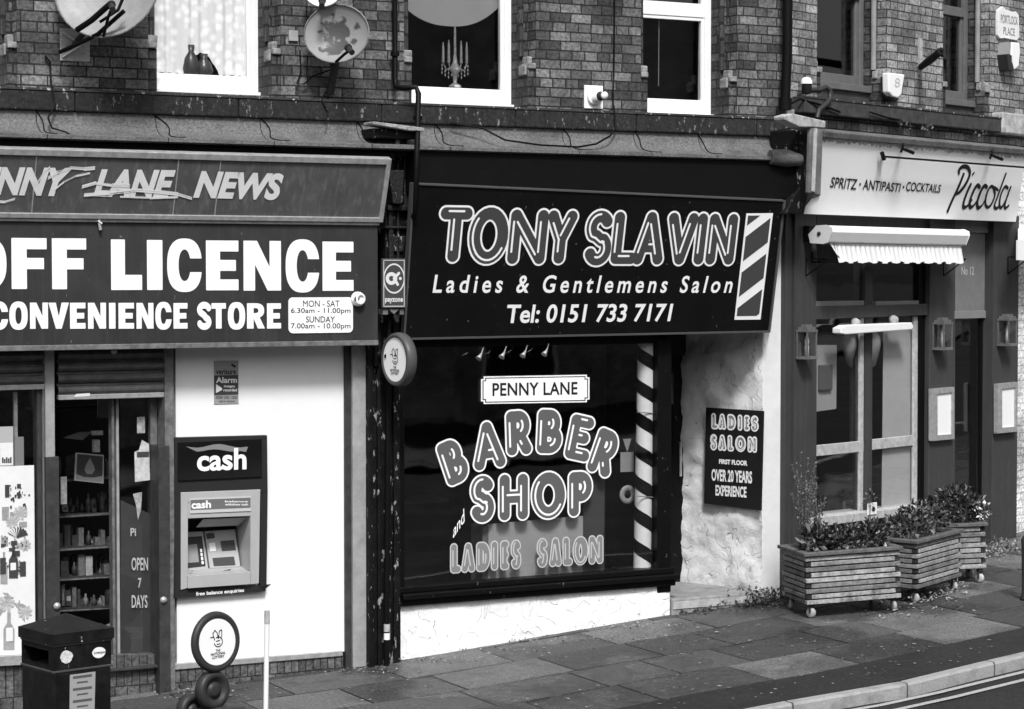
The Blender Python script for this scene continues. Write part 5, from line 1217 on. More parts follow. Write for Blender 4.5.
# dark bands between diagonal white stripes
import itertools
def clipband(lo, hi):
    """area of the emblem with lo < v + .22*u - ... < hi"""
    P = [(.07, .02), (.93, .02), (.93, .965), (.07, .965)]
    f = lambda p: p[1]+.205*p[0]
    for sgn, lim in ((1, lo), (-1, hi)):
        out = []
        for i in range(len(P)):
            a, b = P[i], P[(i+1) % len(P)]; fa, fb = sgn*(f(a)-lim), sgn*(f(b)-lim)
            if fa >= 0: out.append(a)
            if (fa >= 0) != (fb >= 0): t = fa/(fa-fb); out.append((a[0]+(b[0]-a[0])*t, a[1]+(b[1]-a[1])*t))
        P = out
        if not P: return P
    return P
for k in range(5):
    Pc = clipband(-.07+k*.335-.03, -.07+k*.335+.2)
    if len(Pc) > 2: q.pxp(T3, [bil(*p) for p in Pc], .0055, .0042)
q.build('pole_stripes', MATS['bubble_grey'], bs_)

# halogen lamps under the sign
for x, y in ((480, 356.5), (503, 355), (524, 354), (545.5, 352.5)):
    p = A.un(x, y, .1); lp = thing('spotlight', ['leftmost', 'second from left', 'third from left', 'rightmost'][(480, 503, 524, 545.5).index(x)]+' of four little spotlights under the black barber sign', 'spotlight', p, 'spotlights under the barber sign')
    q = MB(); q.tube([p+A.r*.03+Z*.07, p+A.r*.012+Z*.02], .006, 6); q.build('arm', M_alu, lp)
    q = MB(); dd = (-A.r*.6-Z*.7+A.n*.2).normalized(); q.lathe(p+A.r*.012+Z*.02, dd, [(.0, -.01), (.009, 0), (.012, .02), (.026, .05), (.022, .05), (.0, .035)], 14); q.build('shade', M_alu, lp)

# window plate PENNY LANE
pn = thing('street_name_plate', 'white PENNY LANE plate with notched corners on the barber window glass', 'sign', A.un(534, 403, .01))
def notch(x0, y0, x1, y1, c, sl):
    s = lambda x: (x-x0)*sl
    P = [(x0+c, y0), (x1-c, y0), (x1-c, y0+c), (x1, y0+c), (x1, y1-c), (x1-c, y1-c), (x1-c, y1), (x0+c, y1), (x0+c, y1-c), (x0, y1-c), (x0, y0+c), (x0+c, y0+c)]
    return [(x, y+s(x)) for x, y in P]
q = MB(); q.pxp(A, notch(481.2, 376.5, 589.5, 404, 2.6, -.017), .006, .0); q.build('plate', M_txt, pn)
q = MB(); q.pxp(A, notch(482.6, 377.8, 588.1, 402.7, 2.6, -.017), .0072, .006); q.build('border', M_txtblk, pn)
q = MB(); q.pxp(A, notch(483.6, 378.8, 587.1, 401.7, 2.6, -.017), .0084, .0072); q.build('field', M_txt, pn)
q = MB(); text_px(q, A, 'PENNY LANE', [(492.5, 383), (577.5, 381.8), (577.5, 394.5), (492.5, 396)], .0098, offset=.02, space=1.05); q.build('lettering', M_txtblk, pn)
# window lettering
wl_ = thing('window_lettering', 'outlined bubble lettering BARBER SHOP and LADIES SALON painted on the barber window', 'lettering', A.un(530, 575, -.01))
nW = -.010
bb = letters_px(A, nW, [('B', 440, 467, 437.5, 485.5, 20), ('A', 471, 505.5, 420, 470.5, 6), ('R', 505, 532.5, 409, 456.5, 2), ('B', 536, 563.5, 408, 455, -3), ('E', 566.5, 594, 414, 462, -13), ('R', 591, 617.5, 428, 477, -22)])
sh_ = letters_px(A, nW, [('S', 469, 496, 474, 524), ('H', 498, 529.5, 472.5, 521.5), ('O', 530.5, 566.5, 470.5, 520), ('P', 567.5, 594, 470, 517.5)])
M_wf = mat('bubble_grey_window', .10, .5)
bubble(A, nW, bb, .06, .046, wl_, M_txt, M_wf, M_txt, .0045, hi=.36)
bubble(A, nW, sh_, .06, .046, wl_, M_txt, M_wf, M_txt, .0045, hi=.36)
ls_ = letters_px(A, nW, [(c, a, b, 543-(a-450)*.058, 573.5-(a-450)*.066) for c, a, b in (('L', 450, 461.5), ('A', 461, 475.5), ('D', 476, 491), ('I', 491.5, 497.5), ('E', 500, 509.5), ('S', 510.5, 521.5), ('S', 536.5, 548), ('A', 549, 562), ('L', 562.5, 573), ('O', 572.5, 588.5), ('N', 588.5, 603.5))])
bubble(A, nW, ls_, .034, .024, wl_, MATS['lettering_grey'] if False else mat('outline_pale', .5, .5), mat('bubble_grey_small', .2, .5), mat('outline_pale2', .45, .5), .0032, hi=.5)
q = MB(); text_px(q, A, 'and', [(452.5, 527), (464, 508), (466.5, 519), (453, 538.5)], nW, offset=.01, shear=.3); q.build('small_lettering', M_txt, wl_)

# striped barber's pole
bp = thing('barber_pole', 'tall black and white striped barber pole at the right end of the display window', 'pole', A.un(642, 572, -.115))
pt_, pb_ = A.un(646.5, 338, -.115), A.un(642, 571, -.115)
L_ = (pb_-pt_).length; ax_p = (pt_-pb_).normalized(); q = MB(); S = 40; K = 120; rad = .073
xr = A.r; yr = ax_p.cross(xr).normalized(); xr = yr.cross(ax_p)
q.smooth = True
PITCH = L_/7.3
for j in range(K):
    for k in range(S):
        def P(j_, k_): an = 2*math.pi*k_/S; return pb_+ax_p*(L_*j_/K)+(xr*math.cos(an)+yr*math.sin(an))*rad
        q.mi = 0
        q.face([P(j, k), P(j, k+1), P(j+1, k+1), P(j+1, k)])
cyl = q.build('pole_body', M_white, bp)
def helix(mb, ph, w, r_):
    """a ribbon wound up the pole"""
    N_ = int(S*7.3)+30
    def Q(t, zoff):
        z = -PITCH+PITCH*t/(2*math.pi)*1.0+zoff; z2 = min(max(z, .0), L_); return pb_+ax_p*z2+(xr*math.cos(-t+ph)+yr*math.sin(-t+ph))*r_, z
    st = 2*math.pi/S
    for i in range(int((L_/PITCH+2)*S)):
        a, za = Q(i*st, 0); b, zb2 = Q((i+1)*st, 0); c, zc2 = Q((i+1)*st, w); d, zd = Q(i*st, w)
        if max(zc2, zd) <= 0 or min(za, zb2) >= L_: continue
        mb.face([a, b, c, d][::1])
q = MB(); q.smooth = True; helix(q, .6, PITCH*.44, rad+.0015); q.build('spiral_stripe', M_black, bp)
q = MB(); q.tube([pb_-ax_p*.03, pb_+ax_p*.01], .085, 20); q.build('base_cap', M_black, bp)
for y in (414, 498):
    q = MB(); q.tube([A.un(656, y, -.06), A.un(650, y-1, -.035), A.un(637, y-2, -.03)], .005, 6); q.tube([A.un(655.5, y-4, -.05), A.un(655.5, y+4, -.05)], .012, 6); q.build('bracket', M_alu, bp)

# ============================================================ BAR BUILDING (right, pale brick above a grey shopfront)
barb = thing('brick_building', 'paler brick terrace building with dark sash windows above the grey bar front', 'building', B.pt(0, h(3.6), 0))
bl = lambda px, py, n=0: B.loc(px, py, n)
bAL, bAR = bl(788, 60)[0], bl(1023, 60)[0]
lg_t = (bl(834, 100, .14)[1]+bl(997, 118, .14)[1])/2; lg_b = lg_t-.135
bu = lg_b-.22
opsB = [(bl(817, 40)[0], bl(887, 40)[0], bl(830, 90)[1]), (bl(943, 40)[0], bl(990, 40)[0]+.0, bl(950, 104)[1])]
q = MB(); xsB = [bAL]+[v for o in opsB for v in o[:2]]+[bAR]
for i in range(0, len(xsB), 2): q.box(B, xsB[i], xsB[i+1], lg_t-.1, bT, 0, -.4)
for l, r, bs0 in opsB: q.box(B, l, r, lg_t-.1, lg_t+.005, 0, -.4); q.box(B, l, r, 6.4, bT, 0, -.4)
q.box(B, bAL, bAR, bu, lg_t-.1, .03, -.4)
q.build('wall', M_brickB, barb)
q = MB(); q.box(B, bAL, bAR, bu, bT, -5, -5.1); q.box(B, bAR-.02, bAR, bu, bT, -.42, -5); q.box(B, bAL, bAL+.02, bu, bT, -.42, -5); q.box(B, bAL, bAR, bu-.05, bu, -.0, -5)
m_ = (opsB[0][1]+opsB[1][0])/2; q.box(B, m_-.04, m_+.04, bu, bT, -.42, -5); q.build('inner_wall', M_dark, barb)
q = MB(); q.prism(B, [(bAL, bT), (bAR, bT), (bAR, bT+.12), (bAL, bT+.12)], .3, -5.3)
q.face([B.pt(bAL, bT+.13, .3), B.pt(bAR, bT+.13, .3), B.pt(bAR, bT+1.9, -2.5), B.pt(bAL, bT+1.9, -2.5)]); q.face([B.pt(bAR, bT+.13, -5.3), B.pt(bAL, bT+.13, -5.3), B.pt(bAL, bT+1.9, -2.5), B.pt(bAR, bT+1.9, -2.5)]); q.build('roof', M_stone, barb)
q = MB(); x = bAL+.05; rr = random.Random(6); lgE = bl(1007, 120, .14)[0]
while x < lgE-.02:
    e = min(x+rr.uniform(.8, 1.1), lgE); q.box(B, x+.002, e-.002, lg_b+.0, lg_t+rr.uniform(-.004, .004), .14, -.01); x = e
q.build('sill_course', mat('stone_dark', .05, .8, var=.4, vscale=12, dirt=.4, dscale=4, bump=.5, chips=.1, ccol=.25, cscale=30), barb, bevel=.012)
q = MB(); q.box(B, bAL+.05, lgE, lg_t-.004, lg_t+.010, .147, .02); q.build('weathered_lip', M_lip, barb)
q = MB(); q.box(B, bl(1003, 125, .16)[0], bl(1023, 125)[0]-.003, bl(1012, 134, .16)[1], bl(1012, 113, .16)[1], .16, .031); q.build('corner_stone', M_stoneL, barb, bevel=.015)
M_sash = mat('sash_paint', .12, .5, var=.2)
for wi, (l, r, bs0) in enumerate(opsB):
    ST, d1, d2 = .075, .10, .2
    bc = bl(0, 0)[1]*0 + (bl(880, 78)[1] if wi == 0 else bl(985, 90)[1]); base = lg_t+.006
    q = MB()
    for s, e in ((l, l+ST), (r-ST, r)): q.box(B, s, e, bc, 6.4, -d1, -.4); q.box(B, s, e, base, bc, -.012, -.4)
    q.build('reveal', MATS['brick_reveal'], barb)
    q = MB()
    for s, e, sg in ((l, l+ST, 1), (r-ST, r, -1)):
        q.box(B, s+.002, e-.002, bc-.02, bc+.03, .012, -d1); q.box(B, s+.01, e-.012, bc+.03, bc+.085, -.03, -d1)
        if sg < 0: q.box(B, s-.018, s, bc-.0, bc+.07, -.05, -d1)
        q.build('stop_stone', M_stop, barb, bevel=.008); q = MB()
    for e in (l+ST, r-ST): q = MB(); q.tube([B.pt(e, bc+.08, -d1+.006), B.pt(e, 6.4, -d1+.006)], .026, 8); q.build('colonette', mat('colonette_pale', .24, .7, var=.25), barb)
    w0, w1 = l+ST-.01, r-ST+.01; n1 = -d2
    ws0 = bl(838, 84, n1)[1] if wi == 0 else bl(952, 100, n1)[1]
    fr = MB(); fr.box(B, w0, w0+.07, ws0, 6.4, n1, n1-.08); fr.box(B, w1-.07, w1, ws0, 6.4, n1, n1-.08); fr.box(B, w0+.07, w1-.07, ws0, ws0+.09, n1-.003, n1-.08)
    zt2 = bl(835, -4, n1)[1] if wi == 0 else bl(955, 16, n1)[1]
    fr.box(B, w0+.07, w1-.07, zt2, zt2+.09, n1-.003, n1-.08)
    f_ = fr.build('window', M_sash, barb, bevel=.006)
    q = MB(); q.box(B, w0+.07, w1-.07, ws0+.09, 6.4, n1-.04, n1-.046); q.build('pane', M_glassup, f_)
    q = MB(); q.box(B, w0+.07, w0+.11, ws0+.09, zt2, n1-.02, n1-.07); q.build('sash', M_sash, f_, bevel=.004); q = MB(); q.box(B, w1-.11, w1-.07, ws0+.09, zt2, n1-.02, n1-.07); q.build('sash', M_sash, f_, bevel=.004)
    q = MB(); q.box(B, w0-.06, w1+.06, lg_t-.02, ws0-.0605, n1+.06, n1-.1); q.build('sill_stone', MATS['stone_dark'], barb)
    q = MB(); q.prism(B, [(w0-.02, ws0-.06), (w1+.02, ws0-.06), (w1+.02, ws0-.001), (w0-.02, ws0-.001)], n1+.09, n1-.05); q.build('sill', M_sash, f_, bevel=.005)
# rounded lead and stone scraps at the junction
q = MB(); q.tube([A.un(770, 157, .36), A.un(786, 158, .38), A.un(800, 160, .36)], [.06, .075, .05], 12); tag(q.build('lead_roll', M_lead), 'lumpy end of the lead cove where it meets the pale bar fascia', 'lead roll')
# fittings on the upper wall
ab = thing('alarm_box', 'white tapering alarm box low on the pale brick pier between the two dark windows', 'alarm box', B.un(897, 100))
q = MB(); q.pxp(B, [(888.5, 72.5), (905, 74.5), (901.5, 95), (898, 98), (893, 96.5), (889, 92)], .10, .03); q.build('cover', M_upvc, ab, bevel=.012)
q = MB(); q.pxp(B, [(887, 76), (893, 92), (899, 99), (897, 101), (892, 100), (887, 92)], .07, .0); q.build('back_plate', M_rubber, ab, bevel=.005)
q = MB(); tpx(q, B, '8', 895, 78, 900, 87, .1035, offset=-.01); q.build('mark', mat('mark_pale', .5, .5), ab)
ab = thing('alarm_box', 'white and black alarm box below the street name plate at the right edge', 'alarm box', B.un(1013, 71))
q = MB(); q.pxp(B, [(1012, 42), (1020, 43), (1020.5, 52), (1019, 66), (1015, 70), (1011, 62)], .11, .03); q.build('cover', M_upvc, ab, bevel=.012)
q = MB(); q.pxp(B, [(1007, 54), (1012, 55), (1014, 71), (1009, 70)], .11, .0); q.build('back_plate', M_rubber, ab, bevel=.005)
q = MB(); q.pxp(B, [(1008, 42), (1012, 42), (1012, 54), (1007, 54)], .10, .0); q.build('side_cover', mat('side_grey', .3, .5), ab)
np_ = thing('street_name_plate', 'old white street name plate with worn lettering high on the pale brick corner', 'sign', B.un(1008, 40))
q = MB(); q.pxp(B, [(998.5, 10), (1001, 8), (1003, 6.5), (1006, 9.5), (1013, 12), (1016, 11.5), (1019, 15), (1019.5, 37), (1017, 40.5), (1006, 38), (1000, 38.5), (998, 35), (998, 20)], .03, 0); q.build('plate', mat('plate_enamel', .75, .4, dirt=.2, dscale=30), np_, bevel=.004)
q = MB(); text_px(q, B, 'PORTLOCK', [(1001, 14), (1018, 17), (1018, 25), (1001, 22.5)], .0335, offset=.0); text_px(q, B, 'PLACE', [(1003.5, 26.5), (1015, 28.5), (1015, 36), (1003.5, 34.5)], .0335, offset=.0); q.build('lettering', M_mid2, np_)
br = thing('wall_bracket', 'empty iron sign bracket with a raised dark arm on the pale brick pier', 'bracket', B.un(921, 70))
q = MB(); q.pxp(B, [(920, 38), (922.5, 38), (922.5, 75), (920, 75)], .02, 0); q.build('back_bar', M_stoneL, br)
q = MB(); q.tube([B.un(921, 67, .03), B.un(930, 60, .2), B.un(941, 51, .42)], [.03, .038, .034], 8); q.tube([B.un(941, 50, .42), B.un(942.5, 57, .42)], .012, 6); q.build('arm', M_black, br)
fl = thing('flood_light', 'small lamp with a white dome beside the thick drainpipe, on the dark sill course', 'lamp', B.un(806, 90, .1))
q = MB(); q.lathe(B.un(806.5, 84, .1), Z, [(.0, -.09), (.045, -.08), (.04, -.01), (.05, 0)], 16); q.build('base', M_rubber, fl)
q = MB(); q.lathe(B.un(806.5, 84, .1), Z, [(.05, 0), (.05, .02), (.035, .05), (0, .062)], 16); q.build('dome', M_upvc, fl)
q = MB(); q.tube([B.un(810, 90, .1), B.un(820, 90, .12), B.un(826, 87, .14), B.un(830, 90, .15), B.un(830, 99, .16), B.un(826, 104, .18), B.un(819, 110, .19), B.un(817, 118, .19)], .022, 8); tag(q.build('hose', M_rubber), 'thick black hose arching over the dark ledge beside the white domed lamp', 'hose')
q = MB(); q.tube([B.un(790, 104, .1), B.un(800, 99, .12), B.un(818, 104, .16), B.un(840, 112, .16)], .01, 6); q.tube([B.un(870, 112, .16), B.un(885, 117, .16), B.un(910, 122, .12)], .008, 6); tag(q.build('cable', M_black), 'loose black cables lying along the dark ledge over the bar fascia', 'cable')

# ---- grey bar front
M_picl = mat('grey_trim_light', .2, .5, var=.1)
pf_ = thing('shopfront', 'dark grey painted bar shopfront with tall glazed windows and a recessed door', 'shopfront', B.pt(1.5, h(5), 0))
zTop = bu+.0
def pb(name, pix, nf, nb, mt, par=pf_, bv=.004): q = MB(); q.pxp(B, pix, nf, nb); return q.build(name, mt, par, bevel=bv)
def pr_(name, x0, y0, x1, y1, nf, nb, mt, par=pf_, bv=.004): q = MB(); q.pxr(B, x0, y0, x1, y1, nf, nb); return q.build(name, mt, par, bevel=bv)
pr_('pilaster', 786, 150, 795, 625, .03, -.3, M_pic); pr_('pilaster', 795.5, 150, 814.5, 612, .06, -.3, M_pic)
pr_('pilaster', 930.5, 215, 953, 560, .05, -.12, M_pic); pr_('pilaster', 994, 215, 1016.5, 550, .06, -.06, M_pic); 
pr_('post', 990, 225, 993.8, 548, .01, -.12, M_picl)
pb('head', [(817, 210), (928, 214), (928, 240), (817, 240)], .0, -.3, M_pic); pb('door_head', [(952, 215), (990, 217), (990, 233), (952, 232)], .0, -.3, M_picl)
# window frames
NWB = -.03
pb('window_frame', [(814, 236), (817, 236), (816.5, 532), (813, 534)], NWB+.02, -.13, M_pic); pb('window_frame', [(865.5, 236), (873, 236), (872, 522), (864.8, 524)], NWB+.03, -.13, M_pic); pb('window_frame', [(919, 236), (930.5, 236), (930, 512), (918, 514)], NWB+.03, -.13, M_black)
pb('transom', [(814, 306.5), (930, 303.8), (930, 315), (814, 319.5)], NWB+.06, -.25, M_pic)
for x0, x1 in ((816, 864.5), (876, 919)): pb('light_sill', [(x0, 301.5), (x1, 300.5), (x1, 305.4), (x0, 306.4)], NWB+.035, -.2, M_picl)
wb = mat('pale_wood_bar', .42, .6, var=.3, vscale=18, dirt=.2, dscale=10)
pb('glazing_rail', [(815.5, 445.5), (863.8, 440.8), (863.8, 451.5), (815.5, 456.5)], NWB+.015, NWB-.005, wb); pb('glazing_rail', [(871.8, 439.5), (917, 434.8), (917, 445), (871.8, 450)], NWB+.015, NWB-.005, wb)
pb('glazing_bar', [(860.5, 318), (864.2, 318), (863.2, 512), (859.5, 512)], NWB+.02, NWB-.004, wb); pb('glazing_bar', [(914, 316), (918.5, 316), (917.5, 503), (913.5, 503)], NWB+.02, NWB-.004, wb)
pb('window_sill', [(812, 518), (927, 505), (927, 512), (812, 528)], .09, -.2, wb, bv=.006)
pb('stall_riser', [(812, 527), (928, 511), (928, 570), (812, 600)], .0, -.2, M_pic)
q = MB(); q.pxp(B, [(814, 236), (928, 236), (928, 512), (814, 526)], NWB, NWB-.006); q.build('pane', M_glass, pf_)
# door recess
pb('door_frame', [(952, 311), (990, 310.5), (990, 318), (952, 319)], -.02, -.12, M_picl); pb('door_frame', [(952.5, 232), (955.5, 232), (955, 552), (952, 553)], -.03, -.12, M_pic)
dr = thing('bar_door', 'dark glazed bar door below a grey fanlight marked No 12', 'door', B.un(972, 548, -.35))
pb('fanlight', [(955, 232), (988, 232.5), (988, 311), (955, 311)], -.035, -.06, mat('fanlight_grey', .17, .4, var=.2, vscale=3), dr)
q = MB(); tpx(q, B, 'No 12', 961.5, 266.5, 974, 275, -.033, offset=.01); q.build('lettering', mat('gilt_grey', .45, .4), dr)
pb('stile', [(981, 318), (990, 318), (990, 549), (981, 551)], -.05, -.09, M_black, dr); pb('stile', [(950, 318), (954, 318), (954, 555), (950, 556)], -.05, -.09, M_black, dr); pb('rail', [(953, 520), (979, 518), (979, 551), (953, 555)], -.05, -.09, M_black, dr)
q = MB(); q.pxp(B, [(953, 318), (979, 318), (979, 520), (953, 522)], -.065, -.071); q.build('pane', M_glass, dr)
q = MB(); q.box(B, bl(952, 550)[0], bl(991, 545)[0], 0, h(6.3)+.07, .0, -.125); q.build('door_step', M_slab, pf_)
# interior
q = MB(); bi0, bi1 = bl(795, 400)[0], bl(1017, 400)[0]
q.box(B, bi0, bi1, .33, .36, -.26, -3.6); q.build('bar_floor', M_darkf, pf_)
q = MB(); q.box(B, bi0, bi1, .36, 3.5, -3.6, -3.65); q.box(B, bi0, bi0+.02, .36, 3.5, -.31, -3.6); q.box(B, bi1-.02, bi1, .36, 3.5, -.31, -3.6); q.build('inner_wall', MATS['barber_wall'], pf_)
q = MB(); q.box(B, bi0, bi1, 3.0, 3.03, -.32, -3.6); q.build('ceiling', M_dark, pf_)
pb('inner_panel', [(884, 325), (914, 325), (914, 515), (882, 520)], -.06, -.07, mat('inner_white', .5, .7, var=.05)); pb('inner_panel', [(815, 345), (837, 345), (836.5, 409), (815, 412)], -.11, -.12, mat('inner_white2', .4, .7)); pb('inner_panel', [(851, 330), (861, 330), (861, 445), (851, 446)], -.38, -.4, M_int); 
q = MB(); q.pxr(B, 820.5, 365, 833, 390, -.08, -.109); q.build; wbx = tag(q.build('wall_box', mat('box_grey', .12, .5), bevel=.01), 'grey control box on the pale wall inside the bar window', 'box')
br_ = thing('barrel', 'dark ribbed barrel standing inside the lower left bar window', 'barrel', B.un(843, 520, -.5))
q = MB(); bc_ = B.un(843, 522, -.55); bc_.z = .36; ht_ = B.un(843, 474, -.55).z-.36; q.lathe(bc_, Z, [(0, 0), (.17, 0)]+[(.175+.035*math.sin(math.pi*k/16)+(.008 if k % 5 == 0 else 0), ht_*k/16) for k in range(17)]+[(0, ht_)], 28); q.build('staves', mat('barrel_grey', .1, .4, metal=.5, var=.3), br_)
# pendant lamps
for x, w, lab in ((852, 20, 'larger'), (873, 9, 'smaller, right-hand')):
    pl_ = thing('pendant_lamp', lab+' pale teardrop lampshade hanging inside the bar window', 'lamp', B.un(x, 350, -.3), 'pendant lamps in the bar window')
    r_ = w/2/100.0*(1.0 if w > 10 else 1.6); c_ = B.un(x, 350, -.17); q = MB(); q.lathe(c_, Z, [(.0, -.16), (r_*.35, -.14), (r_*.75, -.05), (r_, .05), (r_*.85, .13), (r_*.4, .165), (0, .17)], 24); q.build('shade', mat('shade_pale', .5, .4, var=.1), pl_)
    q = MB(); q.tube([c_+Z*.17, c_+Z*.9], .006, 6); q.build('cord', M_black, pl_)

# ---- fascia of the bar
T4 = tilted(B, 815, 131, 214, .40, .20)
fs = thing('fascia_sign', 'tilted white bar fascia with black script and the words SPRITZ ANTIPASTI COCKTAILS', 'sign', T4.un(910, 218))
M_fas = mat('fascia_white', .88, .5, var=.04, vscale=2, dirt=.08, dscale=2, dcol=.5, bump=.02)
TL_, BL_ = T4.loc(822.5, 137), T4.loc(804, 213.8); TR_, BR_ = T4.loc(1032, 160), T4.loc(1016, 221)
q = MB(); q.prism(T4, [BL_, (T4.loc(1016, 221)[0], BL_[1]), (T4.loc(1026, 155)[0], TL_[1]), TL_], 0, -.04); q.build('panel', M_fas, fs)
q = MB(); rr = random.Random(9)   # ragged scalloped flashing along the top
zt4 = TL_[1]; x = TL_[0]; xe = T4.loc(1026, 155)[0]
while x < xe:
    w = rr.uniform(.018, .034); d = rr.uniform(.02, .045); q.prism(T4, [(x, zt4+.01), (x+w*.95, zt4+.01), (x+w*.75, zt4-d), (x+w*.3, zt4-d*.9)], .012, .002); x += w
q.build('scalloped_flashing', M_stoneL, fs)
q = MB(); q.box(T4, TL_[0]-.02, xe, zt4+.0, zt4+.055, .03, -.10); q.build('top_flashing', M_lead, fs, bevel=.008)
q = MB(); q.face([T4.pt(BL_[0], BL_[1], -.04), T4.pt(T4.loc(1016, 221)[0], BL_[1], -.04), B.pt(bl(1016, 220)[0], T4.pt(*BL_).z, 0), B.pt(bl(804, 214)[0], T4.pt(*BL_).z, 0)]); q.build('underside', M_pic, fs)
q = MB(); 
text_px(q, T4, 'SPRITZ', [(831.5, 176.8), (858, 179.2), (856.5, 190), (829.8, 187.5)], .004, offset=.015, shear=.1)
text_px(q, T4, 'ANTIPASTI', [(863.5, 179), (901.5, 183.5), (900, 192.2), (862.5, 189.8)], .004, offset=.015, shear=.1)
text_px(q, T4, 'COCKTAILS', [(907, 181.5), (941.5, 184.8), (940, 193), (905.8, 191.2)], .004, offset=.015, shear=.1)
for x, y in ((860.2, 184.5), (903.6, 187.2)): a_, b_ = T4.loc(x, y, .004); q.prism(T4, [(a_-.011, b_-.011), (a_+.011, b_-.011), (a_+.011, b_+.011), (a_-.011, b_+.011)], .004, .001)
q.build('small_lettering', M_txtblk, fs)
# script word as brush strokes: pixel path with half-widths
def script(q, pl, n, strokes, dx=.0035):
    allp = [pl.loc(x, y, n) for s in strokes for x, y, _ in s]; X, Y = grid(min(p[0] for p in allp)-.05, max(p[0] for p in allp)+.05, min(p[1] for p in allp)-.05, max(p[1] for p in allp)+.05, dx); d = np.full(X.shape, 9.0)
    for s in strokes:
        P = [(Vector((*pl.loc(x, y, n), w))) for x, y, w in s]; Q = []
        for i in range(len(P)-1):
            p0, p1, p2, p3 = P[max(i-1, 0)], P[i], P[i+1], P[min(i+2, len(P)-1)]
            for k in range(6): t = k/6; Q.append(.5*((2*p1)+(p2-p0)*t+(2*p0-5*p1+4*p2-p3)*t*t+(3*p1-p0-3*p2+p3)*t**3))
        Q.append(P[-1])
        for a, b in zip(Q[:-1], Q[1:]): d = np.minimum(d, seg_d(X, Y, a, b)-(a.z+b.z)/2)
    contour(q, pl, n, d, X[0, 0], Y[0, 0], dx)
def S_(pts, ox=780, oy=90, k=.2383): return [(ox+x*k, oy+y*k, w) for x, y, w in pts]
w1, w2, w3 = .020, .012, .0155
strk = [S_([(752, 352, w2), (752, 335, w1), (768, 321, w1), (788, 325, w1), (797, 350, w1), (782, 390, w1), (757, 425, w1), (735, 440, w2)]), S_([(770, 355, w1), (748, 410, w1), (722, 465, w1), (704, 508, w1)]),
        S_([(800, 398, w1), (785, 430, w1), (770, 475, w1), (772, 493, w1), (788, 485, w2), (805, 462, w2)]), S_([(808, 355, w2), (814, 348, w2)]),
        S_([(838, 408, w1), (828, 400, w1), (812, 425, w1), (796, 470, w1), (800, 492, w1), (815, 482, w2), (833, 455, w2)]), S_([(868, 408, w1), (858, 402, w1), (843, 425, w1), (828, 470, w1), (832, 494, w1), (848, 484, w2), (864, 455, w2)]),
        S_([(898, 410, w3), (884, 405, w3), (868, 435, w3), (862, 475, w3), (872, 492, w3), (888, 478, w3), (902, 440, w3), (898, 410, w3), (915, 420, w2)]),
        S_([(948, 352, w3), (932, 395, w3), (912, 450, w3), (900, 485, w3), (908, 497, w3), (922, 485, w2)]),
        S_([(956, 412, w3), (944, 406, w3), (927, 440, w3), (921, 480, w3), (928, 494, w3), (942, 475, w3), (957, 440, w3)]), S_([(968, 408, w3), (956, 440, w3), (944, 480, w3), (946, 496, w3), (960, 485, w2)])]
q = MB(); script(q, T4, .004, strk); q.build('script_lettering', M_txtblk, fs)
ec = thing('console_bracket', 'weathered carved console with a stone cap at the left end of the white fascia', 'bracket', B.un(812, 215, .2))
q = MB(); q.pxp(B, [(811, 124), (823.5, 127), (821, 196), (809, 193)], .46, .42); q.build('shaft', mat('console_grey', .13, .7, var=.5, bump=.4), ec, bevel=.01)
q = MB(); q.pxp(B, [(815, 128), (817.5, 128.5), (815, 192), (812.5, 191)], .472, .46); q.build('fillet', M_stoneL, ec)
q = MB(); q.pxp(B, [(784.5, 116), (793, 113.5), (826, 121), (825.5, 128), (812, 127), (800, 127), (785, 120)], .47, .36); q.build('cap', M_stoneL, ec, bevel=.008)
q = MB(); q.pxp(B, [(797, 130), (810.5, 126), (809, 193), (804, 214), (786, 214), (792, 200), (800, 188)], .3, .02); q.build('side_scroll', M_oldblack, ec, bevel=.01)
q = MB(); q.pxp(B, [(809, 193), (821, 196), (812, 199), (800, 214), (790, 214)], .26, .05); q.build('foot', M_pic, ec, bevel=.008)
lr = thing('light_rail', 'long thin black light rail across the white bar fascia', 'rail', T4.un(950, 160, .12))
q = MB(); q.tube([T4.un(883, 156.5, .09), T4.un(1032, 168, .09)], .009, 8); q.tube([T4.un(883, 156.5, 0), T4.un(883, 156.5, .09)], .012, 8); q.tube([T4.un(882, 153, .04), T4.un(884, 159, .04)], .02, 8); q.build('rod', M_black, lr)
for x, y, lab in ((903, 149, 'left'), (992, 155.5, 'right')):
    s2 = thing('spotlight', lab+' of the two small black spotlights over the thin rail on the white fascia', 'spotlight', T4.un(x, y, .1), 'spotlights on the white fascia')
    q = MB(); q.tube([T4.un(x, y-6, .0), T4.un(x, y-2, .12), T4.un(x-2, y+3, .14)], .011, 6); q.build('arm', M_black, s2)
    q = MB(); q.tube([T4.un(x-1, y-.5, .14), T4.un(x+10, y+3.8, .14)], [.013, .017], 8); q.build('head', M_black, s2)
# gull perched? no: small pale roots of plants growing on the ledge
q = MB(); rr = random.Random(12)
for cx, cy in ((906, 128), (980, 136), (925, 131)):
    for k in range(26):
        p = B.un(cx+rr.uniform(-7, 7), cy-rr.uniform(-2, 5), .2+rr.uniform(-.05, .08)); d = Vector((rr.uniform(-1, 1), rr.uniform(-1, 1), rr.uniform(0, 1)))*.022; e = d.cross(Vector((rr.random(), rr.random(), .3))).normalized()*.01
        q.cur = rr.uniform(.2, .9); q.face([p, p+d+e, p+d*1.5, p+d-e])
tag(q.build('moss_tuft', M_litter), 'ragged little tufts of weed growing along the top of the white fascia', 'weeds', kind='stuff')
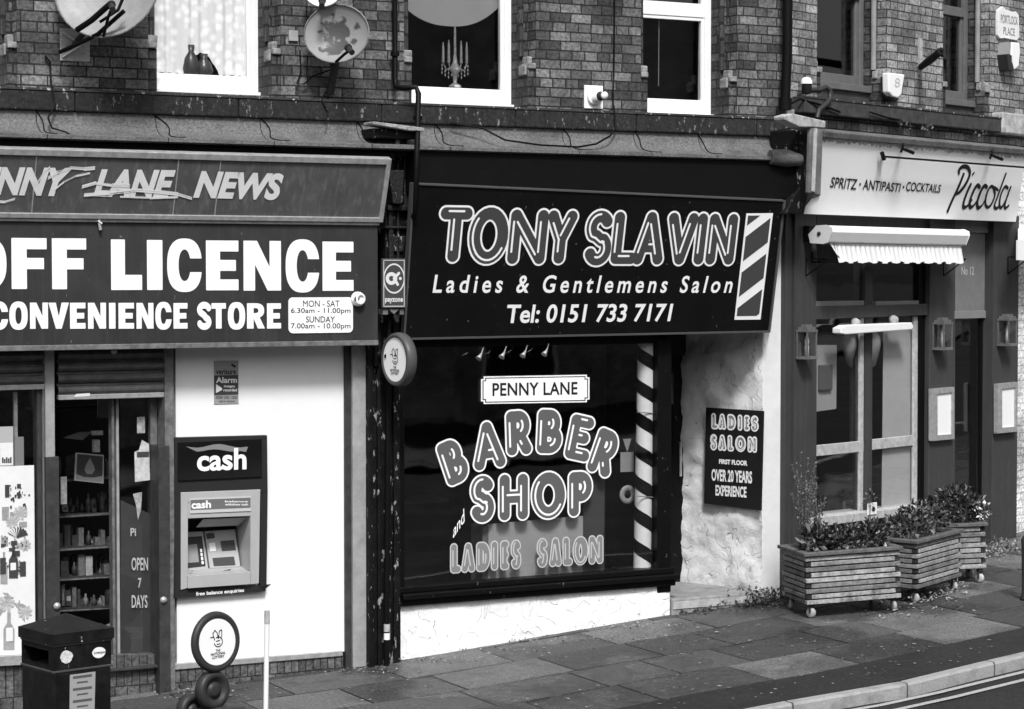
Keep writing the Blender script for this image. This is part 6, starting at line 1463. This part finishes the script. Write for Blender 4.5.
# ---- awning over the bar window
aw = thing('awning', 'white rolled awning cassette with a short scalloped striped valance over the bar window', 'awning', B.un(890, 262, .3))
NA2 = .34
cA0 = B.un(829, 236, NA2); cA1 = B.un(966, 236, NA2); a_l, a_r = (cA0-B.p0).dot(B.r), (cA1-B.p0).dot(B.r); zc_ = cA0.z-.0
ztop = B.un(816, 225, NA2).z; zbot = B.un(816, 243, NA2).z; hh_ = (ztop-zbot)
prof = [(NA2-.20, .5), (NA2-.12, .98), (NA2-.02, 1.0), (NA2+.03, .86), (NA2+.035, .62), (NA2+.0, .08), (NA2-.05, 0), (NA2-.18, .05)]
q = MB(); 
for i in range(len(prof)):
    (n0, z0), (n1, z1) = prof[i], prof[(i+1) % len(prof)]
    q.face([B.pt(a_l, zbot+z0*hh_, n0), B.pt(a_l, zbot+z1*hh_, n1), B.pt(a_r, zbot+z1*hh_, n1), B.pt(a_r, zbot+z0*hh_, n0)])
q.face([B.pt(a_r, zbot+z*hh_, n) for n, z in prof][::-1]); q.build('cassette', M_upvc, aw, bevel=.004)
q = MB(); q.face([B.pt(a_l-.012, zbot-.005+z*(hh_+.01), n) for n, z in prof]); q.face([B.pt(a_l-.002, zbot-.005+z*(hh_+.01), n) for n, z in prof][::-1]); 
q.build('end_cap', mat('cap_white', .6, .4), aw); q = MB(); q.lathe(B.pt(a_l-.013, zbot+.55*hh_, NA2-.09), -B.r, [(0, .008), (.016, .008), (.018, 0)], 14); q.build('crank_eye', M_rubber, aw)
q = MB(); NF_ = 240; 
for k in range(NF_):
    def VP_(k_, v):
        t = k_/NF_; a = a_l+.05+(a_r-a_l-.09)*t; fold = .013*math.sin(t*2*math.pi*30+1.5*math.sin(t*11))*(1+.4*math.sin(t*37)); sc_ = (.155+.022*abs(math.sin(t*math.pi*12)) + (.0 if t > .04 else (t-.04)*1.2))*v
        return B.pt(a+ .06*v*(1 if t < .03 else 0), zbot+.01-sc_, NA2-.03+fold*v+.04*v)
    q.smooth = True
    q.face([VP_(k, 1), VP_(k+1, 1), VP_(k+1, 0), VP_(k, 0)])
M_val = mat('valance_cloth', .62, .9)
nt = M_val.node_tree; uvn = nt.nodes.new('ShaderNodeTexCoord')
vo = q.build('valance', M_val, aw)
q = MB(); q.tube([B.un(812, 240, .0), B.un(812, 262, .1), B.un(822, 262, .2)], .008, 6); q.pxr(B, 809, 226, 815, 242, .12, 0); q.build('mount', M_black, aw)
# long white light fitting lower down
lf = thing('window_light', 'slim white light fitting crossing the bar window below the awning', 'lamp', B.un(878, 333, .1))
q = MB(); q.pxp(B, [(841, 328), (847, 325), (912, 322.5), (914, 327), (912, 329.5), (846, 334.5), (841, 333.5)], .14, .05); q.build('body', M_upvc, lf, bevel=.008)
for x, y in ((856, 323), (894, 320)): q = MB(); q.lathe(B.un(x, y, .08), B.n, [(.0, -.03), (.04, -.03), (.045, 0), (.03, .03), (0, .03)], 18); q.build('clamp', M_stoneL, lf)
# lanterns
for i, (x0, y0, x1, y1, lab) in enumerate(((801, 325, 817, 357.5, 'on the grey pilaster left of the bar window'), (937.5, 318, 952.5, 348.5, 'between the bar window and the bar door'), (1002.5, 314.5, 1017, 344.5, 'on the rightmost grey pilaster'))):
    n0 = (.06, .05, .07)[i]+.12; c = B.un((x0+x1)/2, y1, n0-.06)
    ln = thing('wall_lantern', 'square glazed metal wall lantern '+lab, 'lantern', c, 'wall lanterns on the bar front')
    a0, b1 = B.loc(x0, y0, n0); a1, b0 = B.loc(x1, y1, n0); a0 = B.loc(x0+6.5, y0, n0)[0]; w = a1-a0; dpt = w*.75; t = .012
    M_br = mat('lantern_metal', .22, .4, metal=.5, var=.3)
    q = MB()
    for a in (a0, a1-t):
        for n in (n0, n0-dpt+t): q.box(B, a, a+t, b0, b1-.045, n, n-t)
    q.box(B, a0-.004, a1+.004, b0-.012, b0+.012, n0+.004, n0-dpt-.004); q.box(B, a0-.004, a1+.004, b1-.062, b1-.044, n0+.004, n0-dpt-.004)
    q.box(B, a0+.01, a1-.01, b1-.044, b1-.02, n0-.01, n0-dpt+.01); q.box(B, a0+.03, a1-.03, b1-.02, b1, n0-.03, n0-dpt+.03)
    q.build('frame', M_br, ln)
    q = MB(); q.box(B, a0+.004, a1-.004, b0+.0, b1-.062, n0-dpt-.003, n0-dpt-.006); q.tube([B.pt((a0+a1)/2, (b0+b1)/2, n0-dpt/2), B.pt((a0+a1)/2, (b0+b1)/2, .05)], .012, 6); q.build('back_plate', M_br, ln)
    q = MB(); q.lathe(B.pt((a0+a1)/2, b0+.01, n0-dpt/2), Z, [(0, 0), (.02, 0), (.02, .09), (.014, .095), (.022, .13), (.012, .17), (0, .18)], 12); q.build('bulb', M_pale, ln)
    q = MB(); q.box(B, a0+t, a1-t, b0+.012, b1-.062, n0-.003, n0-.006); q.box(B, a0+.003, a0+.006, b0+.012, b1-.062, n0-t, n0-dpt+t); q.build('glass', M_glass, ln)
for i, (x0, y0, x1, y1, lab) in enumerate(((932.5, 388, 954.5, 441, 'between the bar window and the bar door'), (997.5, 383, 1017.5, 433.5, 'on the grey pilaster right of the bar door'))):
    mn_ = thing('menu_case', 'framed white menu case '+lab, 'menu case', B.un((x0+x1)/2, y1, .07), 'menu cases on the bar front')
    n0 = (.095, .115)[i]
    q = MB(); fwx = 3.2 if i == 0 else 3
    q.pxp(B, [(x0, y0+1), (x1, y0-1), (x1, y0+4), (x0+fwx*1.4, y0+6)], n0, n0-.04); q.pxp(B, [(x0, y1-5.5), (x1, y1-7), (x1, y1-2), (x0, y1)], n0, n0-.04); q.pxp(B, [(x0, y0+1), (x0+fwx*1.6, y0+1), (x0+fwx*1.6, y1-4), (x0, y1-1)], n0+.001, n0-.04); q.pxp(B, [(x1-fwx*.7, y0-.5), (x1, y0-.7), (x1, y1-2.6), (x1-fwx*.7, y1-2.3)], n0+.001, n0-.04)
    q.build('frame', M_alu, mn_)
    q = MB(); q.pxp(B, [(x0+4.5, y0+5), (x1-1.5, y0+3), (x1-1.5, y1-5), (x0+4.5, y1-4)], n0-.015, n0-.03); q.build('menu_sheet', M_txt, mn_)
for i, (x, y) in enumerate(((806, 259), (943.5, 259), (1008, 257))):
    hk = thing('hook_bracket', 'small dark triangular hook bracket above the '+('left', 'middle', 'right')[i]+' wall lantern', 'bracket', B.un(x, y+16, .08), 'triangular hook brackets on the bar front')
    q = MB(); p0 = B.un(x, y, .065); p1 = B.un(x, y+17, .065); p2 = B.pt((p0-B.p0).dot(B.r), p0.z, .30); q.tube([p0, p1], .006, 6); q.tube([p0, p2], .006, 6); q.tube([p1, p2], .006, 6); q.build('rod', M_black, hk)
# candle card on the sill
cd = thing('candle_holder', 'little white card holder with a sprig on the bar window sill', 'holder', B.un(873, 514, .1))
q = MB(); q.pxr(B, 868.5, 503.5, 877, 514, .10, .085); q.build('card', M_txt, cd, bevel=.003); q = MB(); q.pxr(B, 872.5, 508, 875, 511, .1025, .1005); q.build('print', M_txtblk, cd)

# ---- neighbouring painted building at the right edge
nb_ = thing('painted_building', 'white painted brick building beyond the bar at the right edge', 'building', B.un(1030, 540))
nA0, nA1 = bl(1017.2, 300)[0]+.01, bl(1017, 300)[0]+8
q = MB(); q.box(B, nA0, nA1, .3, lg_b-.25, -.06, -5); q.build('wall', MATS['brick_painted'], nb_)
q = MB(); q.box(B, bAR+.003, nA1, lg_b-.25, bT, -.01, -5); q.build('upper_wall', M_brickB, nb_)
q = MB(); q.pxp(B, [(1018, 240), (1045, 243), (1045, 262), (1018, 260)], .4, .38); q.face([B.un(1018, 240, .4), B.un(1018, 262, .4), B.un(1018, 225, -.05)]); q.face([B.un(1018, 240, .4), B.un(1060, 243, .4), B.un(1060, 225, -.05), B.un(1018, 225, -.05)])
nw = thing('awning', 'edge of a second white awning on the painted building at the right edge', 'awning', B.un(1022, 262, .4)); q.build('cloth', M_upvc, nw)

# ============================================================ PLANTERS, PLANTS
M_rim = mat('planter_rim', .10, .7, var=.4, vscale=20, bump=.3)
def planter(label, x, y, ang, w, d, hb, ht, rows_=8, castors=((0, 0), (1, 0), (0, 1), (1, 1))):
    z = gz(x, y); U = dirv(ang); V = Vector((-U.y, U.x, 0))
    # tilt with the pavement along its length
    z2 = gz(x+U.x*w, y+U.y*w); up = (z2-z)/w*.9; r3 = Vector((U.x, U.y, up)).normalized()
    P = Plane((x, y, z), r3, Z-r3*Z.dot(r3)); t = thing('planter', label, 'planter', (x, y, z), 'timber planters on castors')
    hh = (ht-hb)/rows_; rr = random.Random(int(x*100))
    q = MB(); e = MB()
    for k in range(rows_):
        z0, z1 = hb+k*hh+.0055, hb+(k+1)*hh-.0055; out = k % 2
        q.cur = rr.uniform(.55, 1.45)
        j = rr.uniform(-.002, .002)
        if out == 0:
            q.box(P, -.0, w, z0, z1, .0+j, -.045)            # front board runs through
            q.cur = rr.uniform(.6, 1.2); q.box(P, 0+.002, w, z0, z1, -d, -d+.045)
            for a in (0.003, w-.048): q.cur = rr.uniform(.5, 1.1); q.box(P, a, a+.045, z0, z1, -.046, -d+.046)
        else:
            q.box(P, .046, w-.046, z0, z1, .0+j-.002, -.045); q.cur = rr.uniform(.6, 1.2); q.box(P, .046, w-.046, z0, z1, -d+.001, -d+.045)
            for a in (0.0, w-.045): q.cur = rr.uniform(.5, 1.1); q.box(P, a, a+.045, z0, z1, -.05, -d+.05); e.box(P, a+.002, a+.043, z0+.002, z1-.002, -.012, -.05)
    q.build('boards', M_wood, t, bevel=.003); e.build('end_grain', M_wooddark, t)
    q = MB(); o = .022
    q.box(P, -o, w+o, ht+.002, ht+.032, o, -.05); q.box(P, -o, w+o, ht+.002, ht+.032, -d-o, -d+.05); q.box(P, -o, .05, ht+.002, ht+.0315, -.051, -d+.051); q.box(P, w-.05, w+o, ht+.002, ht+.0315, -.051, -d+.051); q.build('rim', M_rim, t, bevel=.006)
    q = MB(); q.box(P, .047, w-.047, ht-.06, ht-.03, -.047, -d+.047); q.build('soil', M_soil, t)
    q = MB(); q.box(P, .05, w-.05, hb-.0, hb+.02, -.05, -d+.05); q.build('bottom', M_wooddark, t)
    for ca, cd_ in castors:
        c = P.pt(.05+ca*(w-.1), 0, -.05-cd_*(d-.1)); c.z = gz(c.x, c.y)+.042
        an = R(rr.uniform(0, 60)); axw = Vector((math.cos(an), math.sin(an), 0))
        cs = MB(); cs.lathe(c-axw*.014, axw, [(.0, 0), (.035, 0), (.041, .006), (.041, .022), (.035, .028), (0, .028)], 18); cw = cs.build('castor', mat('castor_pale', .38, .5, var=.3), t)
        cs = MB(); cs.tube([c+axw*.02, c+axw*.02+Z*.06], .009, 6); cs.tube([c-axw*.02, c-axw*.02+Z*.06], .009, 6); cs.lathe(c+Z*.055, Z, [(0, 0), (.03, 0), (.03, .02), (0, .02)], 12); cs.build('fork', M_rubber, cw)
    return t, P
p1, P1 = planter('wide timber planter at the left end of the row, facing the street square on', 2.385, 17.66, 14, .82, .56, .11, .505, 9)
p2, P2 = planter('timber planter in the middle of the row, turned at an angle to the others', 3.36, 18.15, 50, .76, .40, .12, .50, 9)
p3, P3 = planter('small timber planter at the right end of the row by the bar door', 3.80, 19.02, 4, .33, .42, .13, .50, 8)

def leafy(q, c, n, rad, size, rr, up=.3, tones=(.4, 1.8), elong=2.0, flat=1.0):
    for _ in range(n):
        while True:
            v = Vector((rr.uniform(-1, 1), rr.uniform(-1, 1), rr.uniform(-1, 1)))
            if v.length < 1: break
        p = Vector(c)+Vector((v.x*rad[0], v.y*rad[1], v.z*rad[2]))
        d = (v+Vector((rr.uniform(-.8, .8), rr.uniform(-.8, .8), up+rr.uniform(-.5, .6)))).normalized()*size*rr.uniform(.5, 1.9)
        s = d.cross(Vector((rr.uniform(-1, 1), rr.uniform(-1, 1), rr.uniform(-.3, 1)))).normalized()*d.length/elong/2
        k = d.cross(s).normalized()*d.length*.12; q.cur = .25+rr.random()**4*7.5 if tones == (.4, 1.8) else rr.uniform(*tones)  # rare very pale leaves: specular flecks put into the tone
        q.face([p, p+d*.5+s+k, p+d]); q.face([p, p+d, p+d*.5-s+k])
def bush(name, label, cat, P, spots, parent_name, m=M_leaf, group=None, seed=1, size=.035):
    rr = random.Random(seed); ps = [(P.pt(a, b, n), r, cnt) for a, b, n, r, cnt in spots]
    base = ps[0][0]; t = thing(name, label, cat, (base.x, base.y, P.pt(0, 0, 0).z+.45), group)
    q = MB()
    for c, r, cnt in ps: leafy(q, c, cnt, r, size, rr)
    q.build('foliage', m, t)
    q = MB()
    for c, r, cnt in ps:
        for k in range(max(3, cnt//30)):
            b = Vector((c.x+rr.uniform(-.5, .5)*r[0], c.y+rr.uniform(-.5, .5)*r[1], P.pt(0, .45, 0).z)); e = c+Vector((rr.uniform(-.8, .8)*r[0], rr.uniform(-.8, .8)*r[1], rr.uniform(-.2, .9)*r[2])); q.tube([b, (b+e)/2+Vector((.01, 0, 0)), e], [.004, .003, .0015], 4, False)
    q.build('stem', M_stem, t)
bush('shrub', 'dark leafy shrub filling the right side of the wide left planter', 'shrub', P1, [(.5, .60, -.2, (.28, .16, .11), 420), (.68, .62, -.2, (.14, .15, .12), 200), (.33, .58, -.22, (.2, .15, .08), 240)], 'p', seed=3)
bush('shrub', 'small upright leafed plant at the left corner of the wide left planter', 'shrub', P1, [(.15, .60, -.15, (.13, .12, .10), 170), (.2, .64, -.2, (.10, .1, .08), 90)], 'p', seed=9, size=.05)
bush('shrub', 'dark loose shrub spilling along the angled middle planter', 'shrub', P2, [(.2, .62, -.2, (.2, .18, .10), 300), (.45, .66, -.2, (.2, .2, .12), 330), (.7, .66, -.2, (.18, .2, .12), 260)], 'p', seed=5)
bush('shrub', 'tallest dark shrub with glossy leaves in the small planter by the bar door', 'shrub', P3, [(.18, .66, -.2, (.19, .17, .15), 420), (.1, .72, -.2, (.13, .12, .12), 160)], 'p', seed=6, size=.045)
bush('flowering_plant', 'pale flowering clump at the right edge of the small planter by the bar door', 'plant', P3, [(.33, .62, -.1, (.07, .07, .09), 120)], 'p', seed=16, size=.03, m=M_leafl)
# tall wispy stems
def wisp(label, P, a, n, ht, wd, cnt, m, seed, dense):
    rr = random.Random(seed); b = P.pt(a, .47, n); t = thing('wispy_plant', label, 'plant', b, 'tall wispy plants in the left planter'); q = MB(); s = MB()
    for k in range(cnt):
        o = Vector((rr.uniform(-1, 1)*wd*.4, rr.uniform(-1, 1)*wd*.4, 0)); top = b+Vector((rr.uniform(-1, 1)*wd, rr.uniform(-1, 1)*wd, ht*rr.uniform(.6, 1))); pts = [b+o*.4, b+o+Z*ht*.4, top]; s.tube(pts, [.004, .003, .0015], 4, False)
        for j in range(dense):
            t_ = rr.uniform(.15, 1); p = pts[0].lerp(pts[2], t_)+o*(.5-abs(t_-.5)); d = Vector((rr.uniform(-1, 1), rr.uniform(-1, 1), rr.uniform(.1, 1.2))).normalized()*.022; e = d.cross(Vector((rr.random(), rr.random(), rr.random()))).normalized()*.006; q.cur = rr.uniform(.5, 1.4); q.face([p, p+d*.5+e, p+d, p+d*.5-e])
    q.build('foliage', m, t); s.build('stem', M_stem, t)
wisp('tall feathery pale plant rising from the left planter in front of the grey pilaster', P1, .10, -.3, .86, .11, 18, M_leafl, 4, 60)
wisp('second feathery plant, darker and shorter, in front of the lower bar window', P1, .27, -.42, .62, .07, 12, M_leafl, 14, 36)
bush('window_plant', 'little dark sprig plant standing on the bar sill beside the white card holder', 'plant', B, [(bl(870, 498, .1)[0], bl(870, 500, .1)[1], .1, (.05, .05, .08), 60)], 'p', seed=31, size=.025)

for a_, P_, hh_, sd_, lab in ((.55, P1, .26, 41, 'few loose dark sprays standing above the shrub in the wide left planter'), (.35, P2, .30, 42, 'straggling dark sprays rising from the angled middle planter'), (.2, P3, .34, 43, 'straggling dark sprays rising from the small planter by the bar door')):
    rr = random.Random(sd_); b = P_.pt(a_, .47, -.2); t = thing('trailing_plant', lab, 'plant', b, 'loose sprays in the planters'); q = MB(); st_ = MB()
    for k in range(14):
        o = P_.r*rr.uniform(-.28, .28)+P_.n*rr.uniform(-.1, .16); tip = b+o*1.4+Z*hh_*rr.uniform(.55, 1.1); m_ = b+o+Z*hh_*.4; st_.tube([b+o*.8, m_, tip], [.003, .0025, .001], 4, False)
        for j in range(11):
            u_ = rr.uniform(.35, 1); p = m_.lerp(tip, u_); d = Vector((rr.uniform(-1, 1), rr.uniform(-1, 1), rr.uniform(-.2, .8))).normalized()*rr.uniform(.02, .05); e = d.cross(Vector((rr.random(), rr.random(), rr.random()))).normalized()*d.length*.25; q.cur = .3+rr.random()**3*6; q.face([p, p+d*.5+e, p+d, p+d*.5-e])  # a few leaves far paler, bright glints painted as tone
    q.build('foliage', M_leaf, t); st_.build('stem', M_stem, t)

# weeds and leaf litter
def scatter(name, label, spots, m, seed, size=.03, cat='leaf litter', hgt=.03, tones=(.3, 1.9)):
    rr = random.Random(seed); q = MB()
    for (x, y, wx, wy, cnt, hz) in spots:
        for _ in range(cnt):
            px, py = x+rr.gauss(0, wx), y+rr.gauss(0, wy); p = ground(px, py); p.z += rr.random()**2*hz+.006
            d = Vector((rr.uniform(-1, 1), rr.uniform(-1, 1), rr.uniform(-.1, .5 if hz < .06 else 1.2))).normalized()*size*rr.uniform(.5, 1.3); s = d.cross(Vector((rr.uniform(-.3, .3), rr.uniform(-.3, .3), 1))).normalized()*d.length*.3; q.cur = rr.uniform(*tones)
            q.face([p, p+d*.5+s, p+d]); q.face([p, p+d, p+d*.5-s+Z*.004])
    return tag(q.build(name, m), label, cat, kind='stuff')
scatter('weeds', 'dark weeds growing along the foot of the plastered pier beside the left planter', [(757, 602, 12, 3, 420, .12), (745, 607, 14, 2.0, 200, .05), (770, 604, 8, 3, 300, .12), (700, 612, 18, 1.6, 120, .03)], M_leaf, 2, .035, 'weeds')
scatter('leaf_litter', 'dry leaves blown under the planters and against the grey door pilaster', [(920, 598, 16, 3, 260, .05), (945, 592, 12, 3, 160, .05), (1000, 550, 10, 3.5, 260, .06), (995, 556, 14, 3, 90, .02), (905, 612, 30, 5, 60, .01)], M_litter, 3, .035)
scatter('leaf_litter', 'thin line of dead leaves and dirt along the foot of the white barber wall', [(560, 641, 60, 1.2, 170, .02), (430, 662, 30, 1.4, 130, .025), (375, 672, 25, 2.0, 110, .03), (630, 627, 30, 1.6, 130, .03), (200, 694, 22, 3, 120, .03), (490, 652, 40, 1.5, 80, .02)], M_litter, 4, .022)
rr = random.Random(77); q = MB()
for _ in range(900):
    px, py = rr.uniform(120, 1024), rr.uniform(600, 709)
    p = ground(px, py); s, qq = sq(p[:2])
    if qq < .1+fq(s) or qq > kq(s)-.2: continue
    r_ = rr.uniform(.003, .012) if rr.random() < .93 else rr.uniform(.012, .02); n_ = rr.randint(5, 7); a0 = rr.random()*6; q.cur = rr.uniform(.5, 2.6)
    q.face([Vector((p.x+r_*math.cos(a0+k*6.283/n_)*rr.uniform(.7, 1.2), p.y+r_*math.sin(a0+k*6.283/n_), gz(p.x, p.y)+.006)) for k in range(n_)])
tag(q.build('chewing_gum_and_grit', M_litter), 'pale specks of trodden gum, grit and leaf scraps dotted over the pavement', 'litter', kind='stuff')
q = MB(); p = ground(232, 681); q.prism(Plane(p+Z*.008, dirv(20), dirv(110)), [(-.09, -.02), (.0, -.035), (.09, -.01), (.08, .03), (-.02, .025), (-.08, .02)], .006, 0); tag(q.build('paper_scrap', M_txt), 'white scrap of litter on the pavement below the tiled base of the cash wall', 'litter')

# ============================================================ LITTER BIN
bx, by = (51-512)/F*12.8, 12.8; bz = gz(bx, by)-.02; U = dirv(41)
PB = Plane((bx, by, bz), U, Z); SB = .385                         # right-hand face lies in this plane, near edge at a = 0
bin_ = thing('litter_bin', 'square black litter bin with a pyramid lid and stickers at the lower left corner', 'litter bin', PB.pt(SB/2, 0, -SB/2))
M_bin = mat('bin_black', .006, .38, var=.5, vscale=12, dirt=.3, dscale=8, bump=.12, chips=.06, ccol=.35, cscale=30, dcol=.04)
zr = lambda y: 3-(y-HOR)/F*12.8-bz
z_l1, z_l0 = zr(636), zr(647); z_b1 = zr(650); z_m = zr(673.5)
q = MB(); q.box(PB, 0, SB, .02, z_m-.012, 0, -SB); q.build('body', M_bin, bin_, bevel=.012)
q = MB()   # hopper band with openings to left and back
q.box(PB, 0, SB, z_m-.0, z_b1+.012, 0, -.03); q.box(PB, SB-.03, SB, z_m, z_b1+.012, -.031, -SB); q.box(PB, 0, .03, z_m+.0, z_b1+.012, -.031, -.06); q.box(PB, 0, .03, z_m, z_b1+.012, -SB+.02, -SB); q.box(PB, .0, .03, z_b1-.025, z_b1+.012, -.0605, -SB+.021); q.box(PB, 0, .03, z_m, z_m+.02, -.0605, -SB+.021); q.box(PB, .031, SB-.031, z_m, z_b1+.012, -SB+.03, -SB)
q.build('hopper', M_bin, bin_)
q = MB(); q.box(PB, .04, SB-.04, z_m-.01, z_m+.01, -.04, -SB+.04); q.build('inner_shelf', M_rubber, bin_)
q = MB()
for z in (z_m-.006, z_b1+.012): q.box(PB, -.006, SB+.006, z-.007, z+.006, .006, -SB-.006)
q.build('band', mat('band_worn', .06, .35, chips=.4, ccol=.45, cscale=25), bin_, bevel=.003)
q = MB(); o = .014
q.box(PB, -o, SB+o, z_b1+.019, z_l1, o, -SB-o)
apex = PB.pt(SB/2, zr(621.5), -SB/2); cs = [PB.pt(-o, z_l1, o), PB.pt(SB+o, z_l1, o), PB.pt(SB+o, z_l1, -SB-o), PB.pt(-o, z_l1, -SB-o)]
for i in range(4): q.face([cs[i], cs[(i+1) % 4], apex])
q.build('lid', mat('bin_lid', .01, .35, var=.6, vscale=10, bump=.1, chips=.22, ccol=.4, cscale=22), bin_)
def blob(pl, px, py, rpx, n, m, name, par, sides=14, jag=0, sy=1):
    rr = random.Random(int(px)); a, b = pl.loc(px, py, n); s = rpx/172.0; q = MB(); q.prism(pl, [(a+s*1.1*math.cos(k*6.283/sides)*(1-jag*rr.random()), b+sy*s*math.sin(k*6.283/sides)*(1-jag*rr.random())) for k in range(sides)], n, n-.0015); return q.build(name, m, par)
blob(PB, 66.5, 657, 7, .0025, mat('sticker_white', .6, .5, var=.4, vscale=60), 'round_sticker', bin_, 18, .15); s_ = blob(PB, 99, 652.5, 7.2, .0025, M_txt, 'round_sticker', bin_, 18, .05, .8)
q = MB(); tpx(q, PB, 'Liverpool', 94, 651.5, 107, 655, .0045, offset=.02, dy=-1.5); q.build('sticker_text', M_txtblk, s_)
pp_ = MB(); pp_.pxp(PB, [(70, 675), (95.5, 671.5), (94.5, 712), (69.5, 716)], .0025, .0005); pp_ = pp_.build('notice', mat('notice_grey', .32, .5), bin_)
q = MB(); 
for k, s in enumerate(('CLEAN STREETS', 'PLEASE', 'USE THE BIN', 'FOR ALL', 'LITTER AND', 'DOG WASTE')):
    pass
for k in range(6):
    y = 676+k*6; q.pxp(PB, [(73, y+.5), (92, y-2), (92, y+.4), (73, y+2.9)] if k % 2 == 0 else [(77, y), (88, y-1.4), (88, y+.1), (77, y+1.5)], .0038, .0026)
q.build('notice_lines', mat('notice_dark', .09, .5), pp_)
blob(PB, 39.5, 706, 5, .002, M_alud, 'sticker', bin_, 12, .3) if False else None
# black bollard board at the far right edge
q = MB(); c = ground(1026, 600); q.lathe(c, Z, [(.0, 0), (.05, 0), (.05, .02), (.035, .05), (.04, .42), (.045, .5), (.03, .53), (.0, .54)], 20); tag(q.build('bollard', M_rubber), 'short black bollard cut by the right edge of the photo', 'bollard')

# ============================================================ ACROSS THE STREET (behind the camera; seen only in the glass)
opp = thing('opposite_terrace', 'long brick terrace with slate roofs and pale bay windows across the street', 'building', A.pt(10, 0, 19))
O = Plane(AO+A.n*19+A.r*30, -A.r, Z)
q = MB(); q.box(O, -20, 60, -1, 5.6, 0, -8); q.build('wall', MATS['brick_opposite'], opp)
q = MB(); q.face([O.pt(-20, 5.6, .4), O.pt(60, 5.6, .4), O.pt(60, 8.6, -4), O.pt(-20, 8.6, -4)]); q.face([O.pt(60, 5.6, -8.4), O.pt(-20, 5.6, -8.4), O.pt(-20, 8.6, -4), O.pt(60, 8.6, -4)]); q.build('roof', brickmat('slate', .06, .1, .03, bwid=.3, bh=.22), opp)
q = MB(); q2 = MB()
for k in range(20):
    a = -18+k*4
    for z0, z1 in ((.9, 2.4), (3.5, 5)):
        q.box(O, a, a+1.5, z0, z1, .05, 0); q2.box(O, a+.1, a+1.4, z0+.1, z1-.1, .06, .05)
q.build('window_frame', M_upvc, opp); q2.build('pane', M_gl, opp)
q = MB(); s_ = -30.0
while s_ < 50: q.face([sp(s_, kq(s_)+12, h(s_)+.0), sp(s_+1, kq(s_+1)+12, h(s_+1)+.0), sp(s_+1, kq(s_+1)+9, h(s_+1)+.0), sp(s_, kq(s_)+9, h(s_)+.0)]); s_ += 1
tag(q.build('far_pavement', MATS['paving_slab']), kind='structure')
